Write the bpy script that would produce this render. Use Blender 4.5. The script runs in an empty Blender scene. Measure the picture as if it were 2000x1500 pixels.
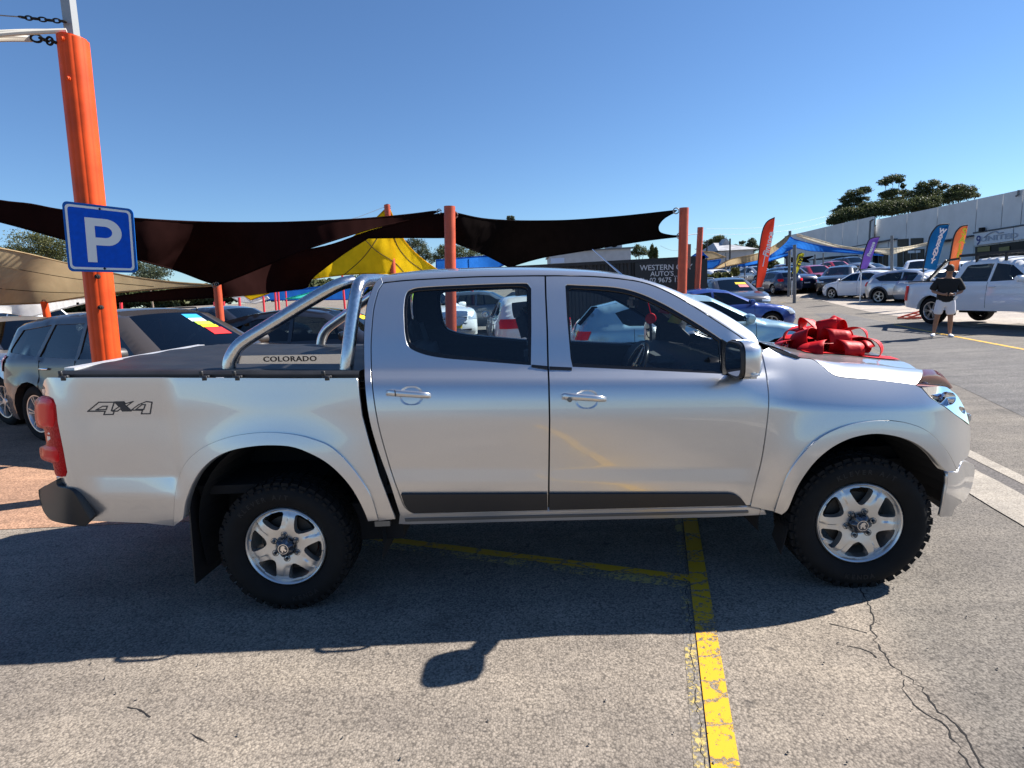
import bpy, bmesh, math, random
import numpy as np
from mathutils import Vector, Matrix
from mathutils.geometry import delaunay_2d_cdt

# ------------------------------------------------------------------ camera
scene = bpy.context.scene
COL = scene.collection
rng = random.Random(7)
nrng = np.random.default_rng(7)
CAM = np.array([1.359, -2.9353, 1.671]); FOC = 1130.0
R3 = np.array([[0.99840615, 0.01986156, -0.05282678],
               [0.04908425, 0.15639462, 0.98647426],
               [-0.02785474, 0.98749493, -0.15517046]])
cam_d = bpy.data.cameras.new("camera"); cam = bpy.data.objects.new("camera", cam_d); COL.objects.link(cam)
cam.matrix_world = Matrix([[R3[0][i], R3[1][i], -R3[2][i], CAM[i]] for i in range(3)] + [[0, 0, 0, 1]])
cam_d.sensor_width = 36; cam_d.lens = 36 * FOC / 2000.0
cam_d.clip_start = 0.05; cam_d.clip_end = 6000
scene.camera = cam

# ------------------------------------------------------------------ world, sun, exposure
SUN = Vector((1.13, 0.35, 1.0)).normalized()
el = math.asin(SUN.z); az = math.atan2(SUN.x, SUN.y)
world = bpy.data.worlds.new("World"); scene.world = world; world.use_nodes = True
wn = world.node_tree; wn.nodes.clear()
sky = wn.nodes.new("ShaderNodeTexSky"); sky.sky_type = 'NISHITA'; sky.sun_disc = False
sky.sun_elevation = el; sky.sun_rotation = az
sky.air_density = 1.0; sky.dust_density = 0.0; sky.ozone_density = 3.0; sky.altitude = 50
bg = wn.nodes.new("ShaderNodeBackground"); bg.inputs[1].default_value = 0.055
out = wn.nodes.new("ShaderNodeOutputWorld")
tint = wn.nodes.new("ShaderNodeMix"); tint.data_type = 'RGBA'; tint.blend_type = 'MULTIPLY'; tint.inputs[0].default_value = 1; tint.inputs[7].default_value = (.76, .955, 1.17, 1)
wn.links.new(sky.outputs[0], tint.inputs[6]); wn.links.new(tint.outputs[2], bg.inputs[0]); wn.links.new(bg.outputs[0], out.inputs[0])
sun_d = bpy.data.lights.new("sun", 'SUN'); sun_d.energy = 5.0; sun_d.angle = math.radians(0.53); sun_d.color = (1.0, 0.94, 0.86)
sun_o = bpy.data.objects.new("sun", sun_d); COL.objects.link(sun_o)
sun_o.rotation_euler = (-SUN).to_track_quat('-Z', 'Y').to_euler(); sun_o.location = (20, 6, 30)
scene.view_settings.view_transform = 'Standard'; scene.view_settings.look = 'None'
scene.view_settings.exposure = 1.15; scene.view_settings.gamma = 1.0
scene.view_settings.use_curve_mapping = False
scene.render.engine = 'CYCLES'
scene.cycles.use_denoising = True
scene.cycles.max_bounces = 10; scene.cycles.transparent_max_bounces = 16
scene.cycles.caustics_reflective = False; scene.cycles.caustics_refractive = False
scene.cycles.sample_clamp_indirect = 6

# ------------------------------------------------------------------ pixel -> place helpers
UPV = Vector((0.052, 0.0, 1.0))           # plumb line: the lot slopes three degrees, the posts stand plumb
def ray(px, py):
    px = np.asarray(px, float); py = np.asarray(py, float)
    c = np.stack([(px - 1000) / FOC, (750 - py) / FOC, np.ones_like(px)], -1)
    return c @ R3
def U(px, py, y):
    d = ray(px, py); t = (np.asarray(y, float) - CAM[1]) / d[..., 1]
    return CAM + d * t[..., None]
def UX(px, py, x):
    d = ray(px, py); t = (x - CAM[0]) / d[..., 0]
    return CAM + d * t[..., None]
def terr(x, y):
    y = np.asarray(y, float)
    a = np.clip(y - 12, 0, 34); z = .0011 * a * a
    b = np.clip(y - 46, 0, 1e9); z = z + .0748 * 14 * (1 - np.exp(-b / 14.0))
    return z
def UG(px, py, lift=0.0):
    d = ray(px, py); z = 0.0
    for _ in range(60):
        P = CAM + d * ((z - CAM[2]) / d[2]) if d[2] < -1e-4 else CAM + d * 60
        if P[1] > 300 or P[1] < -50: P = CAM + d * 60
        z = .6 * z + .4 * float(terr(P[0], P[1]))
    return P + np.array([0, 0, lift])
def V(p): return Vector((float(p[0]), float(p[1]), float(p[2])))

# ------------------------------------------------------------------ objects
def link(o, parent=None):
    COL.objects.link(o)
    if parent is not None: o.parent = parent
    return o
def thing(name, label, cat, loc=(0, 0, 0), rotz=0.0, group=None):
    o = bpy.data.objects.new(name, None); COL.objects.link(o); o.empty_display_size = .2
    o.location = loc; o.rotation_euler = (0, 0, rotz); o['label'] = label; o['category'] = cat
    if group: o['group'] = group
    return o
def tag(o, label=None, cat=None, group=None, kind=None):
    for k, v in (('label', label), ('category', cat), ('group', group), ('kind', kind)):
        if v: o[k] = v
    return o
def dup(root, label, loc=None, rotz=None):
    r = root.copy(); COL.objects.link(r); r['label'] = label
    if loc is not None: r.location = loc
    if rotz is not None: r.rotation_euler = (0, 0, rotz)
    for ch in list(root.children):
        c = ch.copy(); COL.objects.link(c); c.parent = r
        for g in ch.children:
            d = g.copy(); COL.objects.link(d); d.parent = c
    return r

class MB:
    """collects shapes for one mesh"""
    def __init__(s): s.v = []; s.f = []
    def add(s, vs, fs):
        n = len(s.v); s.v += [tuple(map(float, v)) for v in vs]; s.f += [tuple(i + n for i in f) for f in fs]; return s
    def box(s, c, d, rz=0.0, M=None):
        x, y, z = [q / 2 for q in d]; vs = [Vector((a * x, b * y, e * z)) for a in (-1, 1) for b in (-1, 1) for e in (-1, 1)]
        if rz: Mr = Matrix.Rotation(rz, 3, 'Z'); vs = [Mr @ v for v in vs]
        if M is not None: vs = [M @ v for v in vs]
        c = Vector(c); vs = [v + c for v in vs]
        return s.add(vs, [(0, 1, 3, 2), (4, 6, 7, 5), (0, 4, 5, 1), (2, 3, 7, 6), (0, 2, 6, 4), (1, 5, 7, 3)])
    def hexa(s, a, b):   # two quads (lists of 4) joined
        return s.add(list(a) + list(b), [(3, 2, 1, 0), (4, 5, 6, 7)] + [(i, (i + 1) % 4, (i + 1) % 4 + 4, i + 4) for i in range(4)])
    def bar(s, a, b, w, h=None, up=(0, 0, 1)):
        a = Vector(a); b = Vector(b); h = h or w; t = (b - a).normalized(); u = Vector(up)
        r = t.cross(u)
        if r.length < 1e-4: r = t.cross(Vector((1, 0, 0)))
        r.normalize(); u = r.cross(t)
        q = lambda c: [c + r * (i * w / 2) + u * (j * h / 2) for i, j in ((-1, -1), (1, -1), (1, 1), (-1, 1))]
        return s.hexa(q(a), q(b))
    def tube(s, pts, r, n=12, cap=True, closed=False):
        pts = [Vector(p) for p in pts]; m = len(pts); rs = r if hasattr(r, '__len__') else [r] * m
        vs = []; fs = []; nrm = None
        for i, p in enumerate(pts):
            if closed: t = (pts[(i + 1) % m] - pts[i - 1]).normalized()
            else: t = (pts[min(i + 1, m - 1)] - pts[max(i - 1, 0)]).normalized()
            if nrm is None:
                nrm = t.cross(Vector((0, 0, 1)))
                if nrm.length < 1e-3: nrm = t.cross(Vector((0, 1, 0)))
            nrm = (nrm - t * nrm.dot(t)).normalized(); b = t.cross(nrm)
            for k in range(n):
                a = 2 * math.pi * k / n; vs.append(p + (nrm * math.cos(a) + b * math.sin(a)) * rs[i])
        for i in range(m if closed else m - 1):
            j = (i + 1) % m
            for k in range(n):
                fs.append((i * n + k, i * n + (k + 1) % n, j * n + (k + 1) % n, j * n + k))
        if cap and not closed: fs += [tuple(range(n - 1, -1, -1)), tuple(range((m - 1) * n, m * n))]
        return s.add(vs, fs)
    def lathe(s, prof, n=32, axis='Y', c=(0, 0, 0), full=False):  # prof: (r, h)
        vs = []; fs = []; m = len(prof); c = Vector(c)
        for r, h in prof:
            for k in range(n):
                a = 2 * math.pi * k / n; x, z = r * math.cos(a), r * math.sin(a)
                v = Vector((x, h, z)) if axis == 'Y' else Vector((x, z, h))
                vs.append(v + c)
        for i in range(m - 1):
            for k in range(n):
                fs.append((i * n + k, i * n + (k + 1) % n, (i + 1) * n + (k + 1) % n, (i + 1) * n + k))
        return s.add(vs, fs)
    def grid(s, P):  # P [i][j] points
        m, n = len(P), len(P[0]); vs = [p for row in P for p in row]
        return s.add(vs, [(i * n + j, i * n + j + 1, (i + 1) * n + j + 1, (i + 1) * n + j) for i in range(m - 1) for j in range(n - 1)])
    def prism(s, poly, d):  # polygon of 3d points extruded by vector d
        n = len(poly); a = [Vector(p) for p in poly]; d = Vector(d); b = [p + d for p in a]
        return s.add(a + b, [tuple(range(n - 1, -1, -1)), tuple(range(n, 2 * n))] + [(i, (i + 1) % n, (i + 1) % n + n, i + n) for i in range(n)])
    def build(s, name, mat, parent=None, smooth=False, angle=40, merge=0.0, inverse=None, fixn=False):
        me = bpy.data.meshes.new(name); me.from_pydata(s.v, [], s.f)
        if merge or smooth or fixn:
            bm = bmesh.new(); bm.from_mesh(me)
            if merge: bmesh.ops.remove_doubles(bm, verts=bm.verts, dist=merge)
            if fixn or merge: bmesh.ops.recalc_face_normals(bm, faces=bm.faces)
            if smooth:
                ca = math.radians(angle)
                for f in bm.faces: f.smooth = True
                for e in bm.edges:
                    if len(e.link_faces) == 2 and e.calc_face_angle(0) > ca: e.smooth = False
            bm.to_mesh(me); bm.free()
        me.update(); me.materials.append(mat)
        o = bpy.data.objects.new(name, me); link(o, parent)
        return o

def bevel(o, w, seg=2, ang=35):
    bm = bmesh.new(); bm.from_mesh(o.data)
    es = [e for e in bm.edges if len(e.link_faces) == 2 and e.calc_face_angle(0) > math.radians(ang)]
    bmesh.ops.bevel(bm, geom=es, offset=w, segments=seg, affect='EDGES', clamp_overlap=True)
    for f in bm.faces: f.smooth = True
    for e in bm.edges:
        if len(e.link_faces) == 2 and e.calc_face_angle(0) > math.radians(50): e.smooth = False
    bm.to_mesh(o.data); bm.free(); return o

_fonts = {}
def text_mesh(body, size=1.0, extrude=0.003, bold=0.0, shear=0.0, align='CENTER', spacing=1.0, linegap=1.0):
    c = bpy.data.curves.new("lettering", 'FONT'); c.body = body; c.size = size; c.extrude = extrude
    c.align_x = align; c.align_y = 'CENTER'; c.offset = bold; c.shear = shear; c.space_character = spacing; c.resolution_u = 3; c.space_line = linegap
    o = bpy.data.objects.new("lettering", c); COL.objects.link(o)
    dg = bpy.context.evaluated_depsgraph_get(); me = bpy.data.meshes.new_from_object(o.evaluated_get(dg))
    bpy.data.objects.remove(o); bpy.data.curves.remove(c)
    return me
def text(name, body, pos, xdir, updir, size, mat, parent=None, scale_x=1.0, **kw):
    me = text_mesh(body, size, **kw); x = Vector(xdir).normalized(); u = Vector(updir); u = (u - x * u.dot(x)).normalized(); n = x.cross(u)
    M = Matrix([[x[i] * scale_x, u[i], n[i], pos[i]] for i in range(3)] + [[0, 0, 0, 1]])
    me.transform(M); me.materials.clear(); me.materials.append(mat)
    o = bpy.data.objects.new(name, me); return link(o, parent)

# ------------------------------------------------------------------ materials
def newmat(name):
    m = bpy.data.materials.new(name); m.use_nodes = True; nt = m.node_tree
    return m, nt, nt.nodes["Principled BSDF"], nt.nodes["Material Output"]
def pm(name, col, rough=.5, metal=0.0, coat=0.0, spec=.5, noise=0.0, nscale=30.0, bump=0.0, bscale=200.0, emit=None, coat_rough=.03, sheen=0.0):
    m, nt, b, o = newmat(name); N, L = nt.nodes, nt.links
    b.inputs["Base Color"].default_value = (*col, 1); b.inputs["Roughness"].default_value = rough; b.inputs["Metallic"].default_value = metal
    b.inputs["Coat Weight"].default_value = coat; b.inputs["Coat Roughness"].default_value = coat_rough; b.inputs["Specular IOR Level"].default_value = spec
    if sheen: b.inputs["Sheen Weight"].default_value = sheen
    if noise or bump:
        tc = N.new("ShaderNodeTexCoord")
    if noise:
        n = N.new("ShaderNodeTexNoise"); n.inputs["Scale"].default_value = nscale; n.inputs["Detail"].default_value = 5
        mr = N.new("ShaderNodeMapRange"); mr.inputs[1].default_value = .3; mr.inputs[2].default_value = .7; mr.inputs[3].default_value = 1 - noise; mr.inputs[4].default_value = 1 + noise
        mx = N.new("ShaderNodeMix"); mx.data_type = 'RGBA'; mx.blend_type = 'MULTIPLY'; mx.inputs[0].default_value = 1; mx.inputs[6].default_value = (*col, 1)
        L.new(tc.outputs["Object"], n.inputs["Vector"]); L.new(n.outputs["Fac"], mr.inputs[0]); L.new(mr.outputs[0], mx.inputs[7]); L.new(mx.outputs[2], b.inputs["Base Color"])
        mr2 = N.new("ShaderNodeMapRange"); mr2.inputs[3].default_value = max(0, rough - .08); mr2.inputs[4].default_value = min(1, rough + .12); L.new(n.outputs["Fac"], mr2.inputs[0]); L.new(mr2.outputs[0], b.inputs["Roughness"])
    if bump:
        n2 = N.new("ShaderNodeTexNoise"); n2.inputs["Scale"].default_value = bscale; n2.inputs["Detail"].default_value = 3
        bp = N.new("ShaderNodeBump"); bp.inputs["Strength"].default_value = bump; bp.inputs["Distance"].default_value = .004
        L.new(tc.outputs["Object"], n2.inputs["Vector"]); L.new(n2.outputs["Fac"], bp.inputs["Height"]); L.new(bp.outputs[0], b.inputs["Normal"])
    if emit: b.inputs["Emission Color"].default_value = (*col, 1); b.inputs["Emission Strength"].default_value = emit
    return m
def paint(name, col, metal=0.0, rough=.35, flake=True, ior=1.55):
    """car paint: base under clear coat, with fine flake and a trace of dust"""
    m, nt, b, o = newmat(name); N, L = nt.nodes, nt.links
    b.inputs["Metallic"].default_value = metal; b.inputs["Roughness"].default_value = rough
    b.inputs["Coat Weight"].default_value = 1.0; b.inputs["Coat Roughness"].default_value = .02; b.inputs["Coat IOR"].default_value = ior
    tc = N.new("ShaderNodeTexCoord"); n = N.new("ShaderNodeTexNoise"); n.inputs["Scale"].default_value = 3.0; n.inputs["Detail"].default_value = 6
    L.new(tc.outputs["Object"], n.inputs["Vector"])
    f = N.new("ShaderNodeTexNoise"); f.inputs["Scale"].default_value = 900; L.new(tc.outputs["Object"], f.inputs["Vector"])
    mr = N.new("ShaderNodeMapRange"); mr.inputs[1].default_value = .3; mr.inputs[2].default_value = .7; mr.inputs[3].default_value = .9; mr.inputs[4].default_value = 1.1
    L.new(f.outputs["Fac"], mr.inputs[0])
    mx = N.new("ShaderNodeMix"); mx.data_type = 'RGBA'; mx.blend_type = 'MULTIPLY'; mx.inputs[0].default_value = 1 if metal > .1 else .3; mx.inputs[6].default_value = (*col, 1)
    L.new(mr.outputs[0], mx.inputs[7]); L.new(mx.outputs[2], b.inputs["Base Color"])
    mr2 = N.new("ShaderNodeMapRange"); mr2.inputs[1].default_value = .35; mr2.inputs[2].default_value = .75; mr2.inputs[3].default_value = .015; mr2.inputs[4].default_value = .07
    L.new(n.outputs["Fac"], mr2.inputs[0]); L.new(mr2.outputs[0], b.inputs["Coat Roughness"])
    return m
def glass(name, tint=(.75, .82, .82), mixmin=.06, refl=(1, 1, 1), rough=0.0):
    m, nt, b, o = newmat(name); N, L = nt.nodes, nt.links; N.remove(b)
    t = N.new("ShaderNodeBsdfTransparent"); t.inputs[0].default_value = (*tint, 1)
    g = N.new("ShaderNodeBsdfGlossy"); g.inputs["Roughness"].default_value = rough; g.inputs[0].default_value = (*refl, 1)
    fr = N.new("ShaderNodeFresnel"); fr.inputs[0].default_value = 1.5
    mr = N.new("ShaderNodeMapRange"); mr.inputs[1].default_value = .04; mr.inputs[3].default_value = mixmin; L.new(fr.outputs[0], mr.inputs[0])
    mx = N.new("ShaderNodeMixShader"); L.new(mr.outputs[0], mx.inputs[0]); L.new(t.outputs[0], mx.inputs[1]); L.new(g.outputs[0], mx.inputs[2]); L.new(mx.outputs[0], o.inputs[0])
    return m

M_silver = paint("silver_paint", (.60, .606, .618), metal=.82, rough=.30, ior=1.85)
M_black = pm("black_plastic", (.018, .018, .02), .45, bump=.15, bscale=500)
M_blackgloss = pm("gloss_black_trim", (.012, .012, .013), .18)
M_rubber = pm("tyre_rubber", (.0075, .0075, .008), .8, spec=.25, noise=.35, nscale=14, bump=.1, bscale=300)
M_letter = pm("raised_rubber_lettering", (.016, .016, .017), .6, spec=.3)
M_dark = pm("dark_underside", (.008, .008, .009), .9)
M_alloy = pm("silver_alloy", (.66, .66, .65), .32, metal=.85, noise=.06, nscale=8)
M_alloydark = pm("alloy_recess", (.16, .17, .18), .4, metal=.8)
M_chrome = pm("chrome", (.8, .8, .82), .08, metal=1)
M_steel = pm("polished_steel", (.62, .62, .62), .2, metal=1, noise=.12, nscale=60, bump=.06, bscale=160)
M_vinyl = pm("black_vinyl", (.016, .017, .020), .45, spec=.4, noise=.3, nscale=6, bump=.5, bscale=9)
M_alu = pm("bare_aluminium", (.75, .76, .77), .45, metal=.7, noise=.1, nscale=50)
M_glass = glass("clear_window_glass", (.76, .85, .88), .05)
M_wglass = glass("windscreen_glass", (.72, .80, .80), .06)
M_tint = glass("dark_tinted_glass", (.17, .20, .21), .05)
M_red = pm("red_lens", (.50, .003, .006), .25, spec=.12, noise=.15, nscale=90)
M_redbright = pm("bright_red_lens", (.80, .006, .012), .2, spec=.15)
M_lensclear = pm("clear_lens", (.62, .66, .70), .05, metal=.35, coat=1)
M_amber = pm("amber_lens", (.7, .2, .02), .1, coat=1)
M_interior = pm("charcoal_interior", (.05, .054, .062), .75, noise=.15, nscale=40)
M_seat = pm("grey_seat_fabric", (.06, .066, .078), .9, noise=.2, nscale=120, sheen=.1)
M_seatlight = pm("light_grey_seat_bolster", (.22, .23, .23), .9)
M_headliner = pm("pale_grey_headlining", (.30, .30, .29), .9)
M_white = pm("white_print", (.82, .82, .82), .5)
M_mirror = pm("mirror_glass", (.9, .9, .9), .02, metal=1)
M_orange = pm("orange_post_paint", (.68, .073, .012), .5, spec=.25, noise=.24, nscale=4)
M_blacktext = pm("black_print", (.012, .012, .014), .5)
M_yellowplate = pm("yellow_plate", (.75, .55, .03), .5)
# ------------------------------------------------------------------ ground
def asphalt(name, light, dark, bind, cool=None, scale=105.0, patch=True):
    m, nt, b, o = newmat(name); N, L = nt.nodes, nt.links
    b.inputs["Roughness"].default_value = .9; b.inputs["Specular IOR Level"].default_value = .25
    tc = N.new("ShaderNodeTexCoord")
    def noise(sc, det=4, rough=.6):
        n = N.new("ShaderNodeTexNoise"); n.inputs["Scale"].default_value = sc; n.inputs["Detail"].default_value = det; n.inputs["Roughness"].default_value = rough
        L.new(tc.outputs["Object"], n.inputs["Vector"]); return n
    def mr(src, a, c, d, e):
        q = N.new("ShaderNodeMapRange"); q.inputs[1].default_value = a; q.inputs[2].default_value = c; q.inputs[3].default_value = d; q.inputs[4].default_value = e
        L.new(src, q.inputs[0]); return q.outputs[0]
    def mix(fac, A, B, mode='MIX'):
        x = N.new("ShaderNodeMix"); x.data_type = 'RGBA'; x.blend_type = mode
        for i, s in ((0, fac), (6, A), (7, B)):
            if isinstance(s, (int, float)): x.inputs[i].default_value = s
            elif isinstance(s, tuple): x.inputs[i].default_value = (*s, 1)
            else: L.new(s, x.inputs[i])
        return x.outputs[2]
    v = N.new("ShaderNodeTexVoronoi"); v.inputs["Scale"].default_value = scale; L.new(tc.outputs["Object"], v.inputs["Vector"])
    sep = N.new("ShaderNodeSeparateColor"); L.new(v.outputs["Color"], sep.inputs[0])
    stone = mix(mr(sep.outputs[0], .05, .95, 0, 1), dark, light)
    n1 = noise(60, 4)
    base = mix(mr(v.outputs["Distance"], .48, .85, 0, .7), stone, bind)
    base = mix(mr(n1.outputs["Fac"], .57, .70, 0, .7), base, bind)
    mpp = N.new("ShaderNodeMapping"); mpp.inputs["Scale"].default_value = (.45, 4.5, 1); mpp.inputs["Rotation"].default_value = (0, 0, .22); L.new(tc.outputs["Object"], mpp.inputs[0])
    trk = N.new("ShaderNodeTexNoise"); trk.inputs["Scale"].default_value = 1.0; trk.inputs["Detail"].default_value = 6; trk.inputs["Roughness"].default_value = .6; L.new(mpp.outputs[0], trk.inputs["Vector"])
    base = mix(1.0, base, mix(mr(trk.outputs["Fac"], .32, .70, 0, 1), (.82, .82, .83), (1.14, 1.13, 1.11)), 'MULTIPLY')
    oil = noise(1.7, 3, .5); base = mix(mr(oil.outputs["Fac"], .69, .78, 0, .45), base, bind)
    big = noise(.55, 5, .65); base = mix(1.0, base, mix(mr(big.outputs["Fac"], .3, .7, 0, 1), (.80, .80, .82), (1.12, 1.10, 1.06)), 'MULTIPLY')
    mid = noise(3.2, 5, .6); base = mix(1.0, base, mix(mr(mid.outputs["Fac"], .3, .72, 0, 1), (1.08, 1.08, 1.08), (.84, .84, .85)), 'MULTIPLY')
    if cool:
        # the newer, greyer mat lies beyond the long crack
        sx = N.new("ShaderNodeSeparateXYZ"); L.new(tc.outputs["Object"], sx.inputs[0])
        a = N.new("ShaderNodeMath"); a.operation = 'MULTIPLY_ADD'; a.inputs[1].default_value = -.19; L.new(sx.outputs[1], a.inputs[0]); L.new(sx.outputs[0], a.inputs[2])
        base = mix(mr(a.outputs[0], 2.98, 3.2, 0, 1), base, mix(1.0, base, cool, 'MULTIPLY'))
        spots = noise(9.0, 2); base = mix(mr(spots.outputs["Fac"], .70, .74, 0, .6), base, (.035, .033, .034))
    L.new(base, b.inputs["Base Color"])
    bp = N.new("ShaderNodeBump"); bp.inputs["Strength"].default_value = .4; bp.inputs["Distance"].default_value = .004
    h = N.new("ShaderNodeMath"); h.operation = 'SUBTRACT'; L.new(n1.outputs["Fac"], h.inputs[0]); L.new(v.outputs["Distance"], h.inputs[1])
    L.new(h.outputs[0], bp.inputs["Height"]); L.new(bp.outputs[0], b.inputs["Normal"])
    return m
M_asphalt = asphalt("weathered_asphalt", (.335, .294, .248), (.20, .175, .148), (.07, .062, .055), cool=(.74, .77, .80))
M_pink = asphalt("pink_gravel_paving", (.50, .30, .20), (.31, .185, .12), (.14, .083, .057), scale=70)
M_apron = asphalt("pale_concrete_apron", (.50, .45, .39), (.36, .32, .285), (.2, .18, .16), scale=40)
M_conc = asphalt("drain_concrete", (.44, .405, .35), (.33, .30, .255), (.19, .17, .15), scale=90)
M_gravel = pm("dark_gutter_gravel", (.10, .09, .085), .95, noise=.6, nscale=60, bump=1, bscale=50)
M_crack = pm("open_crack_in_asphalt", (.010, .009, .009), .95)
M_greyroad = asphalt("dark_road_patch", (.20, .195, .19), (.115, .11, .11), (.05, .05, .05), scale=80)

def axis(lo, hi, fine_lo, fine_hi, st):
    a = list(np.arange(fine_lo, fine_hi + .01, st)); d = st; x = fine_hi
    while x < hi: d *= 1.35; x += d; a.append(x)
    d = st; x = fine_lo
    while x > lo: d *= 1.35; x -= d; a.insert(0, x)
    return np.array(a)
gx = axis(-2500, 2500, -20, 60, 4.0); gy = axis(-1500, 3500, -8, 70, 1.0)
mb = MB(); mb.grid([[(x, y, float(terr(x, y))) for y in gy] for x in gx])
ground = mb.build("ground", M_asphalt, smooth=True); ground['kind'] = 'structure'
me = ground.data
if me.polygons[0].normal.z < 0: me.flip_normals()

def pip(pts, poly):
    """points in polygon"""
    x, y = pts[:, 0], pts[:, 1]; c = np.zeros(len(pts), bool); n = len(poly)
    for i in range(n):
        x1, y1 = poly[i]; x2, y2 = poly[(i + 1) % n]
        if y1 == y2: continue
        k = ((y1 > y) != (y2 > y)) & (x < (x2 - x1) * (y - y1) / (y2 - y1) + x1); c ^= k
    return c
def resample(poly, step, closed=True):
    out = []; n = len(poly)
    for i in range(n if closed else n - 1):
        a = np.array(poly[i], float); b = np.array(poly[(i + 1) % n], float); d = np.hypot(*(b - a)); k = max(1, int(math.ceil(d / step)))
        for j in range(k): out.append(a + (b - a) * j / k)
    if not closed: out.append(np.array(poly[-1], float))
    return np.array(out)
def area(p): p = np.asarray(p, float); return .5 * np.sum(p[:, 0] * np.roll(p[:, 1], -1) - np.roll(p[:, 0], -1) * p[:, 1])
def shrink(poly, d):
    p = np.asarray(poly, float)
    if d == 0: return p
    s = np.sign(area(p)); a = p - np.roll(p, 1, 0); b = np.roll(p, -1, 0) - p
    na = np.stack([-a[:, 1], a[:, 0]], 1) / (np.hypot(*a.T)[:, None] + 1e-9); nb = np.stack([-b[:, 1], b[:, 0]], 1) / (np.hypot(*b.T)[:, None] + 1e-9)
    n = na + nb; l2 = np.maximum((n * n).sum(1), .6); return p + n * (2 * d * s / l2)[:, None]
def cr(pts, k=6):
    """smooth open curve through the points"""
    P = [np.array(p, float) for p in pts]; P = [2 * P[0] - P[1]] + P + [2 * P[-1] - P[-2]]; o = []
    for i in range(1, len(P) - 2):
        for j in range(k):
            t = j / k; a, b, c, d = P[i - 1:i + 3]
            o.append(tuple(.5 * ((2 * b) + (c - a) * t + (2 * a - 5 * b + 4 * c - d) * t * t + (3 * b - a - 3 * c + d) * t ** 3)))
    o.append(tuple(P[-2])); return o
def fill(outer, holes=(), step=10.0):
    """triangulated 2-d region: points, triangles, loops"""
    loops = [resample(outer, step)] + [resample(h, step) for h in holes]
    pts = np.concatenate(loops); edges = []; n0 = 0; lidx = []
    for l in loops:
        k = len(l); edges += [(n0 + i, n0 + (i + 1) % k) for i in range(k)]; lidx.append(list(range(n0, n0 + k))); n0 += k
    lo, hi = loops[0].min(0), loops[0].max(0)
    g = np.array([(x + (step / 2 if j % 2 else 0), y) for j, y in enumerate(np.arange(lo[1] + step * .5, hi[1], step * .87)) for x in np.arange(lo[0] + step * .5, hi[0], step)])
    if len(g):
        keep = pip(g, loops[0])
        for h in loops[1:]: keep &= ~pip(g, h)
        g = g[keep]
        if len(g):
            dm = np.min(((g[:, None, :] - pts[None]) ** 2).sum(-1), 1); g = g[dm > (.55 * step) ** 2]
            pts = np.concatenate([pts, g])
    vv, ee, ff, ov, oe, of = delaunay_2d_cdt([Vector(p) for p in pts], edges, [], 0, 1e-5)
    back = {}
    for i, os_ in enumerate(ov):
        for q in os_: back[q] = i
    vv = np.array([tuple(v) for v in vv]); tri = [tuple(f) for f in ff if len(f) == 3]
    cen = np.array([vv[list(f)].mean(0) for f in tri]); ok = pip(cen, loops[0])
    for h in loops[1:]: ok &= ~pip(cen, h)
    tri = [t for t, k in zip(tri, ok) if k]
    return vv, tri, [[back[i] for i in l if i in back] for l in lidx]
def ground_sheet(name, pxpoly, mat, lift, step=18):
    vv, tri, _ = fill(pxpoly, step=step); P = [UG(x, y, lift) for x, y in vv]
    o = MB().add(P, tri).build(name, mat, smooth=True); o['kind'] = 'structure'
    if sum(p.normal.z for p in o.data.polygons) < 0: o.data.flip_normals()
    return o
def strip(name, pts, w, mat, lift=.004, jit=0.0, kind='structure', sub=1):
    """flat band along ground points (x, y)"""
    P = resample(pts, .12 if jit == 0 else .03, closed=False); A = []
    for i, q in enumerate(P):
        t = P[min(i + 1, len(P) - 1)] - P[max(i - 1, 0)]; t = t / (np.hypot(*t) + 1e-9); n = np.array([-t[1], t[0]]); ww = w
        if jit: q = q + n * rng.gauss(0, jit); ww = w * rng.uniform(.25, 1.5)
        A.append([(*(q + n * ww * s / 2), float(terr(q[0], q[1])) + lift) for s in (-1, 1)])
    o = MB().grid(A).build(name, mat); o['kind'] = kind
    if o.data.polygons[0].normal.z < 0: o.data.flip_normals()
    return o

# pink gravel paving behind and left of the truck, the paler apron under the far cars
mb = MB(); mb.grid([[(x, y, .004) for y in (1.42, 3, 5, 7, 9, 11.9)] for x in (-40, -20, -10, -6, -4, -2.6, -1.2, 0.4)]); o = mb.build("gravel_pavement", M_pink); o['kind'] = 'structure'
if o.data.polygons[0].normal.z < 0: o.data.flip_normals()
ground_sheet("concrete_apron", [(1470, 572), (1552, 562), (1640, 556), (1800, 575), (1998, 612), (2080, 640), (1990, 632), (1900, 640), (1780, 622), (1700, 610), (1655, 600), (1600, 586), (1530, 577)], M_apron, .006)
# concrete spoon drain: two bands with a gravel-filled gutter between them
def dline(x0, y): return x0 + .185 * y
for nm, xa, xb, mt, lf in (("concrete_drain_band", 4.90, 5.02, M_conc, .006), ("gutter_gravel", 4.765, 4.90, M_gravel, .003), ("concrete_drain_band", 4.42, 4.765, M_conc, .006)):
    mb = MB(); mb.grid([[(dline(x, y) - .28 * 0 + rng.uniform(-.006, .006), y, float(terr(0, y)) + lf) for x in (xa - .03, xb - .03)] for y in np.arange(-6, 30, .25)])
    o = mb.build(nm, mt); o['kind'] = 'structure'
    if o.data.polygons[0].normal.z < 0: o.data.flip_normals()

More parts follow.
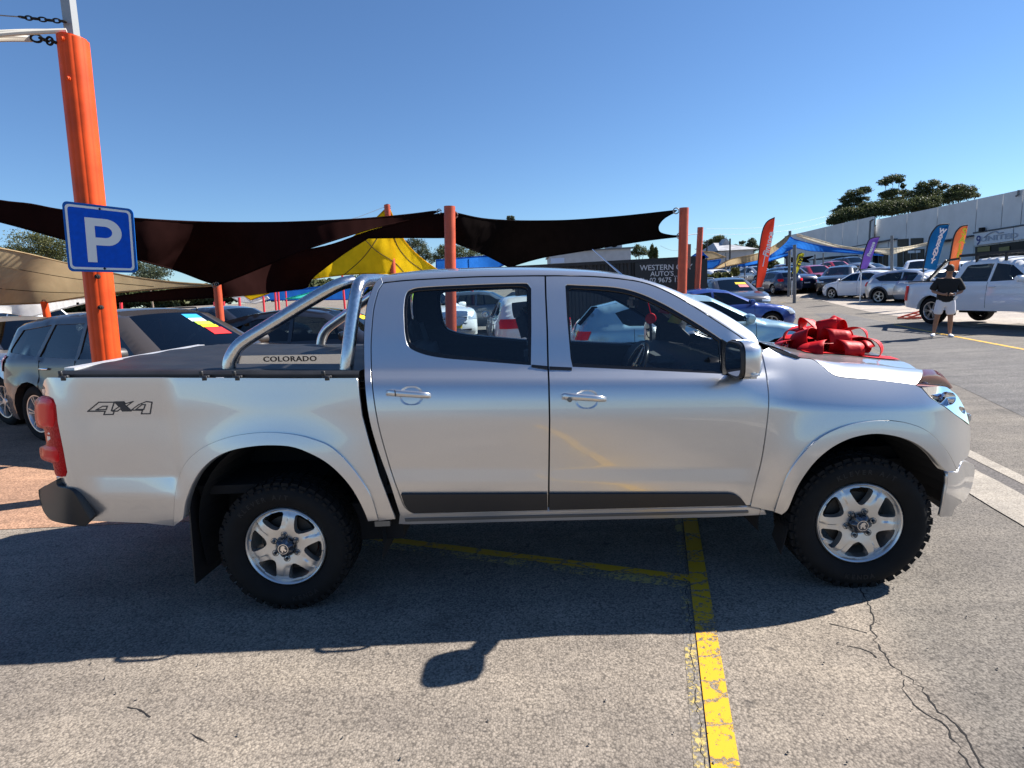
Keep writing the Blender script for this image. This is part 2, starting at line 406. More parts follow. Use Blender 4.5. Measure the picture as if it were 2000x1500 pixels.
def linepaint(name, col, amount=.5):
    """worn road paint: yellow film cracked through to the asphalt"""
    m, nt, b, o = newmat(name); N, L = nt.nodes, nt.links; b.inputs["Roughness"].default_value = .75
    tc = N.new("ShaderNodeTexCoord")
    n = N.new("ShaderNodeTexNoise"); n.inputs["Scale"].default_value = 38; n.inputs["Detail"].default_value = 6; n.inputs["Roughness"].default_value = .75; L.new(tc.outputs["Object"], n.inputs["Vector"])
    n0 = N.new("ShaderNodeTexNoise"); n0.inputs["Scale"].default_value = 3.5; L.new(tc.outputs["Object"], n0.inputs["Vector"])
    mp = N.new("ShaderNodeMapping"); mp.inputs["Scale"].default_value = (3.2, 6.5, 3.2); L.new(tc.outputs["Object"], mp.inputs[0])
    wob = N.new("ShaderNodeMix"); wob.data_type = 'RGBA'; wob.blend_type = 'ADD'; wob.inputs[0].default_value = .4; L.new(mp.outputs[0], wob.inputs[6]); L.new(n.outputs["Color"], wob.inputs[7])
    v = N.new("ShaderNodeTexVoronoi"); v.feature = 'DISTANCE_TO_EDGE'; v.inputs['Randomness'].default_value = 1; v.inputs["Scale"].default_value = 1.0; L.new(wob.outputs[2], v.inputs["Vector"])
    mr = N.new("ShaderNodeMapRange"); mr.inputs[1].default_value = .01; mr.inputs[2].default_value = .05; L.new(v.outputs["Distance"], mr.inputs[0])
    ad = N.new("ShaderNodeMath"); ad.operation = 'MULTIPLY_ADD'; ad.inputs[1].default_value = .55; L.new(n0.outputs["Fac"], ad.inputs[0]); L.new(n.outputs["Fac"], ad.inputs[2])
    mr2 = N.new("ShaderNodeMapRange"); mr2.inputs[1].default_value = amount + .18; mr2.inputs[2].default_value = amount + .25; mr2.inputs[3].default_value = 0; mr2.inputs[4].default_value = 1; L.new(ad.outputs[0], mr2.inputs[0])
    mu = N.new("ShaderNodeMath"); mu.operation = 'MULTIPLY'; L.new(mr.outputs[0], mu.inputs[0]); L.new(mr2.outputs[0], mu.inputs[1])
    st = N.new("ShaderNodeTexVoronoi"); st.inputs["Scale"].default_value = 75; L.new(tc.outputs["Object"], st.inputs["Vector"])
    rmp = N.new("ShaderNodeMapRange"); rmp.inputs[3].default_value = .15; rmp.inputs[4].default_value = .9; L.new(st.outputs["Distance"], rmp.inputs[0]); rmp.inputs[1].default_value = .7; rmp.inputs[2].default_value = .1
    mx = N.new("ShaderNodeMix"); mx.data_type = 'RGBA'; L.new(mu.outputs[0], mx.inputs[0]); mx.inputs[7].default_value = (*col, 1)
    und = N.new("ShaderNodeMix"); und.data_type = 'RGBA'; und.inputs[6].default_value = (.075, .066, .058, 1); und.inputs[7].default_value = (.32, .285, .245, 1); L.new(rmp.outputs[0], und.inputs[0]); L.new(und.outputs[2], mx.inputs[6])
    L.new(mx.outputs[2], b.inputs["Base Color"])
    bp = N.new("ShaderNodeBump"); bp.inputs["Strength"].default_value = .5; bp.inputs["Distance"].default_value = .004; L.new(mu.outputs[0], bp.inputs["Height"]); L.new(bp.outputs[0], b.inputs["Normal"])
    return m
M_line = linepaint("yellow_line_paint", (.66, .36, .006), .45)
M_lineworn = linepaint("worn_yellow_line_paint", (.50, .38, .12), .60)
la, lb = np.array([2.473, 1.044]), np.array([1.979, -1.144]); ld = (lb - la) / np.hypot(*(lb - la)); ln = np.array([-ld[1], ld[0]])
strip("yellow_line", [la - ld * 5, lb + ld * 2.5], .098, M_line, .005)
strip("worn_yellow_line", [la - ld * 5 - ln * .082, lb + ld * 2.5 - ln * .082], .05, M_lineworn, .0012)
strip("yellow_line", [(-2.2, 1.85), (2.25, .181)], .075, M_line, .0035); strip("worn_yellow_line", [(-2.2, 1.80), (2.18, .16)], .16, M_lineworn, .002)
strip("yellow_line", [(13.2, 16.0), (11.2, 8.2)], .11, M_line, .006); strip("yellow_line", [(12.2, 12.0), (16.5, 10.9)], .06, M_lineworn, .005)
for a, b in (((1520, 592), (1533, 590)), ((1548, 588), (1566, 586))):
    A, B = UG(*a), UG(*b); strip("worn_yellow_line", [A[:2], B[:2]], .25, M_lineworn, .006)
for pts, w in (([(1680, 1150), (1695, 1180), (1708, 1215), (1700, 1226), (1720, 1265), (1745, 1300), (1790, 1335), (1830, 1385), (1870, 1420), (1905, 1470), (1925, 1505)], .0065),
               ([(1762, 1327), (1775, 1365), (1810, 1395), (1850, 1420), (1880, 1470), (1900, 1505)], .005),
               ([(1620, 1218), (1660, 1228), (1694, 1236)], .006), ([(1655, 1262), (1690, 1270), (1712, 1285)], .006), ([(250, 1381), (275, 1388), (296, 1400)], .007),
               ([(372, 1432), (405, 1452)], .005), ([(1338, 1110), (1340, 1150), (1347, 1230), (1354, 1300), (1364, 1390), (1375, 1500)], .0035)):
    strip("crack", cr([UG(*q)[:2] for q in pts], 3), w, M_crack, .0016, jit=.0055 if len(pts) > 4 else .002)
# darker resurfaced lane behind the bow and its old mats
ground_sheet("road_patch", [(1590, 612), (1640, 612), (1790, 640), (1960, 676), (2060, 690), (2060, 840), (1990, 810), (1880, 758), (1740, 700), (1640, 640)], M_greyroad, .0025)

# loose grit lying on the near asphalt
mb = MB()
for k in range(420):
    x, y = rng.uniform(-1.6, 4.2), rng.uniform(-1.9, .1) if k % 3 else rng.uniform(-1.9, 3.0); r_ = rng.choice((.002, .003, .003, .004, .006)); a = rng.uniform(0, 6)
    P = [(x + r_ * math.cos(a + q) * rng.uniform(.7, 1.4), y + r_ * math.sin(a + q) * rng.uniform(.7, 1.4), .006) for q in (0, 1.5, 3.1, 4.7)] + [(x, y, .006 + r_ * rng.uniform(.7, 1.2))]
    mb.add(P, [(0, 1, 4), (1, 2, 4), (2, 3, 4), (3, 0, 4)])
mb.build("grit", pm("loose_grit", (.17, .15, .13), .9, noise=.7, nscale=3))['kind'] = 'stuff'
# ------------------------------------------------------------------ the silver pickup truck
W = 1.84; YC = W / 2
def pchip(xs, ys):
    xs = np.array(xs, float); ys = np.array(ys, float); h = np.diff(xs); d = np.diff(ys) / h; m = np.zeros_like(xs); m[0] = d[0]; m[-1] = d[-1]
    for i in range(1, len(xs) - 1): m[i] = 0 if d[i - 1] * d[i] <= 0 else 3 * (h[i - 1] + h[i]) / ((2 * h[i] + h[i - 1]) / d[i - 1] + (h[i] + 2 * h[i - 1]) / d[i])
    def f(x):
        x = np.clip(x, xs[0], xs[-1]); i = np.clip(np.searchsorted(xs, x) - 1, 0, len(xs) - 2); t = (x - xs[i]) / h[i]
        return ys[i] * (1 + 2 * t) * (1 - t) ** 2 + h[i] * m[i] * t * (1 - t) ** 2 + ys[i + 1] * t * t * (3 - 2 * t) + h[i] * m[i + 1] * t * t * (t - 1)
    return f
cabprof = pchip([.38, .50, .60, .70, .85, 1.0, 1.10, 1.17, 1.205, 1.262, 1.29, 1.45, 1.60, 1.70, 1.80],
                [.115, .085, .064, .050, .036, .030, .038, .052, .066, .122, .134, .19, .255, .305, .37])
bedprof = pchip([.38, .50, .60, .75, .9, 1.05, 1.18, 1.28, 1.34, 1.40], [.10, .078, .060, .046, .040, .040, .048, .060, .074, .12])
def sst(a, b, x): t = np.clip((x - a) / (b - a), 0, 1); return t * t * (3 - 2 * t)
HUBR, HUBF = (-.012, .365), (3.085, .362)
def S(x, z, bed=None):
    x = np.asarray(x, float); z = np.asarray(z, float); zr = z + .045 * (x - 1.47)
    y = bedprof(zr - .008) if bed else cabprof(zr)
    # swage step low on the doors
    if not bed: y = y - .015 * np.clip((.737 - zr) / .085, 0, 1) * sst(.45, .5, x) * sst(2.62, 2.45, x)
    # belt shoulder fades into the front wing
    f = sst(2.45, 2.75, x); y = y * (1 - f) + f * (bedprof(zr) * .9 + .9 * np.clip(zr - 1.06, 0, 1) ** 1.5)
    for (cx, cz), rr, amp in ((HUBR, .60, .052), (HUBF, .58, .050)):
        if cx < 1 and not bed: continue
        d = np.hypot(x - cx, (z - cz) * (1.0 if cx < 1 else 1.02)); k = np.where(d < .46, .115, .23); f2 = 1.0 if cx < 1 else sst(2.50, 2.80, x)
        y = y - f2 * amp * np.exp(-((d - .46) / k) ** 2) * sst(.25, .55, z)
    # pressed recess behind the rear wheel
    a = sst(-1.13, -.98, x) * sst(-.49, -.60, x); b = np.clip((zr - .578) / .115, 0, 1) * sst(1.32, 1.00, zr)
    y = y + .028 * a * b
    y = y + .16 * np.clip((x - 3.36) / .40, 0, 2) ** 2.4 + .05 * np.clip((-1.13 - x) / .12, 0, 3) ** 2
    return y
def SB(x, z): return S(x, z, True)
def onS(px, py, off=0.0, Sf=S):
    px = np.asarray(px, float); py = np.asarray(py, float); y = np.full(px.shape, .08)
    for _ in range(26):
        P = U(px, py, y); y = .55 * y + .45 * (np.clip(Sf(P[..., 0], P[..., 2]), -.2, .75) + off)
    return U(px, py, y)
def Snorm(P, Sf=S):
    e = .012; dx = (Sf(P[:, 0] + e, P[:, 2]) - Sf(P[:, 0] - e, P[:, 2])) / (2 * e); dz = (Sf(P[:, 0], P[:, 2] + e) - Sf(P[:, 0], P[:, 2] - e)) / (2 * e)
    n = np.stack([dx, -np.ones(len(P)), dz], 1); return n / np.linalg.norm(n, axis=1)[:, None]

def mesh_with_normals(name, verts, faces, normals, mat, parent):
    me = bpy.data.meshes.new(name); me.from_pydata([tuple(v) for v in verts], [], faces); me.update()
    for p in me.polygons: p.use_smooth = True
    me.normals_split_custom_set_from_vertices([tuple(n) for n in normals]); me.materials.append(mat)
    return link(bpy.data.objects.new(name, me), parent)
def panel(name, poly, mat, parent, holes=(), off=0.0, step=11.0, thick=.028, gap=0.0, Sf=S, mirror=True, map3=None, label=None, jog=.0035):
    """sheet-metal panel: region traced on the side, laid on the body surface, with a folded edge"""
    vv, tri, loops = fill(shrink(poly, gap), [shrink(h, 0) for h in holes], step)
    P = onS(vv[:, 0], vv[:, 1], off, Sf) if map3 is None else map3(vv)
    n = Snorm(P, Sf); faces = []
    for t in tri:
        a, b, c = (P[i] for i in t); k = np.cross(b - a, c - a); faces.append(t if k @ n[t[0]] > 0 else t[::-1])
    V_ = [p for p in P]; N_ = [q for q in n]
    for li, l in enumerate(loops):
        # rounded hem then a return flange
        L2 = np.array([P[i] for i in l]); k = len(l); t = np.roll(L2, -1, 0) - np.roll(L2, 1, 0); t /= np.linalg.norm(t, axis=1)[:, None] + 1e-9
        nn = np.array([n[i] for i in l]); outw = np.cross(t, nn)
        c = vv[list(l)]; s = np.sign(area(c)); cen = L2.mean(0)
        if li == 0:
            if np.sum(outw * (L2 - cen)) < 0: outw = -outw
        else:
            if np.sum(outw * (L2 - cen)) > 0: outw = -outw
        b0 = len(V_); V_ += [p for p in L2]; N_ += [q for q in (nn * .75 + outw * .66)]
        V_ += [p for p in (L2 - nn * thick)]; N_ += [q for q in outw]
        for i in range(k):
            j = (i + 1) % k; f = (b0 + i, b0 + j, b0 + k + j, b0 + k + i)
            a, b, cc = (V_[q] for q in f[:3]); kk = np.cross(np.array(b) - a, np.array(cc) - a)
            faces.append(f if kk @ outw[i] > 0 else f[::-1])
    N_ = [np.array(q) / (np.linalg.norm(q) + 1e-9) for q in N_]
    o = mesh_with_normals(name, V_, faces, N_, mat, parent)
    if label: o['label'] = label
    m2 = None
    if mirror:
        VM = [(p[0], W - p[1], p[2]) for p in V_]; NM = [(q[0], -q[1], q[2]) for q in N_]
        m2 = mesh_with_normals(name, VM, [f[::-1] for f in faces], NM, mat, parent)
        if label: m2['label'] = label
    return o, m2

truck = thing("pickup_truck", "silver dual cab pickup truck with chrome sports bar parked side on beneath the red bow", "pickup truck")

# ---- traced outlines (pixels of the photograph laid on the body surface)
gutter = cr([(748, 552), (780, 548.5), (814, 546), (900, 541.5), (958, 539.6), (1064, 538.2), (1152, 539.5), (1221, 545.3), (1267, 554.5), (1313, 574), (1359, 600.5), (1405, 630), (1440, 653), (1469, 676), (1486, 689)], 5)
roofline = cr([(737, 552), (744, 541.5), (780, 537), (840, 532), (944, 528), (1022, 527.5), (1100, 529.5), (1204, 537), (1282, 556), (1321, 570), (1382, 596), (1428, 621), (1474, 652.5), (1496, 676)], 6)
reardoor_back = cr([(748, 552.5), (741, 563), (737, 573), (729, 607), (724.5, 664), (724.5, 706), (727, 757), (738, 828), (756.5, 897), (770, 940), (781, 969), (789, 988), (800, 998), (809, 1003)], 4)
bpost = [(1065, 538.5), (1066, 577.6), (1068.8, 640), (1070.5, 715), (1072, 744), (1073.5, 820), (1072.5, 900), (1071.5, 997.5)]
frontdoor_front = cr([(1486, 689), (1490.5, 699), (1498, 738.5), (1502, 779), (1499.5, 820), (1489, 893), (1475, 950), (1465.5, 988)], 5)
gi = [p for p in gutter if p[0] < 1064]; gj = [p for p in gutter if p[0] > 1066]
reardoor = reardoor_back[::-1] + gi[1:] + bpost
frontdoor = [bpost[0]] + gj[:-1] + frontdoor_front + bpost[1:][::-1]
rw_out = cr([(1033, 553), (1020, 550.8), (938, 553), (834, 558), (803, 563), (791, 574), (787, 600), (787.5, 630), (789, 652), (794, 673), (806, 685), (835, 695.5), (876, 702), (938, 707), (1000, 712)], 5) + [(1038.5, 715), (1039.5, 640), (1039, 562)]
rw_in = cr([(1028, 562), (1010, 559), (938, 561), (834, 566), (806, 570), (798, 578), (794, 604), (794.5, 630), (796, 650), (801, 667), (811, 676.5), (838, 686), (880, 693), (940, 699), (1000, 704.5)], 5) + [(1031.5, 707.5), (1031.5, 640), (1031, 566)]
fw_out = [(1102.5, 556)] + cr([(1108, 553.5), (1129, 554.5), (1198, 558.5), (1244, 568.5), (1290, 588), (1336, 613.5), (1382, 642), (1416, 665), (1456, 692), (1474, 706), (1481, 722), (1476, 738)], 5) + cr([(1460, 736.5), (1414, 732), (1300, 726.5), (1180, 721), (1117, 718)], 4) + [(1113, 700), (1106, 620)]
fw_in = [(1111, 566)] + cr([(1118, 562.5), (1135, 563.5), (1196, 568), (1240, 577.5), (1286, 597), (1332, 622), (1376, 648), (1404, 666.5)], 5) + [(1409, 724)] + cr([(1400, 723.6), (1300, 718.5), (1200, 713.5), (1120, 709)], 4) + [(1116, 690), (1113, 630)]

def ring(name, outer, inner, mat, parent, off, thick, mirror=True, Sf=S):
    return panel(name, outer, mat, parent, holes=[inner], off=off, step=9, thick=thick, mirror=mirror, Sf=Sf)
def door(name, poly, wo, wi, handle, label=None):
    d, dm = panel(name, poly, M_silver, truck, holes=[shrink(wo, 1.5)], gap=1.7)
    # the black weather strip and the panes
    for par, (a, b) in ((d, (0, 1)), (dm, (1, 0))):
        pass
    fr = panel("window_frame", wo, M_blackgloss, d, holes=[wi], off=.008, step=8, thick=.02, mirror=False)[0]
    fm = panel("window_frame", wo, M_blackgloss, None, holes=[wi], off=.008, step=8, thick=.02, mirror=True)[1]
    gl = panel("window_glass", shrink(wi, -1.5), M_glass, d, off=.018, step=22, thick=.004, mirror=False)[0]
    a, gm = panel("window_glass", shrink(wi, -1.5), M_glass, None, off=.018, step=22, thick=.004, mirror=True)
    for o in [o for o in COL.objects if o.parent is None and o.name.split('.')[0] in ("window_frame", "window_glass") and o not in (fm, gm)]: bpy.data.objects.remove(o)
    fm.parent = dm; gm.parent = dm
    return d, dm
rd, rdm = door("rear_door", reardoor, rw_out, rw_in, None)
fd, fdm = door("front_door", frontdoor, fw_out, fw_in, None)
# black waist seal that runs on across the pillar between the windows
panel("waist_seal", [(1038, 712), (1066, 714.5), (1069.5, 715), (1069.5, 721.5), (1038, 717)], M_blackgloss, rd, off=-.006, step=8, thick=.012, mirror=False)
panel("waist_seal", [(1073, 715.5), (1117, 717.5), (1117, 723), (1073, 721.5)], M_blackgloss, fd, off=-.006, step=8, thick=.012, mirror=False)
# black side mouldings
panel("side_moulding", [(783, 966)] + [(1069, 965), (1069.5, 996.5)] + cr([(809, 1003), (798, 998), (789, 984)], 3), M_black, rd, off=-.016, step=9, mirror=False, thick=.03)
panel("side_moulding", [(1073, 965), (1424, 965)] + cr([(1436, 967), (1449, 975.5), (1458, 987)], 3) + [(1073, 996.5)], M_black, fd, off=-.016, step=9, mirror=False, thick=.03)

def handle(bar, par, key=None):
    cx, cy, w, h = bar
    def oval(sx, sy, n=28): return [(cx + sx * math.copysign(abs(math.cos(a)) ** .7, math.cos(a)), cy + sy * math.copysign(abs(math.sin(a)) ** .8, math.sin(a))) for a in [2 * math.pi * i / n for i in range(n)]]
    # finger scoop: a shallow dish set in a raised lip
    vv, tri, loops = fill(oval(22.5, 18.5), step=3); P = onS(vv[:, 0], vv[:, 1]); n = Snorm(P)
    r = np.hypot((vv[:, 0] - cx) / 22.5, (vv[:, 1] - cy) / 18.5); P = P + n * (-.014 * np.clip(1 - r ** 2.2, 0, 1) + .0035)[:, None]
    m = MB().add(P, tri).build("handle_scoop", M_silver, par, smooth=True, angle=80)
    bm = bmesh.new(); bm.from_mesh(m.data); bmesh.ops.recalc_face_normals(bm, faces=bm.faces); bm.to_mesh(m.data); bm.free()
    A = onS(cx - 42 - 4, cy - 4); pts = []
    x0, x1 = cx - 49, cx + 38
    ctr = [onS(x0 + (x1 - x0) * t, cy - 6.5 + 6 * t + (1.5 if t < .05 else 0), -.032 + (.026 * abs(2 * t - 1) ** 5)) for t in np.linspace(0, 1, 14)]
    mb = MB(); rows = []
    for i, p in enumerate(ctr):
        t = i / 13; hh = .0185 * (1 - .12 * t) * (1 if .02 < t < .98 else .75); rows.append([(p[0], p[1] + .012 * (1 - math.cos(a)), p[2] + hh * math.sin(a)) if 0 else (p[0], p[1] - .010 * math.cos(a) , p[2] + hh * math.sin(a)) for a in np.linspace(0, 2 * math.pi, 15)])
    mb.grid(rows); n0 = 15; mb.f += [tuple(range(n0 - 1)), tuple(range(13 * n0, 14 * n0 - 1))]
    h = mb.build("door_handle", M_silver, par, smooth=True, angle=60, fixn=True)
    if key:
        p = onS(key[0], key[1], -.043); MB().lathe([(.0001, -.003), (.012, -.002), (.013, .004), (.013, .012)], 20, 'Y', p).build("door_lock", M_alloydark, par, smooth=True)
    else:
        p = onS(x0 + 17, cy - 5, -.0432); MB().box(p, (.0025, .004, .034)).build("handle_seam", M_dark, par)
handle((803.5, 773, 0, 0), rd); handle((1146, 780, 0, 0), fd, (1113, 781))

# ---- cab shell: rear corner strip, roof with pillars
cab_back = cr([(744, 541.5), (736, 548), (729, 559), (719, 585), (714, 609), (710.5, 653), (711, 718), (714, 770), (722, 824), (738, 880), (757, 932), (770, 972), (781, 1006)], 4)
panel("cab_corner", cab_back + [(790, 1010), (805, 1004)] + reardoor_back[::-1] + [(748, 552), (746, 545)], M_silver, truck, gap=1.0, step=8)
# gutter and outer roof edge as 3-d curves
def curve3(pts, off, n): q = resample(pts, .5, closed=False); idx = np.linspace(0, len(q) - 1, n).astype(int); q = q[idx]; return onS(q[:, 0], q[:, 1], off)
NST = 60
G = curve3([(739, 556)] + gutter, .004, NST)
q = resample(roofline, .5, closed=False); q = q[np.linspace(0, len(q) - 1, NST).astype(int)]
O = U(q[:, 0], q[:, 1], G[:, 1] + .095)
G = G + np.array([0, 0, .0025])
# match stations by x
def by_x(C, xs): o = np.argsort(C[:, 0]); return np.stack([np.interp(xs, C[o, 0], C[o, k]) for k in range(3)], 1)
xs = np.linspace(max(G[:, 0].min(), O[:, 0].min()) + .003, min(G[:, 0].max(), O[:, 0].max()) - .003, NST)
Gx, Ox = by_x(G, xs), by_x(O, xs)
xr = float(U(1268, 552, .4)[0])           # top of the windscreen
roof = MB(); rows = []; apl = []
for g, o in zip(Gx, Ox):
    m1 = g * .55 + o * .45 + np.array([0, -.012, .011]); m0 = g * .85 + o * .15 + np.array([0, -.008, .004]); m2 = g * .22 + o * .78 + np.array([0, -.006, .010])
    left = [g, m0, m1, m2, o]; rows.append(left)
ir = int(np.searchsorted(xs, xr))
full = []
for i in range(ir + 1):
    o = rows[i][4]; mid = [np.array([o[0], y, o[2] + .035 * (1 - ((YC - y) / (YC - o[1])) ** 2) - .012 * 0]) for y in np.linspace(o[1], W - o[1], 15)[1:-1]]
    full.append(rows[i] + mid + [np.array([p[0], W - p[1], p[2]]) for p in rows[i][::-1]])
roof.grid(full); rf = roof.build("roof", M_silver, truck, smooth=True, angle=60, fixn=True)
for sgn in (0, 1):
    f = (lambda p: p) if not sgn else (lambda p: np.array([p[0], W - p[1], p[2]]))
    MB().grid([[f(p) for p in r] for r in rows[ir:]]).build("windscreen_pillar", M_silver, truck, smooth=True, angle=60, fixn=True)
# windscreen between the pillars, bowed forward
def wsrow(i, bow=.20, sink=.012):
    o = rows[i][4]; return [np.array([o[0] + bow * (1 - ((YC - y) / (YC - o[1])) ** 2), y, o[2] + .004 * (1 - ((YC - y) / (YC - o[1])) ** 2) - sink]) for y in np.linspace(o[1] - .005, W - o[1] + .005, 17)]
wsr = [wsrow(i, .01 + .05 * (i - ir) / (NST - 1 - ir)) for i in range(ir, NST)]
MB().grid(wsr).build("windscreen", M_wglass, truck, smooth=True, fixn=True)
mb = MB(); mb.grid([[p + np.array([.004, 0, .006]) for p in r] for r in wsr[-7:]]); mb.build("windscreen_band", M_blackgloss, truck, smooth=True)
# back wall of the cab with its window
cb = resample(cab_back, .5, closed=False); cb = cb[np.linspace(0, len(cb) - 1, 30).astype(int)]; cb3 = onS(cb[:, 0], cb[:, 1], .006)
rowsb = [[np.array([p[0] - .03 * (1 - ((YC - y) / (YC - p[1])) ** 2), y, p[2] + .03 * (1 - ((YC - y) / (YC - p[1])) ** 2) * (1 if k < 3 else 0)]) for y in np.linspace(p[1], W - p[1], 11)] for k, p in enumerate(cb3)]
kz = [k for k in range(30) if 1.38 < cb3[k][2] < 1.70]
MB().grid(rowsb[:kz[0] + 1]).build("cab_back", M_silver, truck, smooth=True, fixn=True)
MB().grid(rowsb[kz[-1]:]).build("cab_back", M_silver, truck, smooth=True, fixn=True)
MB().grid(rowsb[kz[0]:kz[-1] + 1]).build("rear_window", M_glass, truck, smooth=True, fixn=True)

# ---- cargo bed side, arch flares, sill
bed_front = [(697, 738), (700, 760), (707, 812), (722, 868), (741, 930), (760, 980), (773, 1014)]
flR_o = cr([(339, 1028), (341, 980), (346, 948), (359, 910.7), (383, 884), (418, 864), (463, 850.7), (517, 845), (570, 848.5), (610, 858), (645, 873), (677, 902), (703, 934.7), (725, 972), (738.5, 1016)], 5)
flR_i = cr([(357, 1014), (362, 980), (373, 948), (391, 918.7), (418, 894.7), (450, 880), (490, 872), (530, 869.5), (570, 872.5), (605, 885), (637, 902.7), (663, 925), (685, 950.7), (701, 977), (713, 1002), (719, 1018)], 5)
tl_r = [(84, 773.6), (97, 775), (104, 779), (109, 792), (112.4, 825.6), (123, 877.6), (131, 922), (128, 931)]
bed = [(92, 737)] + [(128, 737.5), (401, 737.5), (570, 738.5)] + bed_front + [(738.5, 1018)] + flR_o[::-1] + [(284, 1022), (177, 1018), (154, 979), (136, 956), (114, 951), (109, 931)] + [(128, 931), (131, 922), (123, 877.6), (112.4, 825.6), (109, 792), (104, 779), (97, 775), (83, 772), (81, 760), (86, 742)]
panel("cargo_bed_side", bed, M_silver, truck, gap=.6, step=10, Sf=SB)
panel("wheel_arch_flare", flR_o + flR_i[::-1], M_silver, truck, off=-.020, step=8, thick=.05, Sf=SB)
panel("sill", [(781, 1006), (802, 1004.5), (1071, 999), (1458, 990.5), (1466, 992), (1492, 997), (1497, 1005), (1400, 1010), (1071, 1017), (800, 1024), (779, 1023)], M_silver, truck, off=.014, step=9, thick=.12)
panel("sill_trim", [(790, 1013), (1071, 1006.5), (1462, 998), (1462, 1002), (1071, 1011.5), (792, 1019)], M_alloydark, truck, off=.008, step=9, thick=.02)

# ---- front wing, flare, bonnet, nose
flF_o = cr([(1513, 1000), (1526, 958), (1544, 919), (1570, 885), (1601, 856.6), (1635, 838.4), (1674, 826.7), (1721, 821.5), (1765, 825.4), (1804, 838.4), (1830, 859), (1853.4, 887.8), (1870, 921)], 5)
flF_i = cr([(1527, 1005), (1539, 993.6), (1551, 964.8), (1563, 940.8), (1585, 909.6), (1609, 885.6), (1637.6, 866.4), (1671, 853), (1712, 847), (1755, 853), (1791, 866.4), (1820, 888), (1839, 909.6), (1850, 921)], 5)
shut = cr([(1562, 698.5), (1585, 700.8), (1598, 708), (1609, 716), (1627, 730.5), (1643, 735.7), (1670, 738.5), (1705, 741), (1760, 747.4), (1788, 751.5)], 5)
crest = cr([(1562, 697.5), (1590, 700.5), (1622, 704.5), (1690, 709.7), (1752, 717.5), (1801, 722)], 6)
wing = [(1487, 689), (1493, 682), (1503, 677.5), (1530, 687), (1562, 698.5)] + shut[1:] + [(1801, 758), (1817, 776), (1846, 794.5), (1882, 821), (1896, 833)] + [(1897, 850), (1895, 880), (1891, 893), (1878, 902), (1870, 921)] + flF_o[::-1][1:] + [(1491, 996), (1466, 990)] + frontdoor_front[::-1]
panel("front_wing", wing, M_silver, truck, gap=1.2, step=10)
panel("wheel_arch_flare", flF_o + flF_i[::-1], M_silver, truck, off=-.020, step=8, thick=.05)
panel("wing_vent_trim", [(1503, 678.5), (1512, 680), (1556, 694), (1563, 699), (1556, 700), (1530, 692)], M_blackgloss, truck, off=-.004, step=7, thick=.01)
# bonnet: lofted from the shut line up over the crest to the centre
t_ = np.linspace(0, 1, 36); sh = resample(shut, .5, closed=False); crs = resample(crest, .5, closed=False)
ia = (t_ * (len(sh) - 1)).astype(int); ib = (t_ * (len(crs) - 1)).astype(int)
Hs = onS(sh[ia, 0], sh[ia, 1], .002); Cs = U(crs[ib, 0], crs[ib, 1], Hs[:, 1] + .03 + .13 * sst(0, .25, t_))
rowsh = []
for i, (h, c) in enumerate(zip(Hs, Cs)):
    t = t_[i]; drop = (h - c); a1 = c + drop * .35 + np.array([0, -.022 * sst(0, .3, t), .012 * sst(0, .3, t)]); a2 = c + drop * .7 + np.array([0, -.020 * sst(0, .3, t), .006 * sst(0, .3, t)])
    z0 = c[2]; inner = []
    for y in np.linspace(c[1], YC, 10)[1:]:
        u = (y - c[1]) / (YC - c[1]); inner.append(np.array([c[0] + (.10 * t + .05 * (1 - t) - .02) * (1 - (1 - u) ** 2) , y, z0 + .030 * (1 - (1 - u) ** 1.6) - .010 * math.exp(-((u - .12) / .06) ** 2)]))
    near = [h, a2, a1, c] + inner; rowsh.append(near + [np.array([p[0], W - p[1], p[2]]) for p in near[-2::-1]])
MB().grid(rowsh).build("bonnet", M_silver, truck, smooth=True, angle=50, fixn=True)
# scuttle between screen and bonnet
cw = [[p * np.array([1, 1, 1]) + np.array([-.02, 0, -.02]) for p in wsr[-1]], [np.array([rowsh[0][3][0] + .03, y, rowsh[0][3][2] - .015]) for y in np.linspace(.16, W - .16, 17)]]
MB().grid(cw).build("scuttle_panel", M_black, truck)

M_guard = pm("smoked_red_guard", (.10, .022, .018), .12, spec=.6)
# bonnet protector over the leading edge
top = cr([(1801, 721.5), (1813, 721.5), (1826, 723), (1841, 732), (1852, 746), (1858, 758)], 5); bot = cr([(1788, 752.5), (1800, 753), (1813, 754), (1826, 754.5), (1838, 756), (1848, 762)], 5)
tp = resample(top, 1, closed=False); bt = resample(bot, 1, closed=False); k = 22
tp = tp[np.linspace(0, len(tp) - 1, k).astype(int)]; bt = bt[np.linspace(0, len(bt) - 1, k).astype(int)]; yy = .15 + .30 * np.linspace(0, 1, k) ** 1.2
TP = U(tp[:, 0], tp[:, 1], yy + .10); BT = U(bt[:, 0], bt[:, 1], yy + .0)
rg = [[BT[i] * (1 - s) + TP[i] * s + np.array([.0, -.03 * math.sin(math.pi * s), .012 * math.sin(math.pi * s)]) for s in np.linspace(0, 1, 7)] for i in range(k)]
mid = [[np.array([rg[-1][j][0] + .06 * math.sin(math.pi / 2 * u), rg[-1][j][1] * (1 - u) + YC * u, rg[-1][j][2]]) for j in range(7)] for u in np.linspace(0, 1, 8)[1:]]
allr = rg + mid; allr = allr + [[np.array([p[0], W - p[1], p[2]]) for p in r] for r in allr[-2::-1]]
MB().grid(allr).build("bonnet_protector", M_guard, truck, smooth=True, fixn=True)
MB().tube([tuple(BT[i] + np.array([0, -.004, 0])) for i in range(k)], .006, 8).build("protector_edge", pm("red_brown_guard_edge", (.42, .07, .035), .3, coat=1), truck, smooth=True)
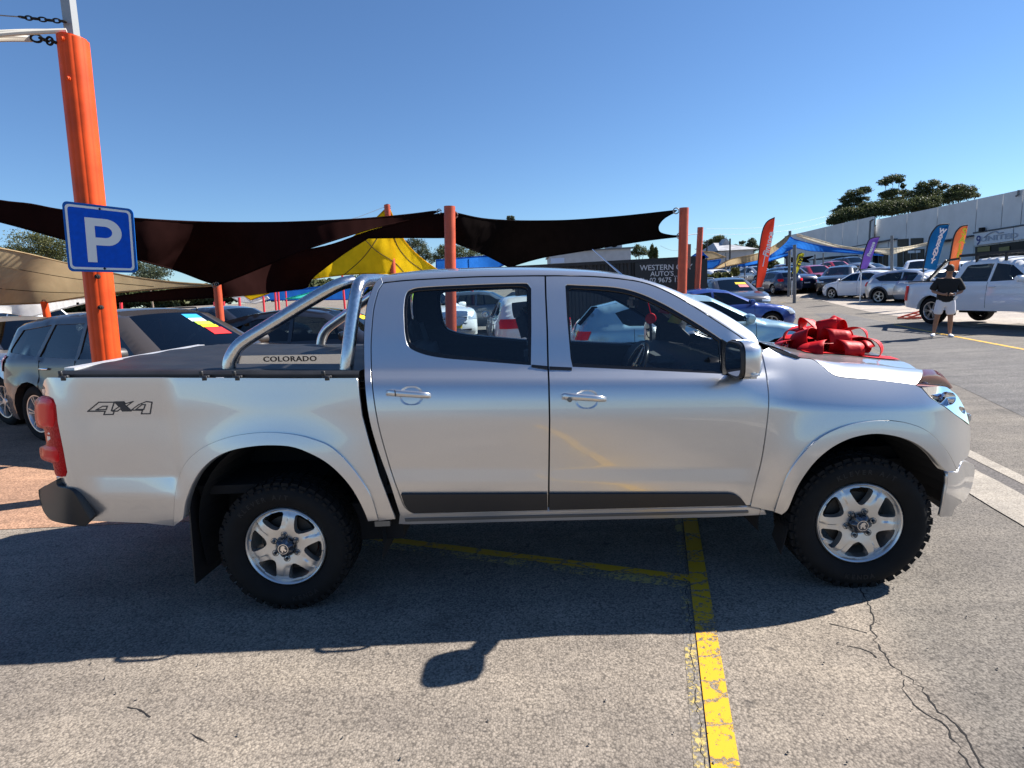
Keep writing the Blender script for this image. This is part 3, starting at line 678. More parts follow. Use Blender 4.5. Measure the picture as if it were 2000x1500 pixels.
sl = [[BT[i] + np.array([0, .012, -.010]), np.array([BT[i][0], YC, BT[i][2] - .03]), np.array([BT[i][0], W - BT[i][1] - .012, BT[i][2] - .01])] for i in range(k)]; sl = [[np.array([sl[0][j][0] - .25, sl[0][j][1], sl[0][j][2]]) for j in range(3)]] + sl
MB().grid(sl).build("nose_light_block", M_black, truck)  # black sheet added beneath the protector to block sunlight passing through the nose
# nose under the protector: closes bonnet to headlights and grille
nose_px = [(1858, 760), (1882, 797), (1893, 828), (1896, 850), (1895, 885), (1888, 900)]
def nosef(px, py):  # depth of the wrapped front corner
    return .10 + .34 * np.clip((np.asarray(px, float) - 1788) / 108, 0, 1.15) ** 1.5
hl = cr([(1801, 757), (1822, 755.5), (1846, 755.5), (1859, 764), (1869, 772), (1880, 790), (1888, 808), (1893, 829)], 4) + cr([(1893, 829), (1882, 820.5), (1864, 808), (1846, 794), (1830, 785), (1817, 776)], 4)[1:]
hp = lambda q, off=0.0: U(q[:, 0], q[:, 1], nosef(q[:, 0], q[:, 1]) + .0030 * (797 - q[:, 1]) * sst(1795, 1840, q[:, 0]) + off)
vv, tri, loops = fill(hl, step=6)
def two(name, V_, F_, mat, parent, **k2):
    a = MB().add(V_, F_).build(name, mat, parent, **k2); b = MB().add([(p[0], W - p[1], p[2]) for p in V_], [f[::-1] for f in F_]).build(name, mat, parent, **k2); return a, b
M_lamphouse = pm("lamp_housing", (.10, .115, .14), .2, metal=.35)
M_lens = glass("headlight_lens", (.80, .86, .90), .26)
HP = hp(vv); ha, hb = two("headlight", HP, tri, M_lens, truck, smooth=True)
HB = hp(vv, .05) + np.array([-.02, 0, -.0]); cc = vv.mean(0)
for par, mir in ((ha, 0), (hb, 1)):
    f = (lambda p: (p[0], W - p[1], p[2])) if mir else (lambda p: tuple(p))
    n_ = len(HP); rim_ = loops[0]; m = MB().add([f(p) for p in HB], tri)
    m.add([f(HP[i]) for i in rim_] + [f(HB[i]) for i in rim_], [(i, (i + 1) % len(rim_), (i + 1) % len(rim_) + len(rim_), i + len(rim_)) for i in range(len(rim_))])
    m.build("headlight_housing", M_lamphouse, par, smooth=True, angle=30)
    for (cx, cy, r) in ((1850, 778, .034), (1871, 803, .028)):
        c = U(cx, cy, float(nosef(cx, cy)) + .035); c = np.array(f(c)); m = MB()
        m.lathe([(r * .25, .03), (r * .7, .015), (r, -.012), (r * 1.08, -.016), (r * 1.08, .01)], 20, 'Y', c); m.build("lamp_reflector", M_chrome, par, smooth=True)
    q = np.array([(1836, 762), (1852, 764), (1868, 780), (1866, 784), (1850, 769), (1834, 766)]); P = hp(q, .03)
    MB().prism([f(p) for p in P], (0, .006 * (1 if not mir else -1), .004)).build("lamp_divider", M_blackgloss, par)
# silver edge under the headlight is part of the wing; front face across
nf = [[np.array([U(x, y, .44)[0] + .07 * math.sin(math.pi / 2 * u) - .02, .44 * (1 - u) + YC * u, U(x, y, .44)[2]]) for u in np.linspace(0, 1, 8)] for x, y in nose_px]
nf = [r + [np.array([p[0], W - p[1], p[2]]) for p in r[-2::-1]] for r in nf]
MB().grid(nf).build("grille", M_black, truck, smooth=True, fixn=True)
m = MB(); zc = .5 * (nf[1][7][2] + nf[3][7][2]); m.box((nf[2][7][0] + .012, YC, zc), (.03, .80, .05)); bevel(m.build("grille_bar", M_silver, truck), .008)
m = MB(); m.lathe([(.001, .0), (.05, .002), (.055, -.012), (.05, -.02)], 24, 'Y'); 
gb = m.build("grille_badge", M_chrome, truck, smooth=True); gb.rotation_euler = (0, 0, math.pi / 2); gb.location = (nf[2][7][0] + .035, YC, zc)
# front bumper: corner traced, then across
bump_px = [(1851, 922), (1871, 921.5), (1879, 902)] + cr([(1884, 901), (1895, 904), (1902.5, 909), (1904, 919), (1900, 945), (1890, 970), (1878, 983), (1866, 992), (1859, 1009)], 4) + [(1836, 1010), (1843, 984), (1851, 945)]
bmap = lambda v: U(v[:, 0], v[:, 1], .035 + .20 * np.clip((v[:, 0] - 1836) / 68, 0, 1.2) ** 2.2 + .04 * np.clip((930 - v[:, 1]) / 30, 0, 1))
fbm = lambda q: bmap(np.array(q, float))
panel("front_bumper", bump_px, M_silver, truck, step=7, map3=bmap, thick=.02, gap=.3)
bs = fbm([(1880, 902), (1903, 909), (1903.5, 919), (1899, 945), (1887, 974), (1866, 989), (1859, 1009)])
bf = [[np.array([p[0] + .10 * math.sin(math.pi / 2 * u), p[1] * (1 - u) + YC * u, p[2]]) for u in np.linspace(0, 1, 9)] for p in bs]
bf = [r + [np.array([p[0], W - p[1], p[2]]) for p in r[-2::-1]] for r in bf]
MB().grid(bf).build("front_bumper", M_silver, truck, smooth=True, fixn=True)
# ---- wheels
def build_wheel():
    w = bpy.data.objects.new("wheel", None); COL.objects.link(w); w.parent = truck
    Rt = .368
    prof = [(.215, .05), (.224, .030), (.232, .018), (.250, .004), (.275, -.010), (.300, -.014), (.322, -.008), (.338, .004), (.350, .016), (.358, .034), (.361, .10), (.361, .15), (.358, .216), (.345, .236), (.32, .248), (.29, .250), (.25, .24), (.22, .22)]
    MB().lathe(prof, 72).build("tyre", M_rubber, w, smooth=True, angle=60)
    # tread blocks: shoulder lugs that wrap on to the side wall, and two centre rows
    mb = MB(); nb = 46
    def blk(a0, a1, r0, r1, y0, y1, sk=0.0):
        q = lambda a, r, y: (r * math.cos(a), y, r * math.sin(a))
        mb.hexa([q(a0, r0, y0), q(a1, r0, y0), q(a1 + sk, r0, y1), q(a0 + sk, r0, y1)], [q(a0, r1, y0), q(a1, r1, y0), q(a1 + sk, r1, y1), q(a0 + sk, r1, y1)])
    st = 2 * math.pi / nb
    for k in range(nb):
        a = k * st; e = .006 if k % 2 else -.004
        blk(a, a + st * .76, .345, Rt - .002, .012 + e, .070); blk(a + st * .5, a + st * 1.26, .345, Rt, .180, .240 - e)
        blk(a + st * .2, a + st * .92, .352, Rt, .078, .120, st * .4); blk(a + st * .6, a + st * 1.3, .352, Rt, .130, .172, -st * .4)
        blk(a + st * .1, a + st * .6, .322 - e, .347, -.001, .02); 
    mb.build("tread_blocks", M_rubber, w)['kind'] = 'stuff'
    # rim face: annulus with six rounded openings
    def opening(k):
        c = math.radians(60 * k + 30); P = []
        for r, ha in ((.194, 17.5), (.197, 12), (.197, 0), (.197, -12), (.194, -17.5), (.185, -19.5), (.150, -17), (.125, -13), (.108, -7), (.103, 0), (.108, 7), (.125, 13), (.150, 17), (.185, 19.5)):
            a = c + math.radians(ha); P.append((r * math.cos(a), r * math.sin(a)))
        return P
    n = 60; outer = [(.206 * math.cos(2 * math.pi * i / n), .206 * math.sin(2 * math.pi * i / n)) for i in range(n)]
    holes = [opening(k) for k in range(6)]
    vv, tri, loops = fill(outer, holes, step=.0095)
    r = np.hypot(vv[:, 0], vv[:, 1]); dish = lambda r: .026 - .012 * np.exp(-((r - .13) / .06) ** 2) + .035 * np.clip((.062 - r) / .03, 0, 1) ** 2 + .010 * np.clip((r - .175) / .03, 0, 1)
    # each spoke carries a stepped half: lower on one flank
    ang = (np.degrees(np.arctan2(vv[:, 1], vv[:, 0])) % 60); ang = np.where(ang > 30, ang - 60, ang)
    step_ = .006 * sst(1.5, 3.5, ang + (r - .15) * 60) * sst(.10, .125, r)
    y = dish(r) + step_
    mb = MB(); F = [t if area([vv[i] for i in t]) > 0 else t[::-1] for t in tri]
    mb.add([(a, b, c) for (a, c), b in zip(vv, y)], F)
    for l in loops:
        m = len(l); A = [(vv[i][0], y[i], vv[i][1]) for i in l]; B = [(vv[i][0] * .985, y[i] + .045, vv[i][1] * .985) for i in l]
        mb.add(A + B, [(i, (i + 1) % m, (i + 1) % m + m, i + m) for i in range(m)])
    mb.build("rim", M_alloy, w, smooth=True, angle=30, fixn=False)
    MB().lathe([(.2225, .036), (.2235, .026), (.2215, .016), (.2165, .013), (.212, .016), (.2075, .024), (.203, .036), (.199, .060), (.190, .10), (.185, .2)], 64).build("rim_lip", M_alloy, w, smooth=True, angle=50)
    MB().lathe([(.001, .085), (.13, .083), (.155, .086), (.157, .11)], 40).build("brake_disc", pm("brake_metal", (.05, .045, .04), .55, metal=.6), w, smooth=True)
    for o in w.children:
        pass
    # centre cap: dark lobed boss with a bright ring and a raised emblem
    mb = MB(); m = 48; cap = [(.046 + .006 * math.cos(6 * 2 * math.pi * i / m)) for i in range(m)]
    rows = []
    for sc, h in ((1.12, .030), (1.05, .004), (.97, -.004), (.70, -.010), (.66, -.012), (.0, -.012)):
        rows.append([(cap[i % m] * sc * math.cos(2 * math.pi * i / m), h, cap[i % m] * sc * math.sin(2 * math.pi * i / m)) for i in range(m + 1)])
    mb.grid(rows); mb.build("hub_cap", pm("grey_hub_cap", (.10, .105, .12), .2, metal=.7), w, smooth=True, angle=50)
    mb = MB(); mb.lathe([(.0285, -.011), (.0285, -.0145), (.0255, -.0145), (.0255, -.011)], 36)
    # emblem: a rearing beast with its paw on a ball, cut as one simple relief
    em = [(-.012, .006), (-.006, .016), (.004, .019), (.013, .015), (.016, .006), (.009, .008), (.010, -.002), (.016, -.012), (.006, -.018), (.003, -.008), (-.003, -.006), (-.006, -.017), (-.014, -.013), (-.010, -.004), (-.016, -.001)]
    mb.prism([(a, -.0125, b) for a, b in em], (0, -.003, 0)); mb.lathe([(.001, -.0155), (.005, -.015), (.006, -.0125)], 12, 'Y', (.0, 0, .001))
    mb.build("hub_emblem", M_chrome, w)
    for k in range(6):
        a = math.radians(60 * k + 12); mb = MB(); c = (.070 * math.cos(a), 0, .070 * math.sin(a))
        mb.lathe([(.001, .002), (.007, .002), (.0095, .006), (.0105, .03)], 6, 'Y', c); mb.lathe([(.0145, .022), (.0165, .017), (.0185, .020)], 16, 'Y', c)
        mb.build("wheel_nut", M_alloydark, w)
    # raised side-wall lettering
    mbt = MB()
    def arc_text(s, a0, da, rr, size, flip=False):
        nonlocal mbt
        for k, ch in enumerate(s):
            if ch == ' ': continue
            me = text_mesh(ch, size, extrude=.0015, bold=.0006); a = math.radians(a0 - da * k if not flip else a0 + da * k)
            rad = Vector((math.cos(a), 0, math.sin(a))); up = rad if not flip else -rad; x = Vector((up.z, 0, -up.x))
            for v in me.vertices: v.co = rad * rr + x * v.co.x + up * v.co.y + Vector((0, -.0125 - v.co.z + .006 * 0, 0))
            mbt.add([v.co for v in me.vertices], [tuple(p.vertices) for p in me.polygons]); bpy.data.meshes.remove(me)
    arc_text("KLEVER", 118, 6.2, .292, .036); mbt.build("tyre_lettering", M_letter, w); mbt = MB(); arc_text("A/T", 75, 6.2, .292, .036); mbt.build("tyre_lettering", M_letter, w); mbt = MB(); arc_text("KENDA", 258, 6.4, .292, .036, True)
    mbt.build("tyre_lettering", M_letter, w)
    return w
wh = build_wheel(); wh.location = (HUBR[0], .012, HUBR[1]); wh.rotation_euler = (0, math.radians(-18), 0)
def copy_wheel(loc, rot):
    c = wh.copy(); COL.objects.link(c); c.parent = truck; c.location = loc; c.rotation_euler = rot
    for ch in wh.children: d = ch.copy(); COL.objects.link(d); d.parent = c
    return c
copy_wheel((HUBF[0], .010, HUBF[1]), (0, math.radians(2), math.radians(-2.5)))
copy_wheel((HUBR[0], W - .012, HUBR[1]), (0, 0, math.pi)); copy_wheel((HUBF[0], W - .012, HUBF[1]), (0, .3, math.pi))

# ---- wheel housings, chassis
for (cx, cz), mir in ((HUBR, 0), (HUBF, 0), (HUBR, 1), (HUBF, 1)):
    f = (lambda y: W - y) if mir else (lambda y: y)
    mb = MB(); rows = []
    for a in np.linspace(math.radians(6 if cx > 1 else -14), math.radians(186 if cx > 1 else 194), 26):
        ea, eb = (.515, .612) if cx < 1 else (.505, .522); rows.append([(cx + ea * math.cos(a), f(y), cz + eb * math.sin(a)) for y in ((.008 if cx > 1 else .03) + .095 * (1 - max(0, math.sin(a))) ** 1.3, .36, .62)])
    mb.grid(rows); n0 = len(mb.v); mb.add([r[2] for r in rows] + [(cx, f(.62), cz)], [(i, i + 1, 26) for i in range(25)])
    mb.build("wheel_housing", M_dark, truck)
mb = MB()
for y in (.48, W - .48): mb.box((1.25, y, .50), (4.7, .09, .16))
mb.box((1.5, YC, .55), (1.9, 1.45, .06)); mb.box((-.6, YC, .66), (1.5, 1.5, .05)); mb.box((2.9, YC, .5), (1.3, .9, .3)); mb.box((-.012, YC, .365), (.12, 1.3, .12)); mb.box((3.085, YC, .36), (.1, 1.3, .1))
mb.tube([(1.2, .62, .40), (.4, .62, .42), (-.6, .5, .5)], .03, 8); mb.box((-.012, .42, .34), (.9, .07, .03)); mb.box((.35, .36, .42), (.5, .3, .22))
mb.build("chassis", M_dark, truck)
m = MB(); m.box(U(748, 1021, .12), (.085, .03, .03)); m.box(U(1472, 1006, .2) , (.012, .012, .12)); m.build("jacking_point", M_alloydark, truck)
# mud flaps
for q, mir in ((0, 0), (0, 1)):
    f = (lambda p: (p[0], W - p[1], p[2])) if mir else (lambda p: tuple(p))
    a, b, c, d = U(366, 962, .07), U(357, 1142, .06), U(413, 1098, .36), U(413, 950, .36); x0 = a[0]
    A = [np.array([x0 + dx, p[1], p[2]]) for p, dx in ((a, 0), (b, -.03), (c, -.03), (d, 0))]
    MB().hexa([f(p) for p in A], [f(p + np.array([.008, 0, 0])) for p in A]).build("mud_flap", M_black, truck)
    a, b = U(1560, 950, .06), U(1524, 1082, .06); A = [a, b, np.array([b[0] + .02, .22, b[2] + .04]), np.array([a[0] + .02, .22, a[2]])]
    MB().hexa([f(p) for p in A], [f(p + np.array([.008, 0, 0])) for p in A]).build("mud_flap", M_dark, truck)

# ---- tail: light, bumper, tailgate, cover
tl = cr([(83, 773), (97, 775), (105, 780), (109.5, 794), (112.4, 825.6), (123, 877.6), (130, 918), (128, 930), (110, 929.5), (105, 915), (103, 905)], 3) + cr([(98, 903), (85, 899), (79, 893), (77, 876), (82, 871.5), (90, 868), (90, 862), (87, 845), (86, 838)], 3) + cr([(79, 836), (72, 831), (67.5, 812), (68, 785), (74, 777)], 3)
tmap = lambda v, off=0.0: U(v[:, 0], v[:, 1], .075 + off + .17 * np.clip((131 - v[:, 0]) / 64, 0, 1.1) ** 1.6 - .0 )
vv, tri, loops = fill(tl, step=5); TP_ = tmap(vv)
def shell(name, v2, tri, loops, off, thick, mat, par, bulge=0.0, mir=False):
    P = tmap(v2, off); c = v2.mean(0); l = loops[0]; d = np.min(np.hypot(v2[:, None, 0] - v2[None, l, 0], v2[:, None, 1] - v2[None, l, 1]), 1); P = P + np.array([-.6, -.8, 0]) * (bulge * np.clip(d / 9, 0, 1) ** .5)[:, None]
    Bk = P[l] + np.array([.03, thick, 0]); vs = np.concatenate([P, Bk]); n = len(P); m = len(l)
    if mir: vs = vs * np.array([1, -1, 1]) + np.array([0, W, 0])
    return MB().add(vs, [tuple(t) for t in tri] + [(l[i], l[(i + 1) % m], n + (i + 1) % m, n + i) for i in range(m)]).build(name, mat, par, smooth=True, angle=45, fixn=True)
lobe1 = cr([(76, 779), (90, 778), (101, 782), (104, 800), (105, 824), (102, 834), (88, 834), (76, 829), (71, 812), (70, 790)], 4); lobe2 = cr([(82, 874), (98, 871), (110, 876), (114, 890), (113, 903), (98, 899), (86, 896), (81, 889)], 4); neck = [(91, 842), (98, 840), (101, 864), (95, 867), (92, 858)]
for mir in (0, 1):
    t = shell("tail_light", vv, tri, loops, 0, .05, M_red, truck, .008, mir)
    for nm, pl, mt, bu in (("brake_lens", lobe1, M_redbright, .010), ("brake_lens", lobe2, M_redbright, .008), ("reverse_lens", neck, M_lensclear, .004)):
        a, b, c = fill(pl, step=5); shell(nm, a, b, c, -.014, .02, mt, t, bu, mir)
rb = cr([(110, 937), (113, 950), (136, 955.6), (147, 966), (156, 982), (177, 1018)], 3) + [(167, 1028)] + cr([(136, 1024.5), (112, 1020), (97, 1014), (84, 997), (76.5, 972), (75, 957)], 3)
rmap = lambda v: U(v[:, 0], v[:, 1], .035 + .22 * np.clip((150 - v[:, 0]) / 75, 0, 1.2) ** 1.7 - .012 * np.clip((v[:, 1] - 955) / 25, 0, 1))
panel("rear_bumper", rb, M_black, truck, step=6, map3=rmap, thick=.05)
bs = rmap(np.array([(110, 937), (76, 956), (76.5, 972), (84, 997), (97, 1014), (136, 1024)], float))
bf = [[np.array([p[0] - .06 * math.sin(math.pi / 2 * u), p[1] * (1 - u) + YC * u, p[2]]) for u in np.linspace(0, 1, 8)] for p in bs]
MB().grid([r + [np.array([p[0], W - p[1], p[2]]) for p in r[-2::-1]] for r in bf]).build("rear_bumper", M_black, truck, smooth=True, fixn=True)
ta = U(97, 742, .16); tb = U(120, 948, .16)
MB().hexa([(ta[0] - .01, .16, ta[2]), (ta[0] - .01, W - .16, ta[2]), (tb[0], W - .16, tb[2]), (tb[0], .16, tb[2])], [(ta[0] + .05, .16, ta[2]), (ta[0] + .05, W - .16, ta[2]), (tb[0] + .05, W - .16, tb[2]), (tb[0] + .05, .16, tb[2])]).build("tailgate", M_silver, truck)
# soft cover stretched over the bed
NP = 44; pxs = np.linspace(118, 702, NP); near = U(pxs, np.full(NP, 724.5), .105); low = U(pxs, np.full(NP, 737.0), .085); rows = []
for i in range(NP):
    r = [low[i] + np.array([0, .0, 0]), low[i] * .5 + near[i] * .5 + np.array([0, -.012, 0]), near[i]]
    for j, y in enumerate(np.linspace(.12, W - .12, 26)[1:-1]):
        u = (y - .12) / (W - .24); z = near[i][2] + .018 * math.sin(math.pi * u) + .0045 * math.sin(9 * near[i][0] + 3 * y) * math.sin(math.pi * u) + .003 * math.sin(17 * y + 4 * near[i][0]); r.append(np.array([near[i][0], y, z]))
    r += [np.array([p[0], W - p[1], p[2]]) for p in r[2::-1]]; rows.append(r)
tc_ = MB().grid(rows).build("tonneau_cover", M_vinyl, truck, smooth=True, angle=50, fixn=True)
a, b = U(128, 717.5, .14), U(389, 672.5, 1.72); z0 = near[0][2]
A = [np.array([a[0], .13, a[2]]), np.array([b[0] + .0, 1.70, b[2]]), np.array([b[0] + .055, 1.70, b[2] - .004]), np.array([a[0] + .055, .13, a[2] - .004])]
A = [p * np.array([1, 1, 1]) for p in A]
MB().hexa(A, [p + np.array([0, 0, -.035]) for p in A]).build("tailgate_rail", M_alu, tc_)
for px in (128, 402, 466, 640):
    p = U(px, 735, .075); mb = MB(); mb.box(p + np.array([0, -.012, 0]), (.05, .02, .012)); mb.box(p + np.array([.004, -.020, -.009]), (.028, .012, .024)); mb.box(p + np.array([-.02, -.006, .016]), (.02, .014, .03)); bevel(mb.build("tonneau_hook", M_black, tc_), .003, 1)

# ---- sports bar
def bez(pts, k=8): return cr(pts, k)
sb = MB(); hoop = [U(675, 733, .19), U(680, 690, .20), U(686, 640, .235), U(692, 596, .275), U(697, 571, .305), U(702, 556, .35), U(710, 548.5, .43)]
zt = hoop[-1][2]; xt = hoop[-1][0]
path = [tuple(p) for p in cr(hoop, 5)] + [(xt + .004, y, zt + .012 * math.sin(math.pi * (y - .43) / (W - .86))) for y in np.linspace(.52, W - .52, 12)] + [(p[0], W - p[1], p[2]) for p in cr(hoop, 5)[::-1]]
bar = MB().tube(path, .0375, 18).build("sports_bar", M_steel, truck, smooth=True)
for mir in (0, 1):
    d = [U(446.5, 733, .19), U(448, 712, .19), U(452, 697, .192), U(463, 679, .20), U(482, 663, .212), U(540, 627, .25), U(600, 590, .295), U(645, 564, .33), U(668, 554, .36), U(690, 549.5, .41)]
    d = [tuple(p) for p in cr(d, 4)]
    if mir: d = [(p[0], W - p[1], p[2]) for p in d]
    MB().tube(d, .0365, 18).build("sports_bar_stay", M_steel, truck, smooth=True)
    for px in (447, 676):
        p = U(px, 729, .19); p = p if not mir else np.array([p[0], W - p[1], p[2]]); MB().lathe([(.001, .012), (.05, .012), (.054, .0), (.054, -.014)], 24, 'Z', p).build("bar_foot", M_black, truck, smooth=True, angle=40)
pl = [U(x, y, .205) for x, y in ((466, 695), (666, 691.5), (666, 710.5), (462, 710.5))]
np_ = MB().hexa(pl, [p + np.array([0, .005, 0]) for p in pl]).build("name_plate", pm("brushed_plate", (.62, .63, .65), .16, metal=1), truck)
c = U(566, 701.5, .203); text("plate_lettering", "COLORADO", c, U(600, 701, .2) - U(530, 702, .2), (0, 0, 1), .040, M_blackgloss, np_, extrude=.001, scale_x=1.25, spacing=1.08, bold=.0008)

# ---- 4x4 decal on the bed side
def decal(polys, fills, par):
    mb = MB(); q = lambda p: (50 + p[0] / 3.846, 680 + p[1] / 3.846)
    for pl in polys:
        P = [q(p) for p in pl]
        for a, b in zip(P, P[1:] + P[:1]):
            a = np.array(a); b = np.array(b); t = (b - a) / (np.hypot(*(b - a)) + 1e-9); n = np.array([-t[1], t[0]]) * 1.0; k = np.array([a - t - n, b + t - n, b + t + n, a - t + n]); mb.add(onS(k[:, 0], k[:, 1], -.0022, SB), [(0, 1, 2, 3)])
    for pl in fills:
        v, t, l = fill([q(p) for p in pl], step=3); mb.add(onS(v[:, 0], v[:, 1], -.0026, SB), t)
    return mb.build("four_by_four_decal", pm("charcoal_decal", (.035, .035, .04), .5), par)
decal([[(465, 475), (548, 407), (664, 407), (643, 470), (664, 470), (656, 498), (586, 500), (596, 475)], [(528, 464), (578, 437), (612, 437), (603, 462)],
       [(792, 466), (848, 425), (905, 402), (948, 407), (934, 493), (868, 494), (876, 468)], [(826, 462), (872, 425), (898, 425), (886, 460)], [(650, 474), (702, 440), (668, 405), (735, 403), (748, 418), (806, 401), (755, 437), (792, 472), (728, 473), (712, 456), (688, 474)]],
      [[(672, 408), (730, 406), (780, 470), (732, 470)]], truck)

# ---- mirrors, aerial
def mirror(mir):
    f = (lambda p: Vector((p[0], W - p[1], p[2]))) if mir else (lambda p: Vector(p))
    c = U(1452, 701, -.085); hz = .092
    def section(x, sy, sz, n=24, dy=0): return [f((x, c[1] + dy + sy * math.copysign(abs(math.cos(a)) ** .55, math.cos(a)), c[2] + sz * math.copysign(abs(math.sin(a)) ** .55, math.sin(a)) - .25 * 0)) for a in [2 * math.pi * i / n for i in range(n + 1)]]
    x0 = c[0]
    sh = [section(x0 + dx, sy, sz) for dx, sy, sz in ((-.034, .122, .094), (-.005, .122, .095), (.030, .116, .090), (.052, .098, .076), (.064, .06, .05), (.068, .001, .001))]
    s = MB().grid(sh).build("side_mirror", M_silver, truck, smooth=True, angle=60, fixn=True)
    bk = [section(x0 + dx, sy, sz) for dx, sy, sz in ((-.033, .117, .089), (-.046, .118, .090), (-.052, .113, .086), (-.052, .001, .001))]
    MB().grid(bk).build("mirror_housing", M_black, s, smooth=True, angle=50, fixn=True)
    gl = [section(x0 + dx, sy, sz) for dx, sy, sz in ((-.0525, .104, .078), (-.0535, .001, .001))]; MB().grid(gl).build("mirror_glass", M_mirror, s, fixn=True)
    a = c + np.array([.010, -.094, -.066]); t = MB(); t.box(f(a), (.056, .055, .038)); bevel(t.build("turn_lens", M_lensclear, s), .014, 3)
    t = MB(); p0 = f((x0 + .005, c[1] + .06, c[2] - .07)); p1 = f((x0 + .05, .13, c[2] - .105)); t.bar(p0, p1, .09, .05); bevel(t.build("mirror_arm", M_black, s), .012, 2)
mirror(0); mirror(1)
panel("mirror_sail", [(1410, 662), (1440, 681), (1456, 693), (1473, 707), (1480, 722), (1475, 736.5), (1440, 734), (1411, 731)], M_black, fd, off=-.004, step=8, mirror=False)
panel("mirror_sail", [(1410, 662), (1440, 681), (1456, 693), (1473, 707), (1480, 722), (1475, 736.5), (1440, 734), (1411, 731)], M_black, truck, off=-.004, step=8, mirror=True)[0]
a = U(1219, 541, .42); b = U(1157, 487, .50); MB().tube([tuple(a), tuple(a * .5 + b * .5), tuple(b)], [.006, .0035, .0025], 8).build("aerial", M_chrome, truck)

# ---- cabin
panel("door_trim", reardoor, M_interior, truck, holes=[shrink(rw_in, -3)], off=.055, step=16, thick=.01); panel("door_trim", frontdoor, M_interior, truck, holes=[shrink(fw_in, -3)], off=.055, step=16, thick=.01)
hl_ = [[p + np.array([0, 0, -.045]) for p in r[4:-4]] for r in full[1:]]
MB().grid(hl_).build("headlining", M_headliner, truck, smooth=True)
mb = MB(); mb.box((1.45, YC, .62), (2.2, 1.5, .05)); mb.box((2.55, YC, .85), (.06, 1.5, .65)); mb.box((.52, YC, .95), (.04, 1.5, .62)); mb.build("cabin_floor", M_interior, truck)
mb = MB(); mb.box((3.02, YC, .86), (.72, .66, .40)); mb.box((2.78, YC, 1.08), (.34, 1.42, .14)); mb.box((2.72, YC, 1.17), (.16, 1.36, .09)); mb.build("bay_light_block", M_dark, truck)  # unseen dark boxes added under the bonnet to stop sunlight leaking through
def rbox(mb, c, d, M=None): mb.box(c, d, 0, M)
def seat(x, y, wd, rear=False):
    s = bpy.data.objects.new("seat", None); COL.objects.link(s); s.parent = truck; s.location = (x, y, 0); s['label'] = "rear bench" if rear else "front bucket seat"
    mb = MB(); mb.box((.16, 0, .84), (.52, wd, .16)); bevel(mb.build("seat_cushion", M_seat, s), .05, 3)
    T = Matrix.Rotation(math.radians(-14), 3, 'Y'); mb = MB(); mb.box((-.14, 0, 1.10), (.13, wd, .56), 0, T); bevel(mb.build("seat_back", M_seat, s), .05, 3)
    for q in ((-wd * .5 + .05, wd * .5 - .05) if not rear else (-wd * .5 + .06, wd * .5 - .06)):
        mb = MB(); mb.box((-.075, q, 1.06), (.05, .07, .40), 0, T); bevel(mb.build("seat_bolster", M_seatlight, s), .02, 2)
    for q in ((0,) if not rear else (-.38, .38)):
        mb = MB(); mb.box((-.235, q, 1.475 - (.05 if rear else 0)), (.10, .26, .20), 0, T); bevel(mb.build("headrest", M_seat, s), .04, 3)
        mb = MB(); [mb.bar((-.20, q + e, 1.30), (-.225, q + e, 1.42), .012) for e in (-.06, .06)]; mb.build("headrest_post", M_chrome, s)
seat(1.60, .56, .50); seat(1.62, W - .56, .50); seat(.80, YC, 1.32, True)
mb = MB()
prof = [(2.06, .86), (2.10, 1.08), (2.17, 1.215), (2.26, 1.25), (2.42, 1.245), (2.58, 1.21), (2.72, 1.15), (2.72, .8)]
mb.prism([(x, .20, z) for x, z in prof], (0, W - .40, 0)); bevel(mb.build("dashboard", M_interior, truck), .02, 2)
mb = MB(); mb.box((2.15, .55, 1.235), (.16, .36, .07)); bevel(mb.build("instrument_binnacle", M_interior, truck), .03, 3)
cwh = Vector((1.99, .55, 1.155)); T = Matrix.Rotation(math.radians(-63), 3, 'Y'); mb = MB()
mb.tube([cwh + T @ Vector((.185 * math.cos(a), .185 * math.sin(a), 0)) for a in [2 * math.pi * i / 40 for i in range(40)]], .016, 10, closed=True); mb.box(cwh + T @ Vector((0, 0, -.02)), (.12, .13, .05), 0, T)
for a in (0, 180, 90): e = Vector((math.cos(math.radians(a)), math.sin(math.radians(a)), 0)); mb.bar(cwh + T @ (e * .04), cwh + T @ (e * .18), .035, .015)
mb.build("steering_wheel", M_blackgloss, truck, smooth=True, angle=40)
mb = MB(); p = U(1236, 591, YC - .08); mb.box(p, (.04, .23, .065)); bevel(mb.build("rear_view_mirror", M_black, truck), .015, 2)
p = U(1271, 622, YC - .25); mb = MB(); mb.lathe([(.001, -.006), (.030, -.004), (.034, 0), (.030, .006), (.001, .008)], 20, 'Y', p); mb.tube([tuple(p + np.array([-.02, 0, .12])), tuple(p + np.array([0, 0, .03]))], .003, 6); mb.build("hanging_charm", M_redbright, truck)
for (px, py), col in (((1302, 601), (.5, .03, .05)), ((1322, 620), (.16, .5, .03))):
    p = U(px, py, YC - .05); T2 = Matrix.Rotation(math.radians(35), 3, 'Y'); mb = MB(); mb.box(p, (.002, .30, .085), 0, T2); mb.build("price_sticker", pm("sticker_ink", col, .6), truck)
p0, p1 = U(1284, 630, .45), U(1378, 646, .45)
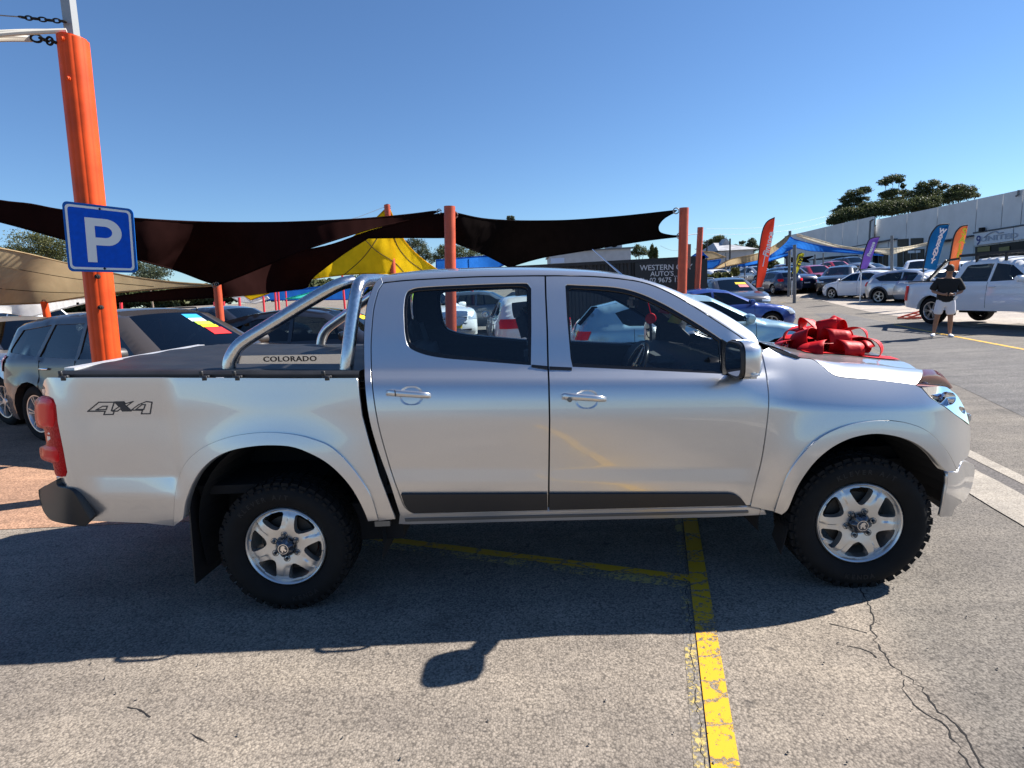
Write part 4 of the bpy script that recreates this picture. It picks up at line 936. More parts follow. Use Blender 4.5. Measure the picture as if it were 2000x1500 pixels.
# ------------------------------------------------------------------ the other cars
M_paint = {k: paint(k + "_car_paint", c, metal=m, rough=r, ior=1.3 if k == 'greybrown' else 1.5) for k, c, m, r in (
    ("white", (.80, .81, .82), 0, .4), ("charcoal", (.085, .085, .095), .6, .3), ("black", (.012, .012, .015), .1, .3), ("pale_blue", (.30, .47, .56), .5, .3), ("blue", (.02, .055, .26), .3, .3),
    ("silver", (.50, .51, .53), .7, .3), ("red", (.40, .012, .018), .2, .3), ("navy", (.015, .025, .07), .2, .3), ("orange", (.62, .22, .03), .1, .3), ("greybrown", (.040, .033, .029), 0, .45), ("slate", (.10, .135, .17), .4, .3), ("maroon", (.07, .01, .016), .2, .3))}
M_cladding = pm("grey_black_cladding", (.03, .03, .032), .6)
SPECS = {
 'hatch': dict(hw=.88, wb=1.30, r=.325, zs=.20, top=[(2.05, .22), (2.16, .42), (2.12, .66), (1.92, .80), (1.45, .92), (1.02, 1.00), (.22, 1.42), (-.30, 1.485), (-1.0, 1.45), (-1.68, 1.33), (-1.98, 1.02), (-2.08, .80), (-2.10, .45), (-2.02, .24)], ws=(5, 6), rg=(9, 10), belt=.97,
    win=[[(.86, 1.0), (.80, 1.04), (.24, 1.345), (-.26, 1.395), (-.26, .975)], [(-.33, .98), (-.33, 1.395), (-.90, 1.365), (-1.42, 1.24), (-1.30, 1.05), (-1.2, 1.01)]], hl=(.58, .78, .42, .80), tl=(.80, .95, .62, .84), seams=[.90, -.30, -1.12]),
 'sedan': dict(hw=.91, wb=1.40, r=.335, zs=.20, top=[(2.18, .22), (2.30, .42), (2.26, .64), (2.05, .78), (1.6, .88), (1.05, .96), (.15, 1.38), (-.40, 1.455), (-.95, 1.42), (-1.72, 1.09), (-2.2, 1.03), (-2.36, .86), (-2.36, .45), (-2.25, .25)], ws=(5, 6), rg=(8, 9), belt=.94,
    win=[[(.86, .96), (.78, 1.0), (.17, 1.305), (-.30, 1.36), (-.30, .95)], [(-.37, .955), (-.37, 1.36), (-.85, 1.33), (-1.38, 1.10), (-1.40, 1.0)]], hl=(.60, .76, .42, .82), tl=(.74, .95, .40, .84), seams=[.88, -.34, -1.20]),
 'suv': dict(hw=.96, wb=1.395, r=.385, zs=.26, top=[(2.20, .30), (2.34, .52), (2.32, .85), (2.10, 1.0), (1.55, 1.12), (1.02, 1.17), (.22, 1.62), (-.35, 1.705), (-1.4, 1.68), (-2.02, 1.60), (-2.32, 1.16), (-2.42, .98), (-2.42, .52), (-2.30, .32)], ws=(5, 6), rg=(9, 10), belt=1.13,
    win=[[(.86, 1.155), (.80, 1.2), (.26, 1.52), (-.28, 1.575), (-.28, 1.13)], [(-.35, 1.135), (-.35, 1.575), (-1.02, 1.575), (-1.20, 1.16)], [(-1.10, 1.575), (-1.28, 1.165), (-1.98, 1.22), (-1.99, 1.26), (-1.78, 1.52)]], hl=(.78, .95, .48, .86), tl=(.95, 1.18, .48, .90), seams=[.90, -.31, -1.14]),
 'crossover': dict(hw=.92, wb=1.33, r=.355, zs=.24, top=[(2.10, .28), (2.22, .48), (2.18, .78), (1.98, .92), (1.5, 1.03), (1.05, 1.08), (.25, 1.50), (-.35, 1.575), (-1.1, 1.54), (-1.75, 1.43), (-2.10, 1.08), (-2.18, .90), (-2.18, .5), (-2.08, .30)], ws=(5, 6), rg=(9, 10), belt=1.05,
    win=[[(.88, 1.07), (.82, 1.11), (.28, 1.42), (-.28, 1.475), (-.28, 1.05)], [(-.35, 1.055), (-.35, 1.475), (-1.0, 1.45), (-1.62, 1.26), (-1.35, 1.10)]], hl=(.70, .88, .45, .83), tl=(.86, 1.08, .42, .86), seams=[.90, -.31, -1.18], clad=True),
 'ute': dict(hw=.925, wb=1.575, r=.385, zs=.42, top=[(2.35, .42), (2.50, .60), (2.48, .95), (2.28, 1.08), (1.75, 1.17), (1.28, 1.22), (.55, 1.68), (.0, 1.78), (-.72, 1.76), (-.93, 1.70), (-1.05, 1.22), (-2.68, 1.20), (-2.72, .62), (-2.62, .50)], ws=(5, 6), rg=(9, 10), belt=1.17, deck=True,
    win=[[(1.12, 1.21), (1.04, 1.26), (.56, 1.58), (.12, 1.645), (.12, 1.18)], [(.05, 1.185), (.05, 1.645), (-.60, 1.635), (-.70, 1.60), (-.80, 1.30), (-.72, 1.20)]], hl=(.86, 1.03, .48, .86), tl=(.68, 1.12, .74, .90), seams=[1.18, .085, -.84]),
 'van': dict(hw=.95, wb=1.5, r=.34, zs=.25, top=[(2.30, .28), (2.42, .50), (2.40, .82), (2.28, 1.0), (2.1, 1.08), (1.95, 1.14), (1.30, 1.86), (.8, 1.96), (-1.4, 1.97), (-2.30, 1.92), (-2.40, 1.15), (-2.44, .95), (-2.44, .5), (-2.35, .3)], ws=(5, 6), rg=(9, 10), belt=1.12,
    win=[[(1.72, 1.14), (1.66, 1.2), (1.26, 1.76), (.55, 1.82), (.55, 1.12)], [(.48, 1.12), (.48, 1.82), (-.7, 1.84), (-.7, 1.14)], [(-.8, 1.14), (-.8, 1.84), (-2.1, 1.80), (-2.15, 1.18)]], hl=(.74, .96, .5, .86), tl=(.8, 1.25, .78, .92), seams=[1.8, .51, -.75]),
}
def simple_wheel(name, r, par, loc, flip, spokes=5, rimmat=None):
    w = bpy.data.objects.new("wheel", None); COL.objects.link(w); w.parent = par; w.location = loc; w.rotation_euler = (0, rng.uniform(0, 1.2), math.pi if flip else 0)
    key = (round(r, 3), spokes)
    if key not in WM:
        t = MB().lathe([(r * .66, .05), (r * .70, .012), (r * .80, -.004), (r * .92, .006), (r * .985, .028), (r, .06), (r, .18), (r * .96, .21), (r * .7, .21)], 36)
        d = MB(); d.lathe([(r * .665, .03), (r * .68, .012), (r * .64, .014), (r * .60, .045), (r * .585, .14)], 36)
        for k in range(spokes):
            a = 2 * math.pi * k / spokes
            for da in (-.12, .12):
                q = lambda aa, rr, y: (rr * math.cos(aa), y, rr * math.sin(aa)); wd = .032 / r * .33 * 1.0
                d.hexa([q(a + da * .6 - .10, r * .12, .022), q(a + da * .6 + .10, r * .12, .022), q(a + da + wd, r * .64, .020), q(a + da - wd, r * .64, .020)], [q(a + da * .6 - .10, r * .12, .05), q(a + da * .6 + .10, r * .12, .05), q(a + da + wd, r * .64, .05), q(a + da - wd, r * .64, .05)])
        d.lathe([(.001, .012), (r * .13, .014), (r * .17, .03)], 16)
        b = MB().lathe([(.001, .09), (r * .6, .09)], 20)
        WM[key] = tuple(x.build(n, m, None, smooth=True, angle=35).data for x, n, m in ((t, "tyre", M_rubber), (d, "rim", M_alloy), (b, "brake_disc", M_dark)))
        for n in ("tyre", "rim", "brake_disc"):
            for o in [o for o in COL.objects if o.parent is None and o.name.split('.')[0] == n]: bpy.data.objects.remove(o)
    for me, n in zip(WM[key], ("tyre", "rim", "brake_disc")): link(bpy.data.objects.new(n, me), w)
    return w
WM = {}; CARCACHE = {}
def car(kind, label, x, y, deg, pk, z=None, name=None, cat=None, detail=1, stickers=(), rails=False, plate=M_white, group=None, fine=.10, trimpaint=None, scale=1.0):
    sp = SPECS[kind]; top = sp['top']; hw = sp['hw']; wb = sp['wb']; r = sp['r']; zs = sp['zs']; belt = sp['belt']
    z0 = float(terr(x, y)) if z is None else z
    root = thing(name or {'hatch': 'hatchback_car', 'sedan': 'sedan_car', 'suv': 'suv_car', 'crossover': 'crossover_car', 'ute': 'pickup_truck', 'van': 'delivery_van'}[kind], label, cat or {'ute': 'pickup truck', 'van': 'van'}.get(kind, 'car'), (x, y, z0), math.radians(deg), group)
    key = (kind, pk, detail)
    xf, xr = max(p[0] for p in top), min(p[0] for p in top)
    tp = np.array(cr(top[:sp['ws'][0] + 1], 4)[:-1] + cr(top[sp['ws'][0]:sp['ws'][1] + 1], 6)[:-1] + cr(top[sp['ws'][1]:sp['rg'][0] + 1], 5)[:-1] + cr(top[sp['rg'][0]:sp['rg'][1] + 1], 5)[:-1] + (cr(top[sp['rg'][1]:], 4) if not sp.get('deck') else [tuple(p) for p in resample(top[sp['rg'][1]:], .12, False)]))
    def hwid(x, z):
        x = np.asarray(x, float); z = np.asarray(z, float)
        y = hw - .05 * np.clip((.55 - z) / .35, 0, 1.2) ** 2 - .03 * np.clip((z - .75) / (belt - .75), 0, 1) ** 2 - .40 * np.clip(z - belt, 0, 2) - .03 * sst(belt - .02, belt + .02, z)
        y = y - .26 * np.clip((x - (xf - .75)) / .75, 0, 1) ** 2.2 - .20 * np.clip(((xr + .6) - x) / .6, 0, 1) ** 2.4
        for wx in (wb, -wb):
            d = np.hypot(x - wx, z - r); y = y + .022 * np.exp(-((d - r * 1.22) / .07) ** 2) * sst(.2, .45, z)
        y = y + .010 * sst(belt - .26, belt - .28, z) * sst(.45, .6, z)
        d = np.sqrt(np.min((x.ravel()[:, None] - tps[None, :, 0]) ** 2 + (z.ravel()[:, None] - tps[None, :, 1]) ** 2, 1)).reshape(x.shape)
        return y - .075 * np.clip(1 - d / .10, 0, 1) ** 2
    tps = resample(tp, .03, closed=False)
    prof = resample(tp, fine, closed=False)
    def bulge(px, sgn, t): return sgn * .07 * (1 - t * t)
    if key not in CARCACHE:
        arch = r * 1.17; bot = []
        for wx in (-wb, wb):
            for a in np.linspace(math.pi, 0, 11): bot.append((wx + arch * math.cos(a), max(zs, r + arch * 1.0 * math.sin(a))))
            # drop to sill between
        bot = [(-wb - arch - .02, zs + .02)] + bot[:11] + [(-wb + arch + .02, zs)] + [(wb - arch - .02, zs)] + bot[11:] + [(wb + arch + .02, zs)]
        outer = [tuple(p) for p in prof] + bot
        vv, tri, loops = fill(outer, sp['win'], step=fine)
        Y = hwid(vv[:, 0], vv[:, 1]); mb = MB()
        tr = [t if area([vv[i] for i in t]) > 0 else t[::-1] for t in tri]
        for s in (-1, 1): mb.add([(a, s * yy, c) for (a, c), yy in zip(vv, Y)], [t if s < 0 else t[::-1] for t in tr])
        # arch lips and window returns
        for l in loops[1:]:
            m = len(l)
            for s in (-1, 1): mb.add([(vv[i][0], s * Y[i], vv[i][1]) for i in l] + [(vv[i][0], s * (Y[i] - .03), vv[i][1]) for i in l], [(i, (i + 1) % m, (i + 1) % m + m, i + m) for i in range(m)])
        k0 = len(prof); bl = loops[0][k0:]
        for s in (-1, 1): mb.add([(vv[i][0], s * Y[i], vv[i][1]) for i in bl] + [(vv[i][0], s * (Y[i] - .10), vv[i][1]) for i in bl], [(i, i + 1, i + 1 + len(bl), i + len(bl)) for i in range(len(bl) - 1)])
        body = mb
        # transverse skin
        wsA, wsB = [top[i] for i in sp['ws']]; rgA, rgB = [top[i] for i in sp['rg']]
        def inr(p, A, B): return min(A[0], B[0]) - .001 <= p[0] <= max(A[0], B[0]) + .001 and min(A[1], B[1]) - .001 <= p[1] <= max(A[1], B[1]) + .001
        rows = []; cls = []; Yp = hwid(prof[:, 0], prof[:, 1]); ts = np.linspace(-1, 1, 11)
        for i, p in enumerate(prof):
            nrm = prof[min(i + 1, len(prof) - 1)] - prof[max(i - 1, 0)]; nrm = np.array([nrm[1] * -1, nrm[0]]); nrm = -nrm / (np.hypot(*nrm) + 1e-9)
            if nrm @ (p - np.array([0, .8])) < 0: nrm = -nrm
            b = .085 if abs(nrm[0]) > .5 else .035
            if sp.get('deck') and p[0] < rgB[0] + .02 and p[1] > 1.1: b = .0
            rows.append([(p[0] + nrm[0] * b * (1 - t ** 2), t * Yp[i], p[1] + nrm[1] * b * (1 - t ** 2)) for t in ts])
        def seg(i): a, b = prof[i], prof[i + 1]; return 'ws' if inr(a, wsA, wsB) and inr(b, wsA, wsB) else 'rg' if inr(a, rgA, rgB) and inr(b, rgA, rgB) else 'body'
        cls = [seg(i) for i in range(len(prof) - 1)]
        glassr = {'ws': [], 'rg': []}
        for i, c in enumerate(cls):
            if c == 'body': body.grid([rows[i], rows[i + 1]])
            else:
                # pillars painted, the rest is glass
                body.grid([rows[i][:2], rows[i + 1][:2]]); body.grid([rows[i][-2:], rows[i + 1][-2:]])
                if not glassr[c]: glassr[c].append(rows[i][1:-1])
                glassr[c].append(rows[i + 1][1:-1])
        bo = body.build("body", M_paint[pk], None, smooth=True, angle=55, merge=.0008, fixn=True)
        ws = MB().grid(glassr['ws']).build("windscreen", M_tint, None, smooth=True, fixn=True); rg = MB().grid(glassr['rg']).build("rear_window", M_tint, None, smooth=True, fixn=True)
        sg = []
        for wpoly in sp['win']:
            v2, t2, l2 = fill(shrink(wpoly, -.004), step=.12); Y2 = hwid(v2[:, 0], v2[:, 1]) - .012
            for s in (-1, 1): sg.append(MB().add([(a, s * yy, c) for (a, c), yy in zip(v2, Y2)], t2).build("side_window", M_tint, None, smooth=True, fixn=True))
        fx = lambda z, y: np.interp(z, [p[1] for p in top[:4]], [p[0] for p in top[:4]]) + .085 * (1 - (y / max(.3, float(hwid(np.array([xf - .1]), np.array([z]))[0]))) ** 2)
        rx = lambda z, y: -np.interp(z, [p[1] for p in top[-1:-5:-1]], [-p[0] for p in top[-1:-5:-1]]) * 1.0
        extra = []
        def lamp(nm, z0_, z1_, y0_, y1_, mat, front):
            for s in (-1, 1):
                R = []
                for zz in np.linspace(z0_, z1_, 4):
                    row = []; sg_ = -1 if front else 1; xb = float(np.interp(zz, [p[1] for p in top[:4]], [p[0] for p in top[:4]])) if front else float(rx(zz, 0)); xe = xb + sg_ * .02; ye = float(hwid(np.array([xe]), np.array([zz]))[0])
                    for t in np.linspace(0, 1, 14):
                        if t < .4: yy = y0_ * .9 + (ye - y0_ * .9) * t / .4; X = xb - sg_ * (.085 * max(0, 1 - (yy / ye) ** 2) + .014) + sg_ * .02 * (t / .4) ** 2
                        else: X = xe + sg_ * (t - .4) / .6 * (.27 if kind in ('ute', 'suv', 'van') or front else .15); yy = float(hwid(np.array([X]), np.array([zz]))[0]) + .017
                        row.append((X, s * yy, zz))
                    R.append(row)
                extra.append(MB().grid(R).build(nm, mat, None, smooth=True, fixn=True))
        lamp("headlight", *sp['hl'], M_lensclear, True); lamp("tail_light", *sp['tl'], M_redbright, False)
        def face(nm, z0_, z1_, y_, mat, front, off=.008):
            R = [[((float(fx(zz, yy)) + off) if front else (float(rx(zz, yy)) - .085 * (1 - (yy / hw) ** 2) - off), yy, zz) for yy in np.linspace(-y_, y_, 9)] for zz in np.linspace(z0_, z1_, 4)]
            extra.append(MB().grid(R).build(nm, mat, None, smooth=True, fixn=True))
        gz0, gz1 = top[1][1] + .06, top[2][1] + .04
        face("grille", gz0 + .08, gz1, .36, M_blackgloss, True); face("lower_grille", zs + .08, gz0 - .06, .5, M_black, True); face("number_plate", gz0 - .03, gz0 + .075, .19, plate, True, .016)
        face("number_plate", top[-3][1] + .12, top[-3][1] + .23, .19, plate, False, .014)
        for s in (-1, 1):
            for sx in sp['seams']:
                m = MB(); zz = np.linspace(zs + .08, belt - .01, 12); yy = hwid(np.full(12, sx), zz); m.tube([(sx, s * (q + .0005), k) for q, k in zip(yy, zz)], .0045, 5); extra.append(m.build("door_seam", M_dark, None))
        for s in (-1, 1):
            for sx in sp['seams'][1:]:
                q = float(hwid(np.array([sx + .14]), np.array([belt - .12]))[0]); extra.append(bevel(MB().box((sx + .15, s * (q + .018), belt - .12), (.19, .03, .03)).build("door_handle", M_paint[pk] if trimpaint is None else trimpaint, None), .008, 1))
            w0 = sp['win'][0][0]; q = float(hwid(np.array([w0[0] - .08]), np.array([belt]))[0])
            mm = MB(); c = Vector((w0[0] - .10, s * (q + .12), belt + .07)); mm.lathe([(.001, -.12), (.06, -.115), (.082, -.06), (.088, .02), (.075, .09), (.001, .12)], 14, 'Y', c); mm.bar(c + Vector((.02, -s * .08, -.05)), c + Vector((.06, -s * .16, -.08)), .04)
            extra.append(mm.build("side_mirror", M_paint[pk], None, smooth=True, angle=50)); mg = MB().lathe([(.001, 0), (.07, 0)], 12, 'Y', (0, 0, 0)).build("mirror_glass", M_mirror, None); mg.data.transform(Matrix.Translation(c + Vector((-.083, 0, 0))) @ Matrix.Rotation(math.pi / 2, 4, 'Z')); extra.append(mg)
        if sp.get('clad'):
            for s in (-1, 1):
                for wx in (-wb, wb):
                    m = MB(); R = []
                    for a in np.linspace(-.25, math.pi + .25, 20):
                        row = []
                        for rr in (arch - .01, arch + .075):
                            xx, zz = wx + rr * math.cos(a), max(zs, r + rr * math.sin(a)); row.append((xx, s * (float(hwid(np.array([xx]), np.array([zz]))[0]) + .012), zz))
                        R.append(row)
                    extra.append(m.grid(R).build("arch_cladding", M_cladding, None, smooth=True, fixn=True))
                R = [[(xx, s * (float(hwid(np.array([xx]), np.array([zz]))[0]) + .012), zz) for zz in (zs, zs + .08, zs + .17)] for xx in np.linspace(-wb + arch, wb - arch, 8)]; extra.append(MB().grid(R).build("sill_cladding", M_cladding, None, fixn=True))
            face("bumper_cladding", zs + .02, zs + .27, .80, M_cladding, False, .010)
        m = MB()
        for wx in (-wb, wb):
            for s in (-1, 1):
                R = [[(wx + (arch + .02) * math.cos(a), s * yy, r + (arch + .02) * math.sin(a)) for yy in (hw - .09, hw - .40)] for a in np.linspace(-.3, math.pi + .3, 14)]; m.grid(R); m.add([q[1] for q in R], [tuple(range(14))])
        m.box((0, 0, zs + .06), (xf - xr - .6, hw * 1.5, .08)); extra.append(m.build("underbody", M_dark, None))
        CARCACHE[key] = [o for o in [bo, ws, rg] + sg + extra]
        for o in CARCACHE[key]: o.parent = root
        CARCACHE[key + ('f',)] = (hwid, rows, cls, prof)
    else:
        for o in CARCACHE[key]: c = o.copy(); COL.objects.link(c); c.parent = root
    for wx in (-wb, wb):
        for s in (-1, 1): simple_wheel("wheel", r, root, (wx, s * (hw - .015), r), s > 0, 6 if kind in ('ute', 'suv') else 5)
    hwid, rows, cls, prof = CARCACHE[key + ('f',)]
    iw = [i for i, c in enumerate(cls) if c == 'ws']
    def onws(v, t):  # v 0 cowl .. 1 top ; t -1..1 across
        f = iw[0] + v * len(iw); i = min(int(f), iw[-1]); u = f - i; a = np.array([np.interp(t, np.linspace(-1, 1, 11), [q[k] for q in rows[i]]) for k in range(3)]); b = np.array([np.interp(t, np.linspace(-1, 1, 11), [q[k] for q in rows[i + 1]]) for k in range(3)]); return a * (1 - u) + b * u + np.array([.004, 0, .004])
    for v0, v1, t0, t1, mt in stickers:
        MB().grid([[onws(v, t) for t in np.linspace(t0, t1, 4)] for v in (v0, (v0 + v1) / 2, v1)]).build("windscreen_sticker", mt, root)
    if rails:
        for s in (-1, 1):
            zt = max(p[1] for p in top); yy = float(hwid(np.array([-.6]), np.array([zt - .05]))[0]); pts = [(.25, s * yy, zt - .05), (.15, s * yy, zt + .045), (-1.45, s * yy, zt + .035), (-1.6, s * yy, zt - .06)]
            MB().tube([tuple(q) for q in cr(pts, 4)], .018, 8).build("roof_rail", M_alu if rails == 1 else M_black, root, smooth=True)
    if scale != 1: root.scale = (scale,) * 3
    return root
S_sky = pm("sky_blue_sticker", (.03, .32, .70), .5); S_wht = pm("pale_sticker", (.62, .75, .80), .5); S_grn = pm("lime_sticker", (.40, .72, .06), .5); S_yel = pm("yellow_sticker", (.85, .62, .02), .5); S_rd = pm("red_sticker", (.70, .03, .03), .5); S_pk = pm("pink_sticker", (.75, .2, .22), .5)

k1 = car('suv', "grey family wagon with rainbow price stickers on its windscreen behind the orange parking post", -3.69, 4.95, -24.2, 'greybrown', z=.0, fine=.06, trimpaint=M_chrome,
    stickers=((.82, .94, .26, .62, S_sky), (.71, .81, .27, .60, S_wht), (.60, .70, .30, .64, S_grn), (.52, .59, .32, .66, S_yel), (.30, .51, .34, .70, S_rd)))
MB().tube([(x_, -.93 + .40 * 0 - .0, z_) for x_, z_ in ()] or [(0, 0, .3), (0, 0, .31)], .001, 4)
text("sticker_lettering", "SALE", Vector((0, 0, 0)), (1, 0, 0), (0, 1, 0), .001, S_yel, k1) if 0 else None
car('crossover', "black crossover with lettered windscreen seen between the sports bar tubes", -2.22, 7.65, -9.7, 'black', fine=.08, stickers=((.75, .95, .1, .6, S_pk), (.55, .72, .1, .6, S_yel)))
car('hatch', "pale blue hatchback parked right behind the pickup cab with its bonnet showing past the windscreen", 4.35, 7.75, -2, 'pale_blue', z=.0, fine=.06, stickers=((.6, .9, -.7, -.1, S_rd), (.4, .58, -.7, -.2, S_grn)))
car('sedan', "bright blue sedan with silver roof edge beyond the pale blue hatchback", 7.35, 15.6, 3, 'blue', fine=.08)
nv = car('ute', "white pickup with black grille facing out, framed by the pickup's rear door window", -2.2, 16.6, -58, 'white', fine=.07, scale=1.1, plate=M_yellowplate, stickers=((.35, .85, -.8, -.2, S_grn),))
m = MB(); m.lathe([(.075, 0), (.075, .02), (.055, .02), (.055, 0)], 24); g_ = m.build("grille_badge", M_chrome, nv); g_.rotation_euler = (0, 0, math.pi / 2); g_.location = (2.585, 0, .86)
for k in range(3): MB().box((2.575, 0, .76 + .09 * k), (.02, .70, .022)).build("grille_bar", M_chrome, nv)
car('suv', "slate blue wagon standing side on behind the white pickup's grille", -.2, 22.0, -8, 'slate')
car('crossover', "white crossover seen from behind through the pickup's rear door window", 1.35, 12.6, 97, 'white', fine=.09)
car('suv', "silver wagon at the left edge behind the grey family wagon", -7.9, 7.4, -24, 'silver', name="station_wagon")
car('suv', "black four wheel drive with roof bars under the tan sail", -8.6, 13.2, -24, 'black', rails=2)
car('hatch', "orange hatchback whose roof shows above the pale blue one", 7.9, 20.2, 0, 'orange')
car('suv', "grey wagon with roof rails and sale sticker facing the lane", 9.7, 21.2, -90, 'charcoal', rails=1, stickers=((.55, .72, .15, .75, S_yel), (.30, .52, .25, .75, S_pk)))
car('van', "white van with broad windscreen beside the shrub", 11.6, 30.5, -70, 'white')
# right-hand rows
car('hatch', "white hatchback with five spoke wheels parked beyond the lane", 20.2, 30.0, 112, 'white', fine=.08)
car('crossover', "silver crossover with black cladding backed in next to the white hatchback", 20.19, 25.45, -63.6, 'silver', fine=.08)
w_ = car('ute', "white pickup with black roof rack behind the man in white shorts", 15.01, 13.72, -79.8, 'white', z=.05, fine=.06, scale=1.05)
M_rack = pm("black_rack_steel", (.015, .015, .016), .5)
m = MB()
for s in (-.62, .62): m.bar((-1.02, s, 1.90), (1.0, s, 1.92), .05, .07)
for q in np.linspace(-.95, .95, 9): m.bar((q, -.62, 1.91), (q, .62, 1.91), .07, .03)
for s in (-.62, .62):
    for q in (-.5, .3): m.bar((q, s, 1.70), (q, s, 1.91), .05)
m.build("roof_rack", M_rack, w_)
m = MB()
for s in (-.72, .72): m.bar((-1.95, s, 1.21), (-1.30, s, 1.80), .075); m.bar((-1.30, s, 1.80), (-.95, s, 1.83), .06); m.bar((-2.6, s, 1.23), (-1.2, s, 1.23), .04)
m.build("sports_bar", M_rack, w_)
MB().box((-1.88, 0, 1.20), (1.55, 1.62, .03)).build("tonneau_cover", M_alu, w_)
fr = [("hatch", "navy", 1514, 37, 95, "dark blue hatchback by the foot of the red banner"), ("suv", "navy", 1541, 38, -88, "dark blue wagon nosing out beside the grey pole"), ("sedan", "black", 1566, 38, -92, "black sedan between the dark blue wagon and the red car"),
      ("suv", "red", 1592, 38, -90, "bright red wagon with its nose to the lane under the blue sail"), ("suv", "black", 1640, 34, -128, "black wagon tucked behind the white hatchback"), ("hatch", "red", 1632, 48, -90, "small red hatchback two rows back near the warehouse awning"),
      ("sedan", "maroon", 1535, 48, -90, "maroon sedan in the row under the blue sail"), ("suv", "silver", 1700, 37, -60, "silver wagon below the purple banner"), ("crossover", "silver", 1742, 32, -60, "silver crossover before the grey pole"), ("ute", "white", 1792, 35, -120, "white pickup between the pole and the blue banner"),
      ("suv", "white", 1846, 30, 170, "white wagon behind the blue warranty banner"), ("hatch", "silver", 1838, 25.5, 10, "silver hatchback just behind the white pickup's tray"), ("suv", "black", 1662, 50, -90, "black wagon far back under the warehouse awning"), ("van", "white", 1450, 52, -80, "white van far off under the tan sail"), ("sedan", "silver", 1478, 47, -80, "silver sedan far off to the left of the red banner")]
for kd, pk, px, yy, hd, lb in fr:
    p = U(px, 545, yy); car(kd, lb, float(p[0]), yy, hd, pk, fine=.16)
fl = [("suv", "black", 455, 15, -20, "black wagon roof under the dark sail by the short orange post"), ("hatch", "white", 425, 20, -20, "white hatchback far back to the left of the black crossover"), ("suv", "white", 330, 17, -20, "white wagon roof showing over the grey family wagon"), ("sedan", "red", 250, 21, -20, "red sedan far back over the grey wagon's roof"), ("van", "white", 60, 24, -20, "white van under the white sail at far left"), ("suv", "silver", 1240, 22, -8, "silver wagon before the black container sign"), ("hatch", "charcoal", 1320, 24, -5, "charcoal hatchback beside the orange post before the container")]
for kd, pk, px, yy, hd, lb in fl:
    p = U(px, 590, yy); car(kd, lb, float(p[0]), yy, hd, pk, fine=.16)
# ------------------------------------------------------------------ posts, shade sails, sign
def cloth(name, col, trans=.35):
    m, nt, b, o = newmat(name); N, L = nt.nodes, nt.links; b.inputs["Roughness"].default_value = .9; b.inputs["Specular IOR Level"].default_value = 0
    tc = N.new("ShaderNodeTexCoord"); n = N.new("ShaderNodeTexNoise"); n.inputs["Scale"].default_value = 2.5; n.inputs["Detail"].default_value = 5; L.new(tc.outputs["Object"], n.inputs["Vector"])
    mr = N.new("ShaderNodeMapRange"); mr.inputs[1].default_value = .3; mr.inputs[2].default_value = .7; mr.inputs[3].default_value = .85; mr.inputs[4].default_value = 1.1; L.new(n.outputs["Fac"], mr.inputs[0])
    mx = N.new("ShaderNodeMix"); mx.data_type = 'RGBA'; mx.blend_type = 'MULTIPLY'; mx.inputs[0].default_value = 1; mx.inputs[6].default_value = (*col, 1); L.new(mr.outputs[0], mx.inputs[7]); L.new(mx.outputs[2], b.inputs["Base Color"])
    w = N.new("ShaderNodeTexWave"); w.inputs["Scale"].default_value = 1.1; w.inputs["Distortion"].default_value = 4; L.new(tc.outputs["Object"], w.inputs["Vector"])
    bp = N.new("ShaderNodeBump"); bp.inputs["Strength"].default_value = .35; bp.inputs["Distance"].default_value = .04; L.new(w.outputs["Fac"], bp.inputs["Height"]); L.new(bp.outputs[0], b.inputs["Normal"])
    t = N.new("ShaderNodeBsdfTranslucent"); L.new(mx.outputs[2], t.inputs[0]); ms = N.new("ShaderNodeMixShader"); ms.inputs[0].default_value = trans
    L.new(b.outputs[0], ms.inputs[1]); L.new(t.outputs[0], ms.inputs[2]); L.new(ms.outputs[0], o.inputs[0]); return m
C_dark = cloth("dark_brown_shade_cloth", (.013, .0055, .0052), .03); C_black = cloth("black_shade_cloth", (.0065, .005, .005), .02); C_yel = cloth("yellow_shade_cloth", (.72, .46, .012), .5); C_tan = cloth("tan_shade_cloth", (.42, .32, .19), .4)
C_white = cloth("white_shade_cloth", (.80, .78, .74), .4); C_teal = cloth("teal_shade_cloth", (.06, .55, .45), .4); C_blue = cloth("blue_shade_cloth", (.025, .16, .55), .45); C_cream = cloth("cream_shade_cloth", (.68, .61, .47), .35)
M_postred = pm("red_post_paint", (.66, .035, .05), .4); M_rust = pm("rust_red_post_paint", (.48, .075, .03), .42, noise=.15, nscale=6); M_greypost = pm("grey_steel_post", (.13, .14, .15), .5)
SEAM = pm("dark_seam_thread", (.05, .03, .008), .9); M_cable = pm("steel_cable", (.25, .25, .26), .4, metal=.8); M_rope = pm("pale_rope", (.66, .62, .54), .8)

